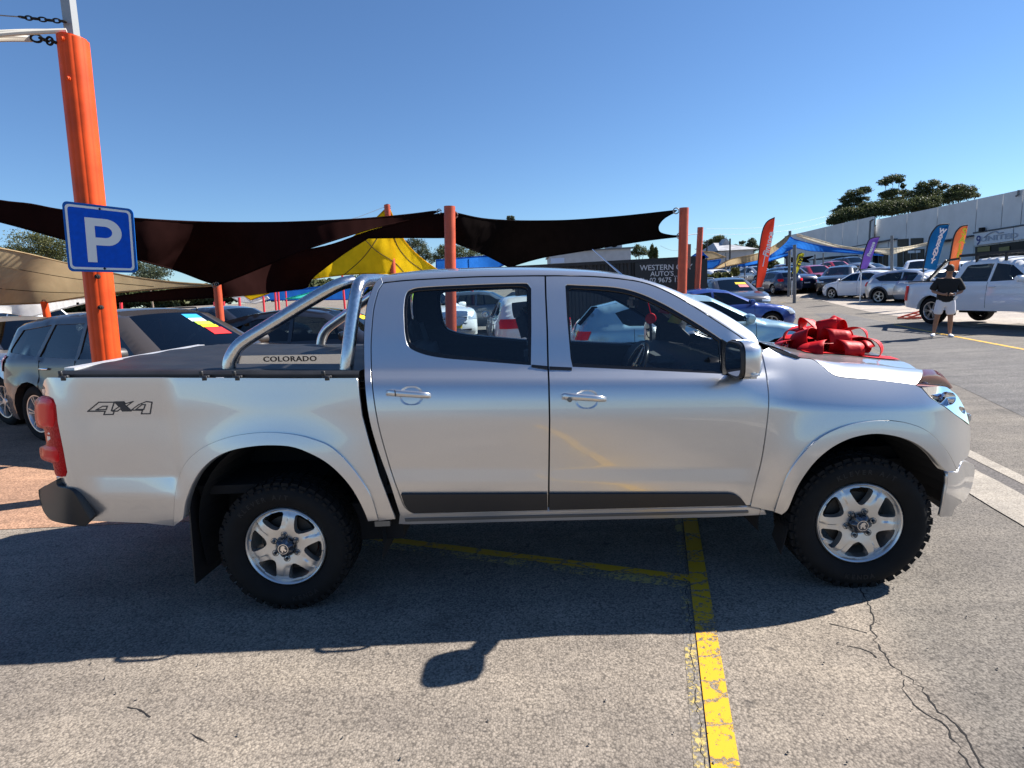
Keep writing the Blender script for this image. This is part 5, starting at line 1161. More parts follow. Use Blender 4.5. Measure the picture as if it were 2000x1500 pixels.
def post(name, label, pt, pb, y, rad, mat, sides=14, group=None, cap=True):
    a = U(pt[0], pt[1], y); b = U(pb[0], pb[1], y); zg = float(terr(0, y)); d = (a - b) / max(.2, a[2] - b[2]); base = a + d * (zg - .02 - a[2])
    mb = MB(); mb.tube([tuple(base), tuple(a)], rad, sides)
    o = mb.build(name, mat, smooth=True, angle=35 if sides > 8 else 20); tag(o, label, "post", group); return o, base, a
def sail(label, poly, depth, mat, seams=(), step=None, name="shade_sail", catn="shade sail", rings=()):
    """cloth stretched between corner fixings at their own distances"""
    P2 = np.array(poly, float); st = step or max(6, (P2.max(0) - P2.min(0)).max() / 40); vv, tri, loops = fill(poly, step=st)
    C = np.array([d[:2] for d in depth], float); D = np.array([d[2] for d in depth], float)
    def onsail(q, off=0.0):
        q = np.asarray(q, float); w = 1.0 / (((q[:, None, :] - C[None]) ** 2).sum(-1) + 60.0) ** 1.25; return U(q[:, 0], q[:, 1], (w * D).sum(1) / w.sum(1) + off)
    P = onsail(vv)
    mb = MB().add(P, tri); o = mb.build(name, mat, smooth=True, angle=180, fixn=True)
    tag(o, label, catn)
    for sm in seams: MB().tube([tuple(p) for p in onsail(cr(sm, 6), -.01)], .0008 * float(D.mean()), 5).build("seam", SEAM, o)
    for r_ in rings:
        c = onsail([r_])[0]; s_ = float(D.mean()) / 9; MB().tube([tuple(c + np.array([.05 * s_ * math.cos(a), -.02, .05 * s_ * math.sin(a)])) for a in np.linspace(0, 6.0, 14)], .011 * s_, 6).build("corner_ring", M_cable, o)
    l = loops[0]; mb = MB(); mb.tube([tuple(P[i]) for i in l], .012 + .0006 * float(D.mean()), 5, closed=True); mb.build("hem", mat, o)
    return o
# big dark sails
A = cr([(-90, 372), (0, 392), (60, 399), (125, 411), (265, 427), (400, 434), (520, 435), (600, 433), (700, 428), (790, 420), (862, 411)], 4) + cr([(862, 413), (790, 432), (727, 446), (665, 465), (590, 489)], 4)[1:] + cr([(590, 489), (540, 510), (480, 535), (425, 557)], 4)[1:] + cr([(425, 557), (390, 545), (342, 527), (265, 506), (120, 466), (0, 433), (-90, 414)], 4)[1:]
sail("long dark brown sail sweeping from the left edge to the tall orange post", A, [(-90, 390, 7), (862, 412, 9.4), (590, 489, 8), (425, 557, 9.5), (250, 470, 7)], C_dark, rings=[(858, 413), (424, 555)])
B = cr([(868, 416), (820, 425), (784, 435), (720, 452), (650, 477), (590, 490)], 4) + [(500, 515), (440, 545), (422, 556), (432, 581)] + cr([(440, 580), (500, 574), (560, 567), (597, 562), (604, 552), (612, 541), (628, 528), (662, 502), (690, 483), (719, 465)], 4) + [(784, 464), (869, 464)]
sail("dark brown sail sagging low in front of the yellow one", B, [(868, 430, 9.6), (590, 489, 12), (425, 570, 9.8), (604, 552, 13), (719, 465, 11.5)], C_dark)
Cc = cr([(884, 415), (940, 427), (1000, 431), (1060, 431.5), (1120, 430), (1200, 424), (1260, 418), (1322, 411)], 4) + cr([(1322, 412), (1300, 424), (1289, 435), (1285.5, 445), (1290, 455), (1310, 460), (1329, 461)], 4)[1:] + cr([(1329, 462), (1290, 466), (1240, 473), (1180, 483), (1120, 493), (1060, 503), (1010, 517), (1000, 523)], 4)[1:] + cr([(996, 523), (985, 517), (950, 499), (920, 487), (884, 472)], 4)
sail("black sail with a bite shaped edge between two orange posts", Cc, [(884, 430, 9.6), (1322, 411, 11.5), (1329, 461, 12), (1000, 522, 15)], C_black, rings=[(1320, 412), (1327, 461), (888, 420)])
sail("narrow dark sail running low from the parking post to the short post", cr([(150, 592), (225, 580), (300, 570), (425, 557)], 4) + [(431, 580)] + cr([(425, 580), (330, 586), (230, 590), (150, 594)], 4)[1:], [(150, 592, 14), (428, 565, 9.7)], C_dark)
sail("yellow sail peaked at the leaning orange post", [(757, 402)] + cr([(752, 409), (728, 432), (700, 455), (640, 500), (590, 545)], 4) + cr([(600, 546), (650, 539), (700, 535), (780, 534), (856, 528)], 4) + cr([(850, 524), (820, 502), (792, 473), (776, 442), (763, 412)], 4), [(757, 402, 17), (595, 545, 16), (856, 528, 19), (720, 500, 16.5)], C_yel, seams=([(757, 406), (745, 450), (712, 500), (672, 537)], [(760, 410), (772, 470), (795, 505), (825, 528)], [(713, 468), (735, 490), (770, 512), (790, 533)]), rings=[(757, 405)])
sail("tan sail below the parking sign at the left edge", cr([(-60, 474), (0, 485), (60, 497), (130, 514), (180, 525), (260, 541), (340, 551), (424, 557)], 4) + cr([(424, 558), (340, 562), (240, 570), (200, 575), (150, 582), (86, 592)], 4)[1:] + [(0, 595), (-60, 594)], [(-60, 485, 6.5), (424, 557, 9.5), (86, 592, 11), (-60, 594, 10)], C_tan, seams=([(0, 520), (150, 545), (300, 560)], [(-40, 560), (80, 570), (200, 573)]), rings=[(420, 557), (87, 590)])
sail("white sail hanging under the tan one", [(-50, 592), (0, 595), (86, 592), (150, 583), (205, 578), (196, 585), (150, 596)] + cr([(110, 606), (80, 614), (55, 618), (20, 612), (-50, 606)], 4), [(-50, 600, 17), (205, 578, 13), (60, 617, 18)], C_white)
sail("teal sail corner beside the sports bar", [(556, 584), (600, 573), (660, 553), (684, 545), (670, 560), (640, 572), (600, 582)], [(556, 584, 22), (680, 548, 19)], C_teal)
sail("long blue sail strip far behind the black crossover", [(470, 573), (600, 563), (690, 552), (720, 560), (700, 585), (560, 586), (470, 586)], [(470, 580, 34), (710, 570, 34)], C_blue)
sail("small yellow sail far behind the black crossover", [(476, 577), (530, 571), (512, 578), (490, 586)], [(500, 580, 28)], C_yel); sail("small white sail either side of the far yellow one", [(452, 580), (480, 577), (492, 588), (522, 579), (526, 583), (500, 593), (470, 590)], [(490, 584, 29)], C_white)
sail("blue sail showing left of the container behind the tall orange post", [(852, 508), (890, 505), (962, 499), (975, 506), (988, 516), (960, 528), (900, 529), (852, 529)], [(852, 510, 26), (975, 505, 24)], C_blue)
# right-hand sails
sail("small blue peaked sail behind the twin orange posts", [(1348, 503), (1360, 495), (1370, 490), (1376, 497), (1384, 503)], [(1366, 492, 27)], C_blue); sail("tan sail corner beside the small blue peak", [(1372, 491), (1392, 492), (1408, 499), (1418, 502), (1382, 508), (1376, 498)], [(1390, 495, 29)], C_tan)
sail("blue sail scrap under the long tan sail", [(1374, 511), (1408, 507), (1404, 516), (1392, 524), (1375, 525)], [(1390, 515, 33)], C_blue)
sail("long tan sail swooping behind the red banner", cr([(1394, 525), (1412, 514), (1432, 505), (1480, 495), (1515, 478), (1540, 459)], 4) + cr([(1543, 470), (1520, 492), (1490, 505), (1450, 514), (1420, 520), (1396, 527)], 4), [(1394, 526, 34), (1541, 460, 34), (1450, 510, 31)], C_tan)
sail("bright blue sail peaked at the dark pole left of the warehouse", [(1545, 463)] + cr([(1548, 466), (1575, 474), (1610, 481), (1650, 487), (1690, 493), (1725, 499)], 4) + cr([(1700, 497), (1660, 494), (1620, 491.5), (1585, 490), (1556, 484)], 4) + cr([(1550, 484), (1530, 494), (1505, 503)], 4) + cr([(1503, 500), (1520, 488), (1535, 475), (1543, 464)], 4), [(1545, 463, 34), (1725, 499, 30), (1504, 502, 29), (1552, 485, 29)], C_blue)
sail("pale blue sail strip low behind the red banner", [(1440, 517), (1500, 503), (1545, 492), (1545, 497), (1500, 511), (1450, 521)], [(1440, 518, 40), (1545, 494, 36)], C_blue)
sail("cream sail stretched across the warehouse front", cr([(1556, 457), (1600, 469), (1640, 480), (1690, 486), (1740, 486), (1780, 481), (1812, 474)], 4) + cr([(1811, 477), (1775, 487), (1740, 497)], 4) + cr([(1734, 497), (1700, 490), (1640, 484), (1600, 475), (1556, 461)], 4), [(1556, 458, 40), (1812, 475, 33), (1737, 497, 31), (1650, 482, 35)], C_cream)
sail("dark star shaped sail under the blue one", [(1528, 500), (1556, 505), (1590, 500), (1575, 507), (1582, 513), (1562, 510), (1545, 512)], [(1550, 506, 46)], C_black)

post("shade_post", "tall orange post where the dark sails meet behind the cab", (878, 403), (880, 560), 9.5, .118, M_rust)
post("shade_post", "leaning orange post carrying the yellow sail's peak", (756, 400), (768, 540), 17, .105, M_rust)
post("shade_post", "orange post at the end of the container with a grey box beside it", (1336, 406), (1332, 565), 11.6, .112, M_rust)
post("shade_post", "thinner orange post just beyond the container's end", (1368, 444), (1362, 558), 17.5, .098, M_rust)
post("shade_post", "short rust red post under the corner of the tan sail", (424, 556), (429, 610), 9.7, .085, M_rust)
post("shade_post", "short orange post topped by the tan and white sails' corners", (86, 589), (92, 618), 11, .075, M_orange)
m = MB(); a = U(1345, 477, 11.75); b = U(1344, 524, 11.75); m.bar(a, b, .10, .09); tag(m.build("meter_box", pm("weathered_timber", (.16, .14, .12), .8)), "narrow grey box strapped beside the container end's orange post", "meter box")
for i, (x, y0, y1, w, Y) in enumerate(((45, 596, 632, 6.5, 19), (40, 614, 634, 5.5, 21), (236, 588, 604, 5.5, 21), (437, 589, 612, 4.5, 20), (419, 590, 612, 4.5, 22), (467, 581, 594, 5, 24), (514, 579, 592, 4, 26), (537, 569, 585, 4, 30), (543, 569, 585, 4, 31), (558, 569, 585, 3, 32), (668, 536, 548, 4, 30), (919, 504, 530, 5.5, 25))):
    lb = ["taller pink red post under the white sail", "shorter pink red post beside the taller one", "red post just right of the parking post's foot", "thin red post at the right of the short rust post", "thin red post at the left of the short rust post", "red post by the small white sail", "stub of red post left of the blue strip", "left red post of the close pair on the blue strip", "right red post of the close pair on the blue strip", "lone thin red post on the blue strip", "red post tip below the yellow sail", "red post in front of the blue sail left of the container"][i]
    post("shade_post", lb, (x, y0), (x + 1, y1), Y, w / 2 / FOC * (Y + 3), M_postred)
for x, y0, y1, w, Y, lb, mt in ((1543, 451, 470, 5, 34, "dark pole at the peak of the blue sail", M_greypost), (1552, 478, 560, 6, 29, "grey steel pole under the front of the blue sail", M_greypost), (1742, 460, 524, 5, 31, "grey pole holding the cream sail's low corner", M_greypost), (1418, 494, 527, 3.5, 33, "white banded pole against the long tan sail", M_greypost),
                            (1381, 469, 490, 3, 55, "dark chimney pole left of the slate roof", M_blacktext), (1426, 466, 500, 3, 56, "dark chimney pole in front of the slate roof", M_blacktext), (1592, 497, 524, 3, 44, "blue steel pole left of the warehouse awning", M_greypost), (1608, 494, 522, 2.5, 45, "blue steel pole close to the warehouse awning", M_greypost), (1455, 508, 530, 2.5, 40, "thin blue pole below the pale blue strip", M_greypost), (1537, 494, 530, 4, 42, "dark post in the row of cars under the blue sail", M_blacktext)):
    post("steel_pole", lb, (x, y0), (x - .4, y1), Y, w / 2 / FOC * (Y + 3), mt)

# ---- the parking post
pp = thing("parking_post", "thick orange steel post with a blue parking sign behind the pickup's tail", "post", tuple(U(208, 690, 2.25) * np.array([1, 1, 0])))
R0 = Vector(pp.location); off = lambda p: Vector(p) - R0
pb_, pt_ = U(207.5, 690, 2.25), U(142, 72, 2.25); d = (pt_ - pb_) / (pt_[2] - pb_[2]); pg = pt_ + d * (-pt_[2]); 
mb = MB(); rr = .118; sec = []
ph = math.radians(14)
for z in (0, pt_[2]):
    sec.append([tuple(off(pg + d * z + np.array([rr * math.cos(ph + 2 * math.pi * k / 10), rr * math.sin(ph + 2 * math.pi * k / 10), (-.02 * math.cos(ph + 2 * math.pi * k / 10) if z else 0)]))) for k in range(11)])
sec.append([tuple(off(pt_ + np.array([(rr - .034) * math.cos(ph + 2 * math.pi * k / 10), (rr - .034) * math.sin(ph + 2 * math.pi * k / 10), -.02 * math.cos(ph + 2 * math.pi * k / 10)]))) for k in range(11)]); sec.append([(p[0], p[1], p[2] - .4) for p in sec[-1]])
o = mb.grid(sec).build("post_shaft", M_orange, pp, merge=.0005, fixn=True); bevel(o, .016, 3, 25)
for px, py in ((140, 87), (151, 163), (205, 541), (211, 600)):
    p = U(px, py, 2.25); b_ = p + np.array([.012, -.115, 0]); mb = MB(); mb.lathe([(.001, -.016), (.013, -.016), (.015, -.006), (.020, -.004), (.020, .02)], 8, 'Y', off(b_)); mb.build("bolt", M_orange if py < 300 else M_dark, pp)
a = U(128, -40, 2.32); b = U(140, 78, 2.32); MB().bar(off(b - np.array([0, 0, .3])), off(a), .078, .078, (0, 1, 0)).build("sign_pole", pm("grey_galvanised", (.32, .33, .33), .5, metal=.4), pp)
def link_chain(pts, rad, th, mat, par, name="chain_link"):
    for i, (a, b) in enumerate(zip(pts, pts[1:])):
        a = Vector(a); b = Vector(b); c = (a + b) / 2; t = (b - a).normalized(); u = t.cross(Vector((0, 1, 0) if i % 2 else (0, 0, 1))).normalized(); L = (b - a).length * .62
        MB().tube([c + t * L * math.cos(q) + u * rad * math.sin(q) for q in [2 * math.pi * k / 16 for k in range(16)]], th, 6, closed=True).build(name, mat, par, smooth=True)
fit_ = tag(bpy.data.objects.new("sail_cable", None), "steel shackles and pale ropes tied off to the top of the parking post", "cable"); COL.objects.link(fit_); fit_.location = tuple(U(110, 82, 2.2)); F0 = Vector(fit_.location); fo = lambda p: Vector(p) - F0
link_chain([fo(U(x, y, 2.18)) for x, y in ((112, 84), (102, 81), (92, 79), (80, 76), (62, 73))], .030, .009, M_dark, fit_)
for (x0, y0), (x1, y1), r_ in (((62, 78), (-60, 82), .017), ((62, 75), (-60, 72), .020), ((130, 60), (-60, 74), .020), ((118, 60), (-60, 66), .014)):
    MB().tube([tuple(fo(U(x0 + (x1 - x0) * t, y0 + (y1 - y0) * t - 6 * math.sin(math.pi * t) * .4, 2.2 - .3 * t))) for t in np.linspace(0, 1, 10)], r_, 8).build("rope", M_rope, fit_, smooth=True)
link_chain([fo(U(x, y, 2.25)) for x, y in ((128, 42), (117, 41), (104, 40), (90, 39), (76, 37), (62, 36), (50, 34.5), (38, 33))], .016, .006, M_dark, fit_, "turnbuckle_link")
MB().tube([tuple(fo(U(x, y, 2.25))) for x, y in ((40, 33), (0, 30), (-60, 27))], .005, 6).build("wire", M_cable, fit_)
# the sign: flat plate, retro-reflective blue with white rim and letter
cs = {k: None for k in 'abcd'}; yaw = math.radians(9)
def onsign(px, py, off_=0.0):
    d_ = ray(px, py); P0 = np.array([-2.2, 2.04, 2.3]); n = np.array([math.sin(yaw), -math.cos(yaw), 0]); t = ((P0 - CAM) @ n) / (d_ @ n); return CAM + d_ * t + n * off_
TL, TR, BR, BL = [onsign(*q) for q in ((121, 392), (260, 408.5), (269, 533), (134, 530))]
def sq(u, v, o=0.0):
    n = np.array([math.sin(yaw), -math.cos(yaw), 0]); return (TL * (1 - u) * (1 - v) + TR * u * (1 - v) + BR * u * v + BL * (1 - u) * v) + n * o
def rrect(i, r, n=8):
    o = []
    for cx, cy, a0 in ((1 - i - r, i + r, -90), (1 - i - r, 1 - i - r, 0), (i + r, 1 - i - r, 90), (i + r, i + r, 180)):
        for k in range(n + 1): a = math.radians(a0 + 90 * k / n); o.append((cx + r * math.cos(a), cy + r * math.sin(a)))
    return o
sg = thing("parking_sign", "blue square sign with white border and white letter P on the orange post", "sign", tuple(sq(.5, .5)))
s0 = Vector(sg.location); so = lambda p: tuple(Vector(p) - s0)
M_signblue = pm("retroreflective_blue", (.001, .085, .56), .6, spec=.15, noise=.1, nscale=25); M_signrim = pm("faded_blue_rim", (.008, .11, .42), .6, spec=.15); M_signwhite = pm("retroreflective_white", (.80, .79, .76), .4)
q = rrect(0, .075); MB().prism([so(sq(u, v, .004)) for u, v in q], Vector((0, .006, 0))).build("plate", M_signrim, sg, fixn=True)
o1, i1 = rrect(.035, .06), rrect(.068, .045)
mb = MB(); n = len(o1); mb.add([so(sq(u, v, .006)) for u, v in o1 + i1], [(k, (k + 1) % n, (k + 1) % n + n, k + n) for k in range(n)]); mb.build("border", M_signwhite, sg, fixn=True)
vv, tri, l = fill(i1, step=.12); MB().add([so(sq(u, v, .0055)) for u, v in vv], tri).build("face", M_signblue, sg, fixn=True)
P_out = [(.30, .20), (.58, .20)] + [(.60 + .215 * math.sin(a), .40 - .20 * math.cos(a)) for a in np.linspace(.1, math.pi - .1, 14)] + [(.58, .60), (.435, .60), (.435, .855), (.30, .855)]
P_in = [(.435, .315), (.57, .315)] + [(.575 + .105 * math.sin(a), .40 - .085 * math.cos(a)) for a in np.linspace(.1, math.pi - .1, 10)] + [(.57, .485), (.435, .485)]
vv, tri, l = fill(P_out, [P_in], step=.05); MB().add([so(sq(u, v, .0075)) for u, v in vv], tri).build("letter_p", M_signwhite, sg, fixn=True)
for u, v in ((.53, .055), (.53, .945)): MB().lathe([(.001, -.006), (.008, -.005), (.010, 0)], 8, 'Y', so(sq(u, v, .008))).build("screw", M_dark, sg)

# ------------------------------------------------------------------ banners
def banner(label, left, right, y, col, texts, base, mat2=None, lean=.0):
    root = thing("feather_banner", label, "banner flag", tuple(U(base[0], base[1], y)))
    r0 = Vector(root.location); Lp = np.array(cr(left, 5)); Rp = np.array(cr(right, 5)); k = 26
    Lr = Lp[np.linspace(0, len(Lp) - 1, k).round().astype(int)]; Rr = Rp[np.linspace(0, len(Rp) - 1, k).round().astype(int)]
    rows = []
    for i in range(k):
        row = []
        for t in np.linspace(0, 1, 9):
            p = Lr[i] * (1 - t) + Rr[i] * t; row.append(tuple(Vector(U(p[0], p[1], y + .10 * math.sin(2.4 * t + i * .16) * t)) - r0))
        rows.append(row)
    sl = MB().grid(rows).build("banner_sleeve", col, root, smooth=True)
    zg = float(terr(0, y)); pole = [tuple(Vector(U(base[0], base[1], y)) - r0 - Vector((0, 0, 0)))] + [tuple(Vector(U(p[0], p[1], y)) - r0) for p in Lr[::-1]]
    MB().tube(pole, .028, 8).build("banner_pole", M_blacktext, root, smooth=True)
    bz = Vector((0, 0, zg - r0.z)); MB().tube([(0, 0, 0), tuple(bz)], .028, 8).build("pole_stake", M_alu, root)
    for body, (px, py), sz, rot, mt, kw in texts:
        c = Vector(U(px, py, y)) - r0 + Vector((0, -.11, 0)); s = sz * (y + 3) / FOC
        xd = Vector((math.cos(rot), 0, math.sin(rot))); ud = Vector((-math.sin(rot), 0, math.cos(rot)))
        text("lettering", body, c, xd, ud, s, mt, root, extrude=.002, **kw)
    return root
B_red = cloth("red_banner_cloth", (.62, .055, .03), .35); B_pur = cloth("purple_banner_cloth", (.17, .09, .42), .35); B_blu = cloth("deep_blue_banner_cloth", (.012, .11, .30), .3); B_org = cloth("orange_banner_cloth", (.78, .20, .08), .35); B_yel = cloth("yellow_banner_cloth", (.62, .56, .04), .35)
M_ytext = pm("yellow_print", (.82, .62, .02), .5)
rb_ = banner("tall red feather banner reading Finance beside the dark pole", [(1513, 425), (1501, 431), (1493, 441), (1487, 461), (1482, 497), (1479, 530), (1476, 561)], [(1513.5, 425), (1512, 440), (1509, 461), (1503, 497), (1498, 525), (1493.5, 542), (1487, 562)], 26, B_red, [("Finance", (1499, 478), 15, math.radians(77), M_white, dict(shear=.2, bold=.012))], (1476, 566))
r0 = Vector(rb_.location)
for px, py, L_ in ((1493, 505, 30), (1508, 462, 20), (1489, 478, 0)):
    if L_: c = Vector(U(px, py, 25.85)) - r0; dd = Vector((.19, 0, .98)); h = L_ * 29 / FOC; MB().bar(c - dd * h / 2, c + dd * h / 2, .04, .01, (0, 1, 0)).build("print_stripe", M_white if py < 480 or True else M_blacktext, rb_)
c = Vector(U(1487, 530, 25.85)) - r0; text("lettering", "available", c, (.2, 0, .98), (-.98, 0, .2), 9 * 29 / FOC, M_blacktext, rb_, extrude=.002) if 0 else None
MB().lathe([(.001, .25), (.09, .22), (.2, .05), (.22, 0)], 12, 'Z', (0.05, 0, float(terr(0, 26)) - r0.z)).build("base_weight", M_white, rb_)
pb2 = banner("purple feather banner with white boxed script before the warehouse", [(1718, 462.5), (1706, 464), (1697, 469), (1691.5, 482), (1687, 495), (1679.6, 525)], [(1718.2, 463), (1714, 473), (1710, 484), (1701.6, 506), (1697, 517), (1693, 525)], 27, B_pur, [("Finance", (1699, 487), 9, math.radians(72), M_white, dict(bold=.01))], (1682, 532))
banner("dark blue feather banner reading WARRANTY top to bottom", [(1854, 437.5), (1840, 438.5), (1830, 442), (1818, 458), (1812, 478), (1808, 500), (1803, 524)], [(1854.3, 438), (1852, 446), (1850, 456), (1843, 476), (1834, 506), (1828, 528)], 22, B_blu,
       [(ch, (1836.5 - 2.75 * i, 452 + 8.35 * i), 11.5 if ch != 'W' else 12, math.radians(-12), M_white, dict(bold=.012, shear=.15)) for i, ch in enumerate("WARRANTY")], (1804, 532))
banner("orange feather banner reading SALE in yellow behind the black roof rack", [(1889.5, 440), (1880, 441.5), (1873, 446), (1865, 457), (1860, 476), (1856, 500), (1850, 530)], [(1890, 440.5), (1889, 450), (1884, 472), (1878, 497), (1870, 530)], 21, B_org,
       [(ch, (1879 - 3.4 * i, 454 + 15.2 * i), 18, math.radians(-8), M_ytext, dict(bold=.012)) for i, ch in enumerate("SALE")], (1850, 540))
banner("yellow feather banner among the parked cars under the blue sail", [(1566, 494), (1559, 497), (1556, 505), (1552, 518), (1546, 534)], [(1571, 495), (1569, 503), (1566, 511), (1562, 522), (1557, 534)], 33, B_yel, [("SALE", (1560, 511), 10, math.radians(-108), M_blacktext, dict(bold=.015))], (1547, 548))
m = MB(); m.tube([tuple(UG(1490, 569)), tuple(UG(1490, 569) + np.array([0, 0, 1.0]))], .12, 10); tag(m.build("bollard", pm("yellow_bollard_paint", (.75, .42, .02), .5), smooth=True, angle=40), "yellow bollard at the foot of the red banner", "bollard")
# ------------------------------------------------------------------ container sign wall
M_cont = pm("black_container_paint", (.012, .012, .014), .45, noise=.3, nscale=4); M_signblk = pm("black_sign_board", (.010, .010, .012), .4); M_signtxt = pm("pale_sign_lettering", (.62, .62, .62), .5)
YC_ = 19.0; cl, cr_ = U(1003, 512, YC_), U(1376, 507, YC_); zt = .5 * (cl[2] + cr_[2]); zg = float(terr(0, YC_))
ct = thing("shipping_container", "black corrugated shipping container with a used car yard's name on its side", "container", ((cl[0] + cr_[0]) / 2, YC_, zg))
r0 = Vector(ct.location); Lc = cr_[0] - cl[0]; Hc = zt - zg
mb = MB(); n = int(Lc / .28); prof = []
for i in range(n):
    x = -Lc / 2 + i * Lc / n; d = Lc / n
    prof += [(x, 0), (x + d * .38, 0), (x + d * .5, .045), (x + d * .88, .045)]
prof.append((Lc / 2, 0)); mb.grid([[(x, y, z) for z in (.15, Hc - .12)] for x, y in prof]); mb.build("corrugated_side", M_cont, ct)
mb = MB(); mb.box((0, 1.22, Hc / 2), (Lc - .02, 2.3, Hc - .04)); mb.build("container_shell", M_cont, ct)
mb = MB(); mb.box((0, -.01, Hc - .06), (Lc, .10, .12)); mb.box((0, -.01, .075), (Lc, .10, .15))
for s in (-1, 1): mb.box((s * (Lc / 2 - .05), -.005, Hc / 2), (.10, .11, Hc))
mb.build("container_frame", M_cont, ct)
sa, sb_ = U(1243, 512, YC_), U(1376, 509, YC_); bw = sb_[0] - sa[0] + .15; mb = MB(); mb.box(((sa[0] + sb_[0]) / 2 - r0.x, -.075, Hc - .13 - .65), (bw, .03, 1.30)); mb.build("sign_board", M_signblk, ct)
xd = Vector((1, 0, -.03)); ppm = FOC / 21.6
for body, (px, py), sz in (("WESTERN CITY", (1301, 522.5), 14.5), ("AUTO'S", (1293, 535), 13), ("....", (1322, 536), 13), ("Ph:", (1257, 548.3), 13), ("02 9675 122", (1302, 547.2), 13)):
    text("sign_lettering", body, Vector(U(px, py, YC_ - .1)) - r0, xd, (0, 0, 1), sz / ppm, M_signtxt, ct, extrude=.004, bold=.002)
mb = MB(); p = U(1089, 509, YC_ - .1); mb.box(Vector(p) - r0, (.5, .04, .18)); mb.build("small_sign", pm("pale_blue_notice", (.45, .55, .72), .5), ct)
# low pale building with rooftop units behind the container
YB = 46; a, b = U(1078, 494, YB), U(1232, 497, YB); zg2 = float(terr(0, YB)); bl = thing("low_building", "low pale grey building with rooftop units behind the container", "building", ((a[0] + b[0]) / 2, YB + 5, zg2))
M_palewall = pm("pale_grey_wall", (.42, .43, .45), .7, noise=.1, nscale=2); w_ = b[0] - a[0]; h_ = a[2] - zg2
MB().box((0, 0, h_ / 2), (w_, 10, h_)).build("wall", M_palewall, bl); MB().box((0, 0, h_ + .06), (w_ + .3, 10.3, .12)).build("roof", M_greypost, bl)
for q in (-.25, .0, .3): 
    u = MB().box((q * w_, -4.2, h_ + .55), (1.3, 1.0, .9)).build("rooftop_unit", M_palewall, bl); MB().lathe([(.05, .0), (.36, .01), (.38, .05)], 14, 'Y', (q * w_, -4.73, h_ + .55)).build("fan_grille", M_dark, u)

# ------------------------------------------------------------------ warehouse
XW = 56.0; wx = lambda px, py: UX(px, py, XW)
M_wall = pm("pale_grey_tilt_panel", (.60, .61, .62), .75, noise=.07, nscale=.6); M_winblk = pm("dark_shopfront_glass", (.008, .009, .012), .35, spec=.2); M_trimd = pm("dark_blue_grey_trim", (.03, .04, .06), .5); M_signw = pm("white_sign_panel", (.62, .64, .68), .5); M_navytext = pm("navy_print", (.02, .04, .20), .5); M_greytext = pm("faded_grey_print", (.30, .34, .42), .5)
wh_ = thing("warehouse", "long pale grey warehouse with shopfronts and a number 9 sign", "building", (XW, 70, float(terr(0, 70)))); r0 = Vector(wh_.location)
edges = [(1540, 461), (1582, 452), (1622, 442.5), (1656, 435), (1686, 428.5), (1716, 422)]; edges2 = [(1711, 429), (1772, 417), (1832, 404.5), (1909, 388.5), (1960, 378), (1999, 369.5), (2080, 353), (2180, 332)]
for e, dx in ((edges, -.8), (edges2, 0)):
    for (x0, y0), (x1, y1) in zip(e, e[1:]):
        a, b = wx(x0, y0), wx(x1, y1); zb = 0.0; g = .06
        A = [(a[0] + dx, a[1] - g, zb), (b[0] + dx, b[1] + g, zb), (b[0] + dx, b[1] + g, b[2]), (a[0] + dx, a[1] - g, a[2])]
        MB().hexa([Vector(p) - r0 for p in A], [Vector(p) - r0 + Vector((.25, 0, 0)) for p in A]).build("wall_panel", M_wall, wh_)
a, b = wx(1540, 470), wx(2180, 350); MB().box(Vector((XW + 14, (a[1] + b[1]) / 2, 4.6)) - r0, (27, a[1] - b[1] - 1, 8.6)).build("building_core", M_trimd, wh_)
def wquad(name, pts, mat, off=.12, th=.06, par=None):
    P = [Vector(wx(*p)) - r0 + Vector((-off, 0, 0)) for p in pts]; return MB().hexa(P, [p + Vector((th, 0, 0)) for p in P]).build(name, mat, par or wh_, fixn=True)
wquad("shopfront_window", [(1755, 467.5), (1775, 466), (1775, 481), (1755, 481.5)], M_winblk); wquad("shopfront_window", [(1780, 465.5), (1804, 464.5), (1804, 480), (1780, 481)], M_winblk)
wquad("sign_panel", [(1717, 475), (1736, 471.5), (1736, 482), (1717, 484)], M_signw); wquad("sign_panel", [(1738, 471), (1753.5, 468.5), (1753.5, 482), (1738, 482.5)], M_signw)
for p, q in (((1721, 479.5), 2.2), ((1741, 475.5), 2.2), ((1746, 475), 2.0)): pass
wquad("shopfront_glazing", [(1754, 488), (1806, 486), (1806, 530), (1754, 532)], M_winblk); 
for x in (1766, 1780, 1793): wquad("mullion", [(x, 487), (x + 1.5, 487), (x + 1.5, 530), (x, 530)], M_greypost, .18)
wquad("door_sign", [(1776, 489.5), (1789, 489), (1789, 494), (1776, 494.5)], M_signw, .2); wquad("door_sign", [(1791, 489), (1800, 488.5), (1800, 493), (1791, 494)], M_signw, .2)
wquad("roller_door", [(1664, 501), (1686, 498.5), (1686, 530), (1664, 530)], M_winblk); wquad("shopfront_glazing", [(1700, 497), (1735, 496), (1735, 532), (1700, 532)], M_winblk)
for x in (1708, 1717, 1726): wquad("mullion", [(x, 498), (x + 1.3, 498), (x + 1.3, 531), (x, 531)], M_greypost, .18)
for pts in ([(1643, 487.5), (1755, 466.5)], [(1844, 471), (1908, 460)], [(1806, 478), (1860, 470)]):
    a, b = [Vector(wx(*p)) - r0 + Vector((-.5, 0, 0)) for p in pts]; MB().bar(a, b, .7, .14).build("awning_edge", M_trimd, wh_)
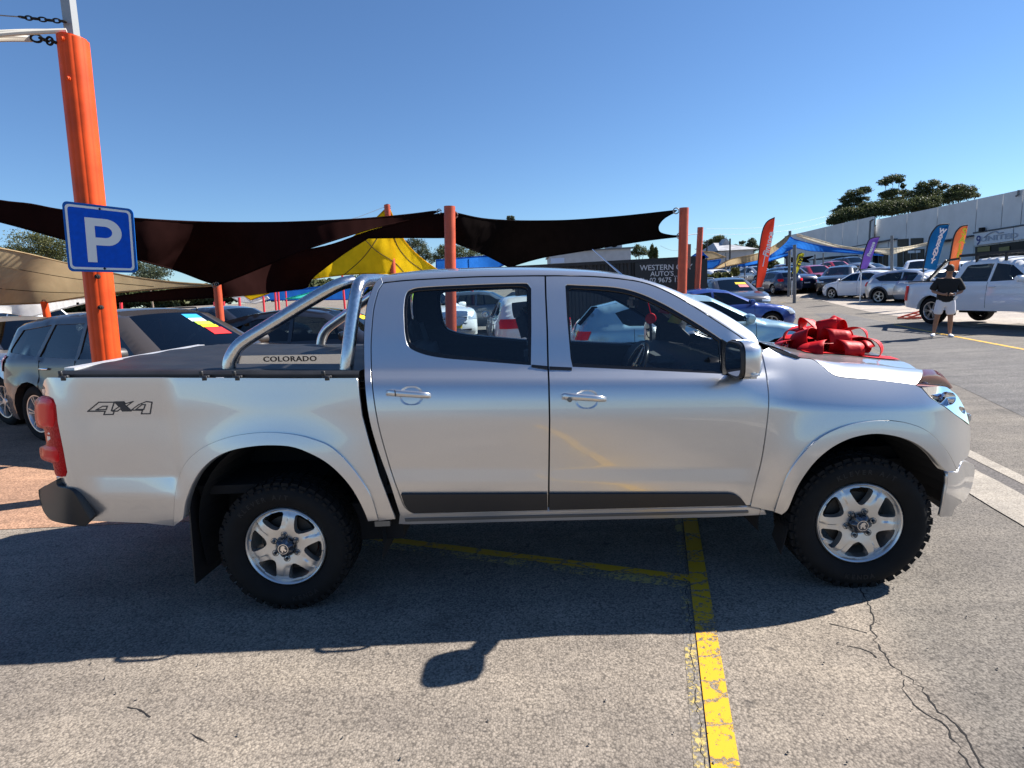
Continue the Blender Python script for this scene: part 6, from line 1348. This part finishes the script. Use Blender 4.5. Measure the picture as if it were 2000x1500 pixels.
a, b = [Vector(wx(*p)) - r0 + Vector((-3.2, 0, 0)) for p in ((1639, 505), (1688, 498))]; MB().bar(a, b, 4.5, .12).build("awning_roof", M_trimd, wh_); MB().tube([tuple(Vector(wx(1641, 505)) - r0 + Vector((-4.5, 0, 0))), tuple(Vector(wx(1641, 534)) - r0 + Vector((-4.5, 0, 0)))], .08, 8).build("awning_post", M_trimd, wh_)
wquad("sign_panel", [(1907.5, 455.5), (1984, 443.5), (1984, 469.5), (1907.5, 479.5)], M_signw, .3); wquad("sign_panel", [(1986, 443), (2060, 431), (2060, 459), (1986, 469)], M_signw, .3)
wquad("sign_surround", [(1906, 453.5), (2062, 429), (2062, 432), (1906, 456.5)], M_trimd, .36); wquad("shopfront_window", [(1906, 482), (2060, 463), (2060, 520), (1906, 520)], M_winblk, .1); 
for x, xx in ((1912, 1936), (1954, 1974)): wquad("yellow_blind", [(x, 483.5), (xx, 480.5), (xx, 490), (x, 492)], pm("dull_yellow_blind", (.22, .19, .07), .7), .18)  # dull yellow panels set over the dark shopfront glass
ydir = Vector(wx(1980, 449)) - Vector(wx(1915, 459)); dpt = lambda px, py: float(np.linalg.norm(wx(px, py) - CAM)); 
text("sign_lettering", "9", Vector(wx(1916.5, 470)) - r0 + Vector((-.34, 0, 0)), (0, -1, 0), (0, 0, 1), 24 * 72 / FOC, M_navytext, wh_, extrude=.01, bold=.02)
text("sign_lettering", "UNITED", Vector(wx(1956, 463.5)) - r0 + Vector((-.34, 0, 0)), (0, -1, 0), (0, 0, 1), 13 * 68 / FOC, M_greytext, wh_, extrude=.01, bold=.02, scale_x=1.9)
MB().tube([tuple(Vector(wx(x, y)) - r0 + Vector((-.36, 0, 0))) for x, y in cr([(1928, 464), (1938, 456), (1950, 451.5), (1957, 455), (1966, 453)], 5)], .06, 6).build("sign_emblem", M_greytext, wh_)
MB().tube([tuple(Vector(wx(x, y)) - r0 + Vector((-.9, 0, 0))) for x, y in ((1717, 428), (1711.5, 431), (1709.5, 462), (1709.5, 470))], .12, 8).build("downpipe", M_greypost, wh_)
MB().tube([tuple(Vector(wx(x, y)) - r0 + Vector((-.2, 0, 0))) for x, y in ((1993, 371), (1992, 380), (1988, 383))], .1, 8).build("downpipe", M_greypost, wh_)
m = MB(); m.box(Vector(wx(1924.5, 448)) - r0 + Vector((-.4, 0, 0)), (.4, .5, .45)); m.build("flood_lamp", M_dark, wh_)

# slate-roofed house
YH = 62; M_slate = pm("grey_slate_tiles", (.33, .34, .36), .6, noise=.35, nscale=2.2, bump=.8, bscale=6)
ra, rb2, el_, er_ = [U(x, y, YH) for x, y in ((1393.5, 474.5), (1408, 474.5), (1379, 491), (1454, 495))]; zg3 = float(terr(0, YH)); hs = thing("house", "house with a grey slate hipped roof beyond the yards", "house", ((el_[0] + er_[0]) / 2, YH, zg3)); r0 = Vector(hs.location); ze = (el_[2] + er_[2]) / 2
A = Vector(ra) - r0; B_ = Vector(rb2) - r0; mb = MB(); E1 = Vector((el_[0], YH - 4, ze)) - r0; E2 = Vector((er_[0], YH - 4, ze)) - r0; E3 = E2 + Vector((0, 9, 0)); E4 = E1 + Vector((0, 9, 0))
mb.add([E1, E2, E3, E4, A, B_], [(0, 1, 5, 4), (1, 2, 5), (2, 3, 4, 5), (3, 0, 4)]); mb.build("roof", M_slate, hs); MB().box((0, .5, (ze - zg3) / 2), (er_[0] - el_[0] - .8, 8, ze - zg3 - .05)).build("wall", M_palewall, hs)
MB().add([A + Vector((.4, -1.2, -.5)), A + Vector((1.6, -1.2, -.5)), A + Vector((1.0, -1.2, .35)), A + Vector((1.0, .3, .35)), A + Vector((.4, .4, -.4)), A + Vector((1.6, .4, -.4))], [(0, 1, 2), (0, 2, 3, 4), (1, 5, 3, 2)]).build("gable_vent", M_slate, hs)

# ------------------------------------------------------------------ trees
def leafmat(name, c1, c2):
    m, nt, b, o = newmat(name); N, L = nt.nodes, nt.links; b.inputs["Roughness"].default_value = .55; b.inputs["Specular IOR Level"].default_value = .3
    g = N.new("ShaderNodeNewGeometry"); mx = N.new("ShaderNodeMix"); mx.data_type = 'RGBA'; mx.inputs[6].default_value = (*c1, 1); mx.inputs[7].default_value = (*c2, 1); L.new(g.outputs["Random Per Island"], mx.inputs[0]); L.new(mx.outputs[2], b.inputs["Base Color"])
    t = N.new("ShaderNodeBsdfTranslucent"); L.new(mx.outputs[2], t.inputs[0]); ms = N.new("ShaderNodeMixShader"); ms.inputs[0].default_value = .3; L.new(b.outputs[0], ms.inputs[1]); L.new(t.outputs[0], ms.inputs[2]); L.new(ms.outputs[0], o.inputs[0]); return m
L_euc = leafmat("gum_leaves", (.045, .062, .022), (.115, .13, .055)); L_olive = leafmat("olive_leaves", (.06, .075, .02), (.14, .14, .05)); L_grey = leafmat("grey_green_leaves", (.05, .07, .04), (.12, .14, .08)); M_bark = pm("pale_gum_bark", (.22, .17, .13), .9, noise=.3, nscale=8); M_barkd = pm("brown_bark", (.09, .065, .045), .9)
def leaves(blobs, y, size, dens=1.0, sh=1.0):
    vs = []; fs = []
    for px, py, rx, ry in blobs:
        c = U(px, py, y); s = (np.linalg.norm(c - CAM)) / FOC; a, h = rx * s, ry * s; b = .8 * a
        n = int(dens * 40 * (rx * ry) ** .62) ; nc = max(3, n // 26)
        cl = nrng.normal(size=(nc, 3)); cl /= np.linalg.norm(cl, axis=1)[:, None]; cl *= (nrng.uniform(.15, 1, nc) ** .45)[:, None]
        for k in range(n):
            q = cl[k % nc] + nrng.normal(size=3) * .16; p = c + q * np.array([a, b, h]); sz = size * nrng.uniform(.6, 1.5)
            u = nrng.normal(size=3); u /= np.linalg.norm(u); w = np.cross(u, nrng.normal(size=3)); w /= np.linalg.norm(w) + 1e-9; u = u * sz; w = w * sz * .45
            i = len(vs); vs += [p - u, p + w, p + u, p - w]; fs.append((i, i + 1, i + 2, i + 3))
    return vs, fs
def tree(label, blobs, y, trunk, mat, size=None, dens=1.0, name="gum_tree", bark=None, catn="tree"):
    c0 = U(trunk[0], trunk[1], y); zg = float(terr(0, y)) - .1; sc_ = np.linalg.norm(c0 - CAM) / FOC
    root = thing(name, label, catn, (c0[0], y, zg)); r0 = Vector(root.location); size = size or 1.25 * sc_; dens = dens * (1.0 if size < .09 else 2.0)
    v, f = leaves(blobs, y, size, dens); MB().add([tuple(Vector(p) - r0) for p in v], f).build("crown", mat, root)
    H = max(1.0, c0[2] - zg); tr = .03 * H * (.42 if H > 8 else .8); top = Vector((0, 0, H)); MB().tube([(0, 0, 0), (.05 * tr, 0, H * .5), tuple(top)], [tr, tr * .8, tr * .55], 8).build("trunk", bark or M_bark, root, smooth=True)
    m = MB()
    for px, py, rx, ry in blobs:
        e = Vector(U(px, py, y)) - r0; s_ = Vector((0, 0, H * .72)); mid = s_ * .5 + e * .5 + Vector((0, rng.uniform(-.5, .5), -.05 * H)); m.tube([tuple(s_), tuple(mid), tuple(e)], [tr * .5, tr * .34, tr * .12], 6)
        for q in range(2): e2 = e + Vector((rng.uniform(-.6, .6) * rx * sc_, 0, rng.uniform(.2, .7) * ry * sc_)); m.tube([tuple(mid * .3 + e * .7), tuple(e2)], [tr * .2, tr * .07], 5)
    m.build("limbs", bark or M_bark, root, smooth=True); return root
tree("tall gum tree at the left of the clump behind the warehouse, flat topped", [(1672, 378, 15, 7), (1690, 371, 10, 6), (1655, 389, 12, 6), (1682, 390, 13, 5), (1650, 401, 10, 5), (1668, 396, 14, 6), (1645, 410, 16, 7)], 128, (1668, 398), L_euc)
tree("tallest gum tree of the clump behind the warehouse with two leaf tiers", [(1745, 348, 15, 5), (1728, 356, 11, 5), (1758, 353, 7, 4), (1741, 376, 16, 5), (1728, 380, 9, 4), (1764, 363, 4, 4), (1767, 376, 8, 4), (1748, 388, 22, 7)], 130, (1744, 380), L_euc)
tree("gum tree right of the tallest one behind the warehouse", [(1814, 360, 16, 6), (1800, 367, 9, 5), (1786, 379, 15, 6), (1822, 376, 13, 6), (1842, 365, 8, 4), (1815, 384, 24, 8)], 126, (1812, 385), L_euc)
tree("broad dark gum tree at the right end of the clump", [(1880, 374, 19, 7), (1862, 378, 14, 8), (1897, 380, 11, 5), (1872, 367, 10, 5), (1852, 389, 18, 7), (1875, 382, 22, 7)], 122, (1872, 388), L_euc)
tree("low bushy gum crown at the left end of the clump above the roof", [(1642, 425, 17, 10), (1657, 417, 15, 9), (1628, 432, 10, 6), (1673, 418, 15, 9), (1690, 418, 15, 8)], 120, (1650, 425), L_euc, dens=2.4)
tree("dense low gum crown between the tall gums", [(1700, 410, 20, 11), (1724, 406, 18, 10), (1690, 403, 10, 6)], 121, (1710, 410), L_euc, dens=2.4); tree("dense gum crown below the right hand gums", [(1760, 404, 20, 10), (1790, 399, 19, 10), (1820, 395, 15, 8), (1742, 404, 12, 7), (1800, 404, 22, 8), (1740, 411, 22, 7)], 121, (1775, 405), L_euc, dens=2.4)
tree("olive green tree at far left between the two left sails", [(60, 478, 34, 22), (100, 474, 30, 20), (30, 492, 26, 12), (125, 492, 20, 18), (75, 500, 40, 12)], 42, (80, 500), L_olive, dens=1.3)
tree("grey green tree seen in the gap right of the parking sign", [(290, 528, 26, 14), (315, 530, 20, 10), (268, 518, 12, 12), (285, 545, 34, 10)], 44, (290, 540), L_grey, dens=1.4)
tree("round gum tree between the yellow sail and the tall orange post", [(815, 484, 20, 16), (805, 476, 14, 9), (826, 494, 14, 10), (840, 505, 12, 9)], 70, (815, 495), L_grey, dens=1.3)
tree("wide dark tree behind the tall orange post", [(880, 490, 26, 14), (905, 494, 26, 13), (860, 500, 18, 10), (930, 498, 22, 10), (865, 488, 10, 8)], 66, (890, 500), L_euc, dens=1.4)
tree("palm top poking over the black sail", [(997, 424, 7, 3), (993, 427, 4, 3), (1001, 427, 4, 3)], 60, (997, 428), L_grey, dens=3, name="palm_tree")
tree("small tree over the low pale building's right end", [(1248, 487, 12, 9), (1240, 494, 9, 7), (1258, 494, 10, 6)], 60, (1248, 495), L_euc, dens=1.5); tree("narrow cypress right of the small tree", [(1274, 492, 3, 11), (1272, 498, 4, 6)], 58, (1274, 498), L_euc, dens=4, name="cypress_tree", size=.12); tree("second narrow cypress by the orange post", [(1281, 494, 2.5, 9), (1280, 499, 3, 6)], 58, (1281, 499), L_euc, dens=4, name="cypress_tree", size=.12)
tree("small tree over the low building's left part", [(1180, 492, 10, 5), (1172, 496, 8, 4)], 60, (1180, 497), L_euc, dens=1.5)
tree("tree behind the slate roofed house at its left", [(1404, 468, 14, 7), (1392, 474, 14, 7), (1412, 472, 9, 6), (1372, 484, 10, 6)], 80, (1402, 476), L_euc, dens=1.5)
tree("tree behind the slate roofed house at its right", [(1440, 486, 10, 7), (1452, 490, 8, 6), (1432, 488, 6, 6)], 84, (1440, 492), L_olive, dens=1.6); tree("thin tree left of the red banner's head", [(1468, 474, 8, 7), (1462, 488, 12, 8), (1474, 484, 8, 6), (1450, 474, 5, 3)], 86, (1466, 490), L_grey, dens=1.5)
tree("yellow green shrub before the white van", [(1402, 548, 20, 13), (1415, 540, 12, 8), (1390, 556, 12, 10), (1420, 556, 12, 9)], 24, (1404, 560), L_olive, dens=1.3, name="shrub", bark=M_barkd, catn="shrub", size=.07)
tree("pale green shrub beside the container's far end", [(1436, 532, 6, 8), (1432, 540, 6, 6)], 34, (1435, 542), L_olive, dens=2, name="shrub", bark=M_barkd, catn="shrub", size=.09)
tree("yellow leaved shrub behind the red banner under the blue sail", [(1507, 518, 10, 10), (1500, 526, 8, 7), (1514, 527, 8, 6)], 52, (1507, 530), L_olive, dens=2, name="shrub", bark=M_barkd, catn="shrub", size=.14)
# far-off belt of trees closing the left and middle distance
bl_ = [(x + rng.uniform(-10, 10), 612 - .0375 * x - rng.uniform(8, 30), rng.uniform(22, 40), rng.uniform(9, 18)) for x in range(-140, 1420, 26)]
v, f = leaves(bl_, 95, .42, 1.6); o = MB().add(v, f).build("treeline", L_euc); o['kind'] = 'stuff'
# power lines
for k, (a, b) in enumerate((((1380, 447), (1640, 415)), ((1380, 458), (1640, 427)), ((1290, 480), (1345, 476)))):
    A, B_ = U(a[0], a[1], 105), U(b[0], b[1], 140); tag(MB().tube([tuple(A * (1 - t) + B_ * t - np.array([0, 0, 1.2 * math.sin(math.pi * t)])) for t in np.linspace(0, 1, 16)], .022, 5).build("power_line", M_blacktext), ["upper power line sagging across the sky to the gum trees", "lower power line sagging across the sky to the gum trees", "short power line between the two orange posts"][k], "power line", "power lines over the far yards")
tag(MB().tube([tuple(U(752, 404, 17)), tuple(U(700, 424, 15)), tuple(U(670, 432, 14))], .008, 5).build("guy_wire", M_cable), "guy wire running left from the leaning post's top", "wire")
tag(MB().tube([tuple(U(1330, 461, 11.6)), tuple(U(1350, 458, 14)), tuple(U(1362, 457, 17))], .012, 5).build("guy_wire", M_cable), "guy wire joining the two orange posts by the container", "wire")

# ------------------------------------------------------------------ the red bow on the bonnet
M_ribbon = pm("red_satin_ribbon", (.52, .002, .008), .5, spec=.22, noise=.08, nscale=8, bump=.35, bscale=45)
bc = U(1606, 691, .80); bow = thing("gift_bow", "huge red ribbon bow with fat loops sitting on the truck's bonnet", "bow", tuple(bc)); 
def loop(ang, reach, height, width, base=(0, 0, 0), tilt=0.0, lift=0.0, twist=.25):
    out = Vector((math.cos(ang), math.sin(ang), 0)); side = Vector((-math.sin(ang), math.cos(ang), 0)); up = Vector((0, 0, 1)); rows = []
    for t in np.linspace(0, 1, 30):
        a = 2 * math.pi * t; r_ = reach * (.5 - .5 * math.cos(a)) ** .75; h = height * (math.sin(a) * .55 * (1 if t < .5 else .85) * math.sin(math.pi * min(1, 1.0)) ) ; h = height * .62 * math.sin(a) * (.35 + .65 * (.5 - .5 * math.cos(a))) + lift * (r_ / reach) + height * .3
        w = width * (.35 + .65 * min(1, 2.2 * (.5 - .5 * math.cos(a)))); s2 = (side + up * tilt + out * twist * math.sin(a)).normalized()
        c = Vector(base) + out * r_ + up * h; rows.append([c + s2 * (w * (k - .5)) for k in np.linspace(0, 1, 5)])
    o = MB().grid(rows).build("ribbon_loop", M_ribbon, bow, smooth=True, angle=180)
    sm = o.modifiers.new("thickness", 'SOLIDIFY'); sm.thickness = .004; return o
for k in range(8):
    loop(2 * math.pi * k / 8 + .15, .29 + .03 * (k % 3), .125 + .02 * (k % 2), .13, (0, 0, .005), tilt=.25 * math.sin(k * 1.7), lift=-.02 if k % 2 else .0)
for k in range(6): loop(2 * math.pi * k / 6 + .5, .22 + .02 * (k % 2), .15, .13, (0, 0, .035), tilt=.3 * math.cos(k * 2.1), lift=.02)
for k in range(3): loop(2 * math.pi * k / 3 + .2, .13, .14, .11, (0, 0, .07), tilt=.2, lift=.06)
for k, (a, r_) in enumerate(((-.9, .20), (-2.2, .24))):
    e = Vector((math.cos(a), math.sin(a), 0)); s = Vector((-e.y, e.x, 0)); rows = [[e * (.1 + r_ * t) + Vector((0, 0, .05 + .05 * math.sin(3.1 * t) + .012 * math.sin(9 * t))) + s * (.05 * q + .05 * math.sin(4 * t)) for q in (-1, -.3, .3, 1)] for t in np.linspace(0, 1, 18)]
    o = MB().grid(rows).build("ribbon_tail", M_ribbon, bow, smooth=True, angle=180); o.modifiers.new("thickness", 'SOLIDIFY').thickness = .004
# wide red band laid along the bonnet to the nose
idx = [i for i in range(6, 36)]; rows = []
for i in idx:
    r = rowsh[i]; rows.append([np.array([np.interp(y, [q[1] for q in r], [q[k] for q in r]) for k in range(3)]) + np.array([0, 0, .006]) for y in np.linspace(.50, .62, 4)])
o = MB().grid(rows).build("red_band", M_ribbon, bow, smooth=True); o.data.transform(Matrix.Translation(-Vector(bow.location)))

# ------------------------------------------------------------------ the man
def skin(name, joints, edges, mat, parent, sub=2, root=0):
    me = bpy.data.meshes.new(name); me.from_pydata([j[0] for j in joints], edges, []); o = bpy.data.objects.new(name, me); COL.objects.link(o)
    md = o.modifiers.new("s", 'SKIN'); md.use_smooth_shade = True; sv = me.skin_vertices[0].data
    for i, j in enumerate(joints): r = j[1]; sv[i].radius = r if hasattr(r, '__len__') else (r, r); sv[i].use_root = (i == root)
    o.modifiers.new("u", 'SUBSURF').levels = sub; dg = bpy.context.evaluated_depsgraph_get(); m2 = bpy.data.meshes.new_from_object(o.evaluated_get(dg)); bpy.data.objects.remove(o)
    for p in m2.polygons: p.use_smooth = True
    m2.materials.clear(); m2.materials.append(mat); return link(bpy.data.objects.new(name, m2), parent)
M_skin = pm("tanned_skin", (.30, .15, .09), .55, noise=.08, nscale=20); M_tee = pm("black_cotton", (.010, .010, .011), .9, bump=.3, bscale=40); M_shorts = pm("white_cotton_shorts", (.70, .70, .74), .85, bump=.4, bscale=25); M_shoe = pm("white_trainers", (.72, .73, .76), .6); M_hair = pm("dark_brown_hair", (.02, .012, .008), .7, bump=.5, bscale=120)
man = thing("person", "man in black tee and white shorts looking down at his hands beside the white pickup", "person", (11.87, 11.95, 0)); man.rotation_euler = (0, math.radians(3), math.radians(-30))
J = []; E_ = []
def j(p, r, par=None): J.append((p, r)); (E_.append((par, len(J) - 1)) if par is not None else None); return len(J) - 1
pel = j((0, 0, .93), (.155, .11)); wst = j((0, -.01, 1.10), (.155, .115), pel); che = j((0, -.02, 1.30), (.185, .125), wst); nk0 = j((0, -.01, 1.47), (.075, .07), che); nk1 = j((0, -.05, 1.54), (.06, .06), nk0); hd = j((0, -.10, 1.63), (.077, .092), nk1); j((0, -.115, 1.72), (.062, .075), hd)
for s in (-1, 1):
    sh_ = j((s * .20, -.01, 1.42), .068, che); el_ = j((s * .295, -.03, 1.14), .047, sh_); wr = j((s * .105, -.27, 1.075), .030, el_); pa = j((s * .055, -.31, 1.07), (.038, .020), wr)
    for q, (dx, dy, dz, ln) in enumerate(((-.030, -.030, .022, 1), (-.038, -.036, .006, 1), (-.036, -.034, -.010, 1), (-.028, -.028, -.024, .8))):
        f1 = j((s * (.055 + dx * .7), -.31 + dy, 1.07 + dz), .0095, pa); j((s * (.055 + dx * 1.3), -.31 + dy * 1.5 * ln, 1.07 + dz - .012), .008, f1)
    th = j((s * .045, -.335, 1.095), .010, pa); j((s * .025, -.362, 1.105), .009, th)
    hp_ = j((s * .105, .0, .87), (.105, .105), pel); kn = j((s * .135, -.015, .50), .060, hp_); cf = j((s * .15, .015, .34), .058, kn); an = j((s * .165, .02, .09), .036, cf); hl2 = j((s * .175, -.02, .045), (.04, .03), an); j((s * .20, -.15, .035), (.04, .025), hl2)
skin("body", J, E_, M_skin, man)
J2 = [((0, .0, .82), (.225, .165)), ((0, -.01, 1.02), (.215, .16)), ((0, -.02, 1.28), (.215, .15)), ((0, -.01, 1.435), (.13, .10)), ((0, -.02, 1.49), (.082, .075))]; E2_ = [(0, 1), (1, 2), (2, 3), (3, 4)]
for s in (-1, 1): n = len(J2); J2 += [((s * .205, -.01, 1.40), .098), ((s * .275, -.025, 1.24), .098), ((s * .30, -.035, 1.15), .092)]; E2_ += [(2, n), (n, n + 1), (n + 1, n + 2)]
skin("tee_shirt", J2, E2_, M_tee, man)
J3 = [((0, 0, 1.03), (.18, .13)), ((0, 0, .92), (.215, .155))]; E3_ = [(0, 1)]
for s in (-1, 1): n = len(J3); J3 += [((s * .10, 0, .83), .125), ((s * .125, -.005, .66), .112), ((s * .138, -.01, .54), .102)]; E3_ += [(1, n), (n, n + 1), (n + 1, n + 2)]
skin("shorts", J3, E3_, M_shorts, man)
for s in (-1, 1): skin("shoe", [((s * .168, .045, .05), (.045, .045)), ((s * .178, -.04, .05), (.05, .042)), ((s * .20, -.15, .04), (.052, .034)), ((s * .212, -.205, .035), (.040, .026))], [(0, 1), (1, 2), (2, 3)], M_shoe, man)
m = MB(); m.lathe([(.080, -.045), (.090, -.01), (.091, .03), (.080, .07), (.050, .10), (.001, .112)], 20, "Z", (0, -.088, 1.69)); h_ = m.build("hair", M_hair, man, smooth=True); h_.rotation_euler = (0, 0, 0); h_.data.transform(Matrix.Translation((0, -.088, 1.69)) @ Matrix.Rotation(math.radians(-16), 4, "X") @ Matrix.Diagonal((.94, 1.08, 1, 1)) @ Matrix.Translation((0, .088, -1.69)))
m = MB(); m.box((0, -.190, 1.648), (.122, .012, .030)); m.bar((-.075, -.185, 1.665), (-.085, -.07, 1.675), .012); m.bar((.075, -.185, 1.665), (.085, -.07, 1.675), .012); bevel(m.build("sunglasses", M_blackgloss, man), .006, 1)
for s in (-1, 1): m = MB(); m.lathe([(.001, -.012), (.018, -.01), (.022, .0), (.018, .012)], 10, 'Y', (s * .082, -.09, 1.63)); m.build("ear", M_skin, man)
m = MB(); m.add([(0, -.215, 1.615), (-.016, -.185, 1.612), (.016, -.185, 1.612), (0, -.185, 1.655)], [(0, 1, 3), (0, 3, 2), (0, 2, 1)]); m.build("nose", M_skin, man, smooth=True)
m = MB(); m.box((0, -.180, 1.583), (.05, .02, .008)); m.build("mouth", pm("lip", (.22, .07, .06), .5), man); m = MB(); m.tube([(.125 + .034 * math.cos(a), -.25 + .01 * math.sin(a), 1.078 + .034 * math.sin(a)) for a in np.linspace(0, 6.0, 14)], .009, 6); m.build("watch", M_alu, man)
o = MB().box((0, 0, 0), (.07, .012, .10)).build("key_tag", M_white); o.location = (11.87 + .06, 11.62, .975); o.rotation_euler = (.3, .5, .1); tag(o, "white tag hanging from the man's hands at his waist", "tag")
# red trolley jack ramp left by the white pickup's rear wheel
rr0 = UG(1795, 622); jk = MB(); q = Vector(rr0)
for s in (-.22, .22): jk.bar(q + Vector((-.6, s, .04)), q + Vector((.65, s, .36)), .05); jk.bar(q + Vector((.65, s, .0)), q + Vector((.65, s, .36)), .04); jk.bar(q + Vector((-.6, s, .03)), q + Vector((.65, s, .03)), .04)
for t in np.linspace(0, 1, 6): jk.bar(q + Vector((-.6 + 1.25 * t, -.22, .04 + .32 * t)), q + Vector((-.6 + 1.25 * t, .22, .04 + .32 * t)), .035)
tag(jk.build("wheel_ramp", M_rust), "red steel wheel ramp lying behind the white pickup", "ramp")
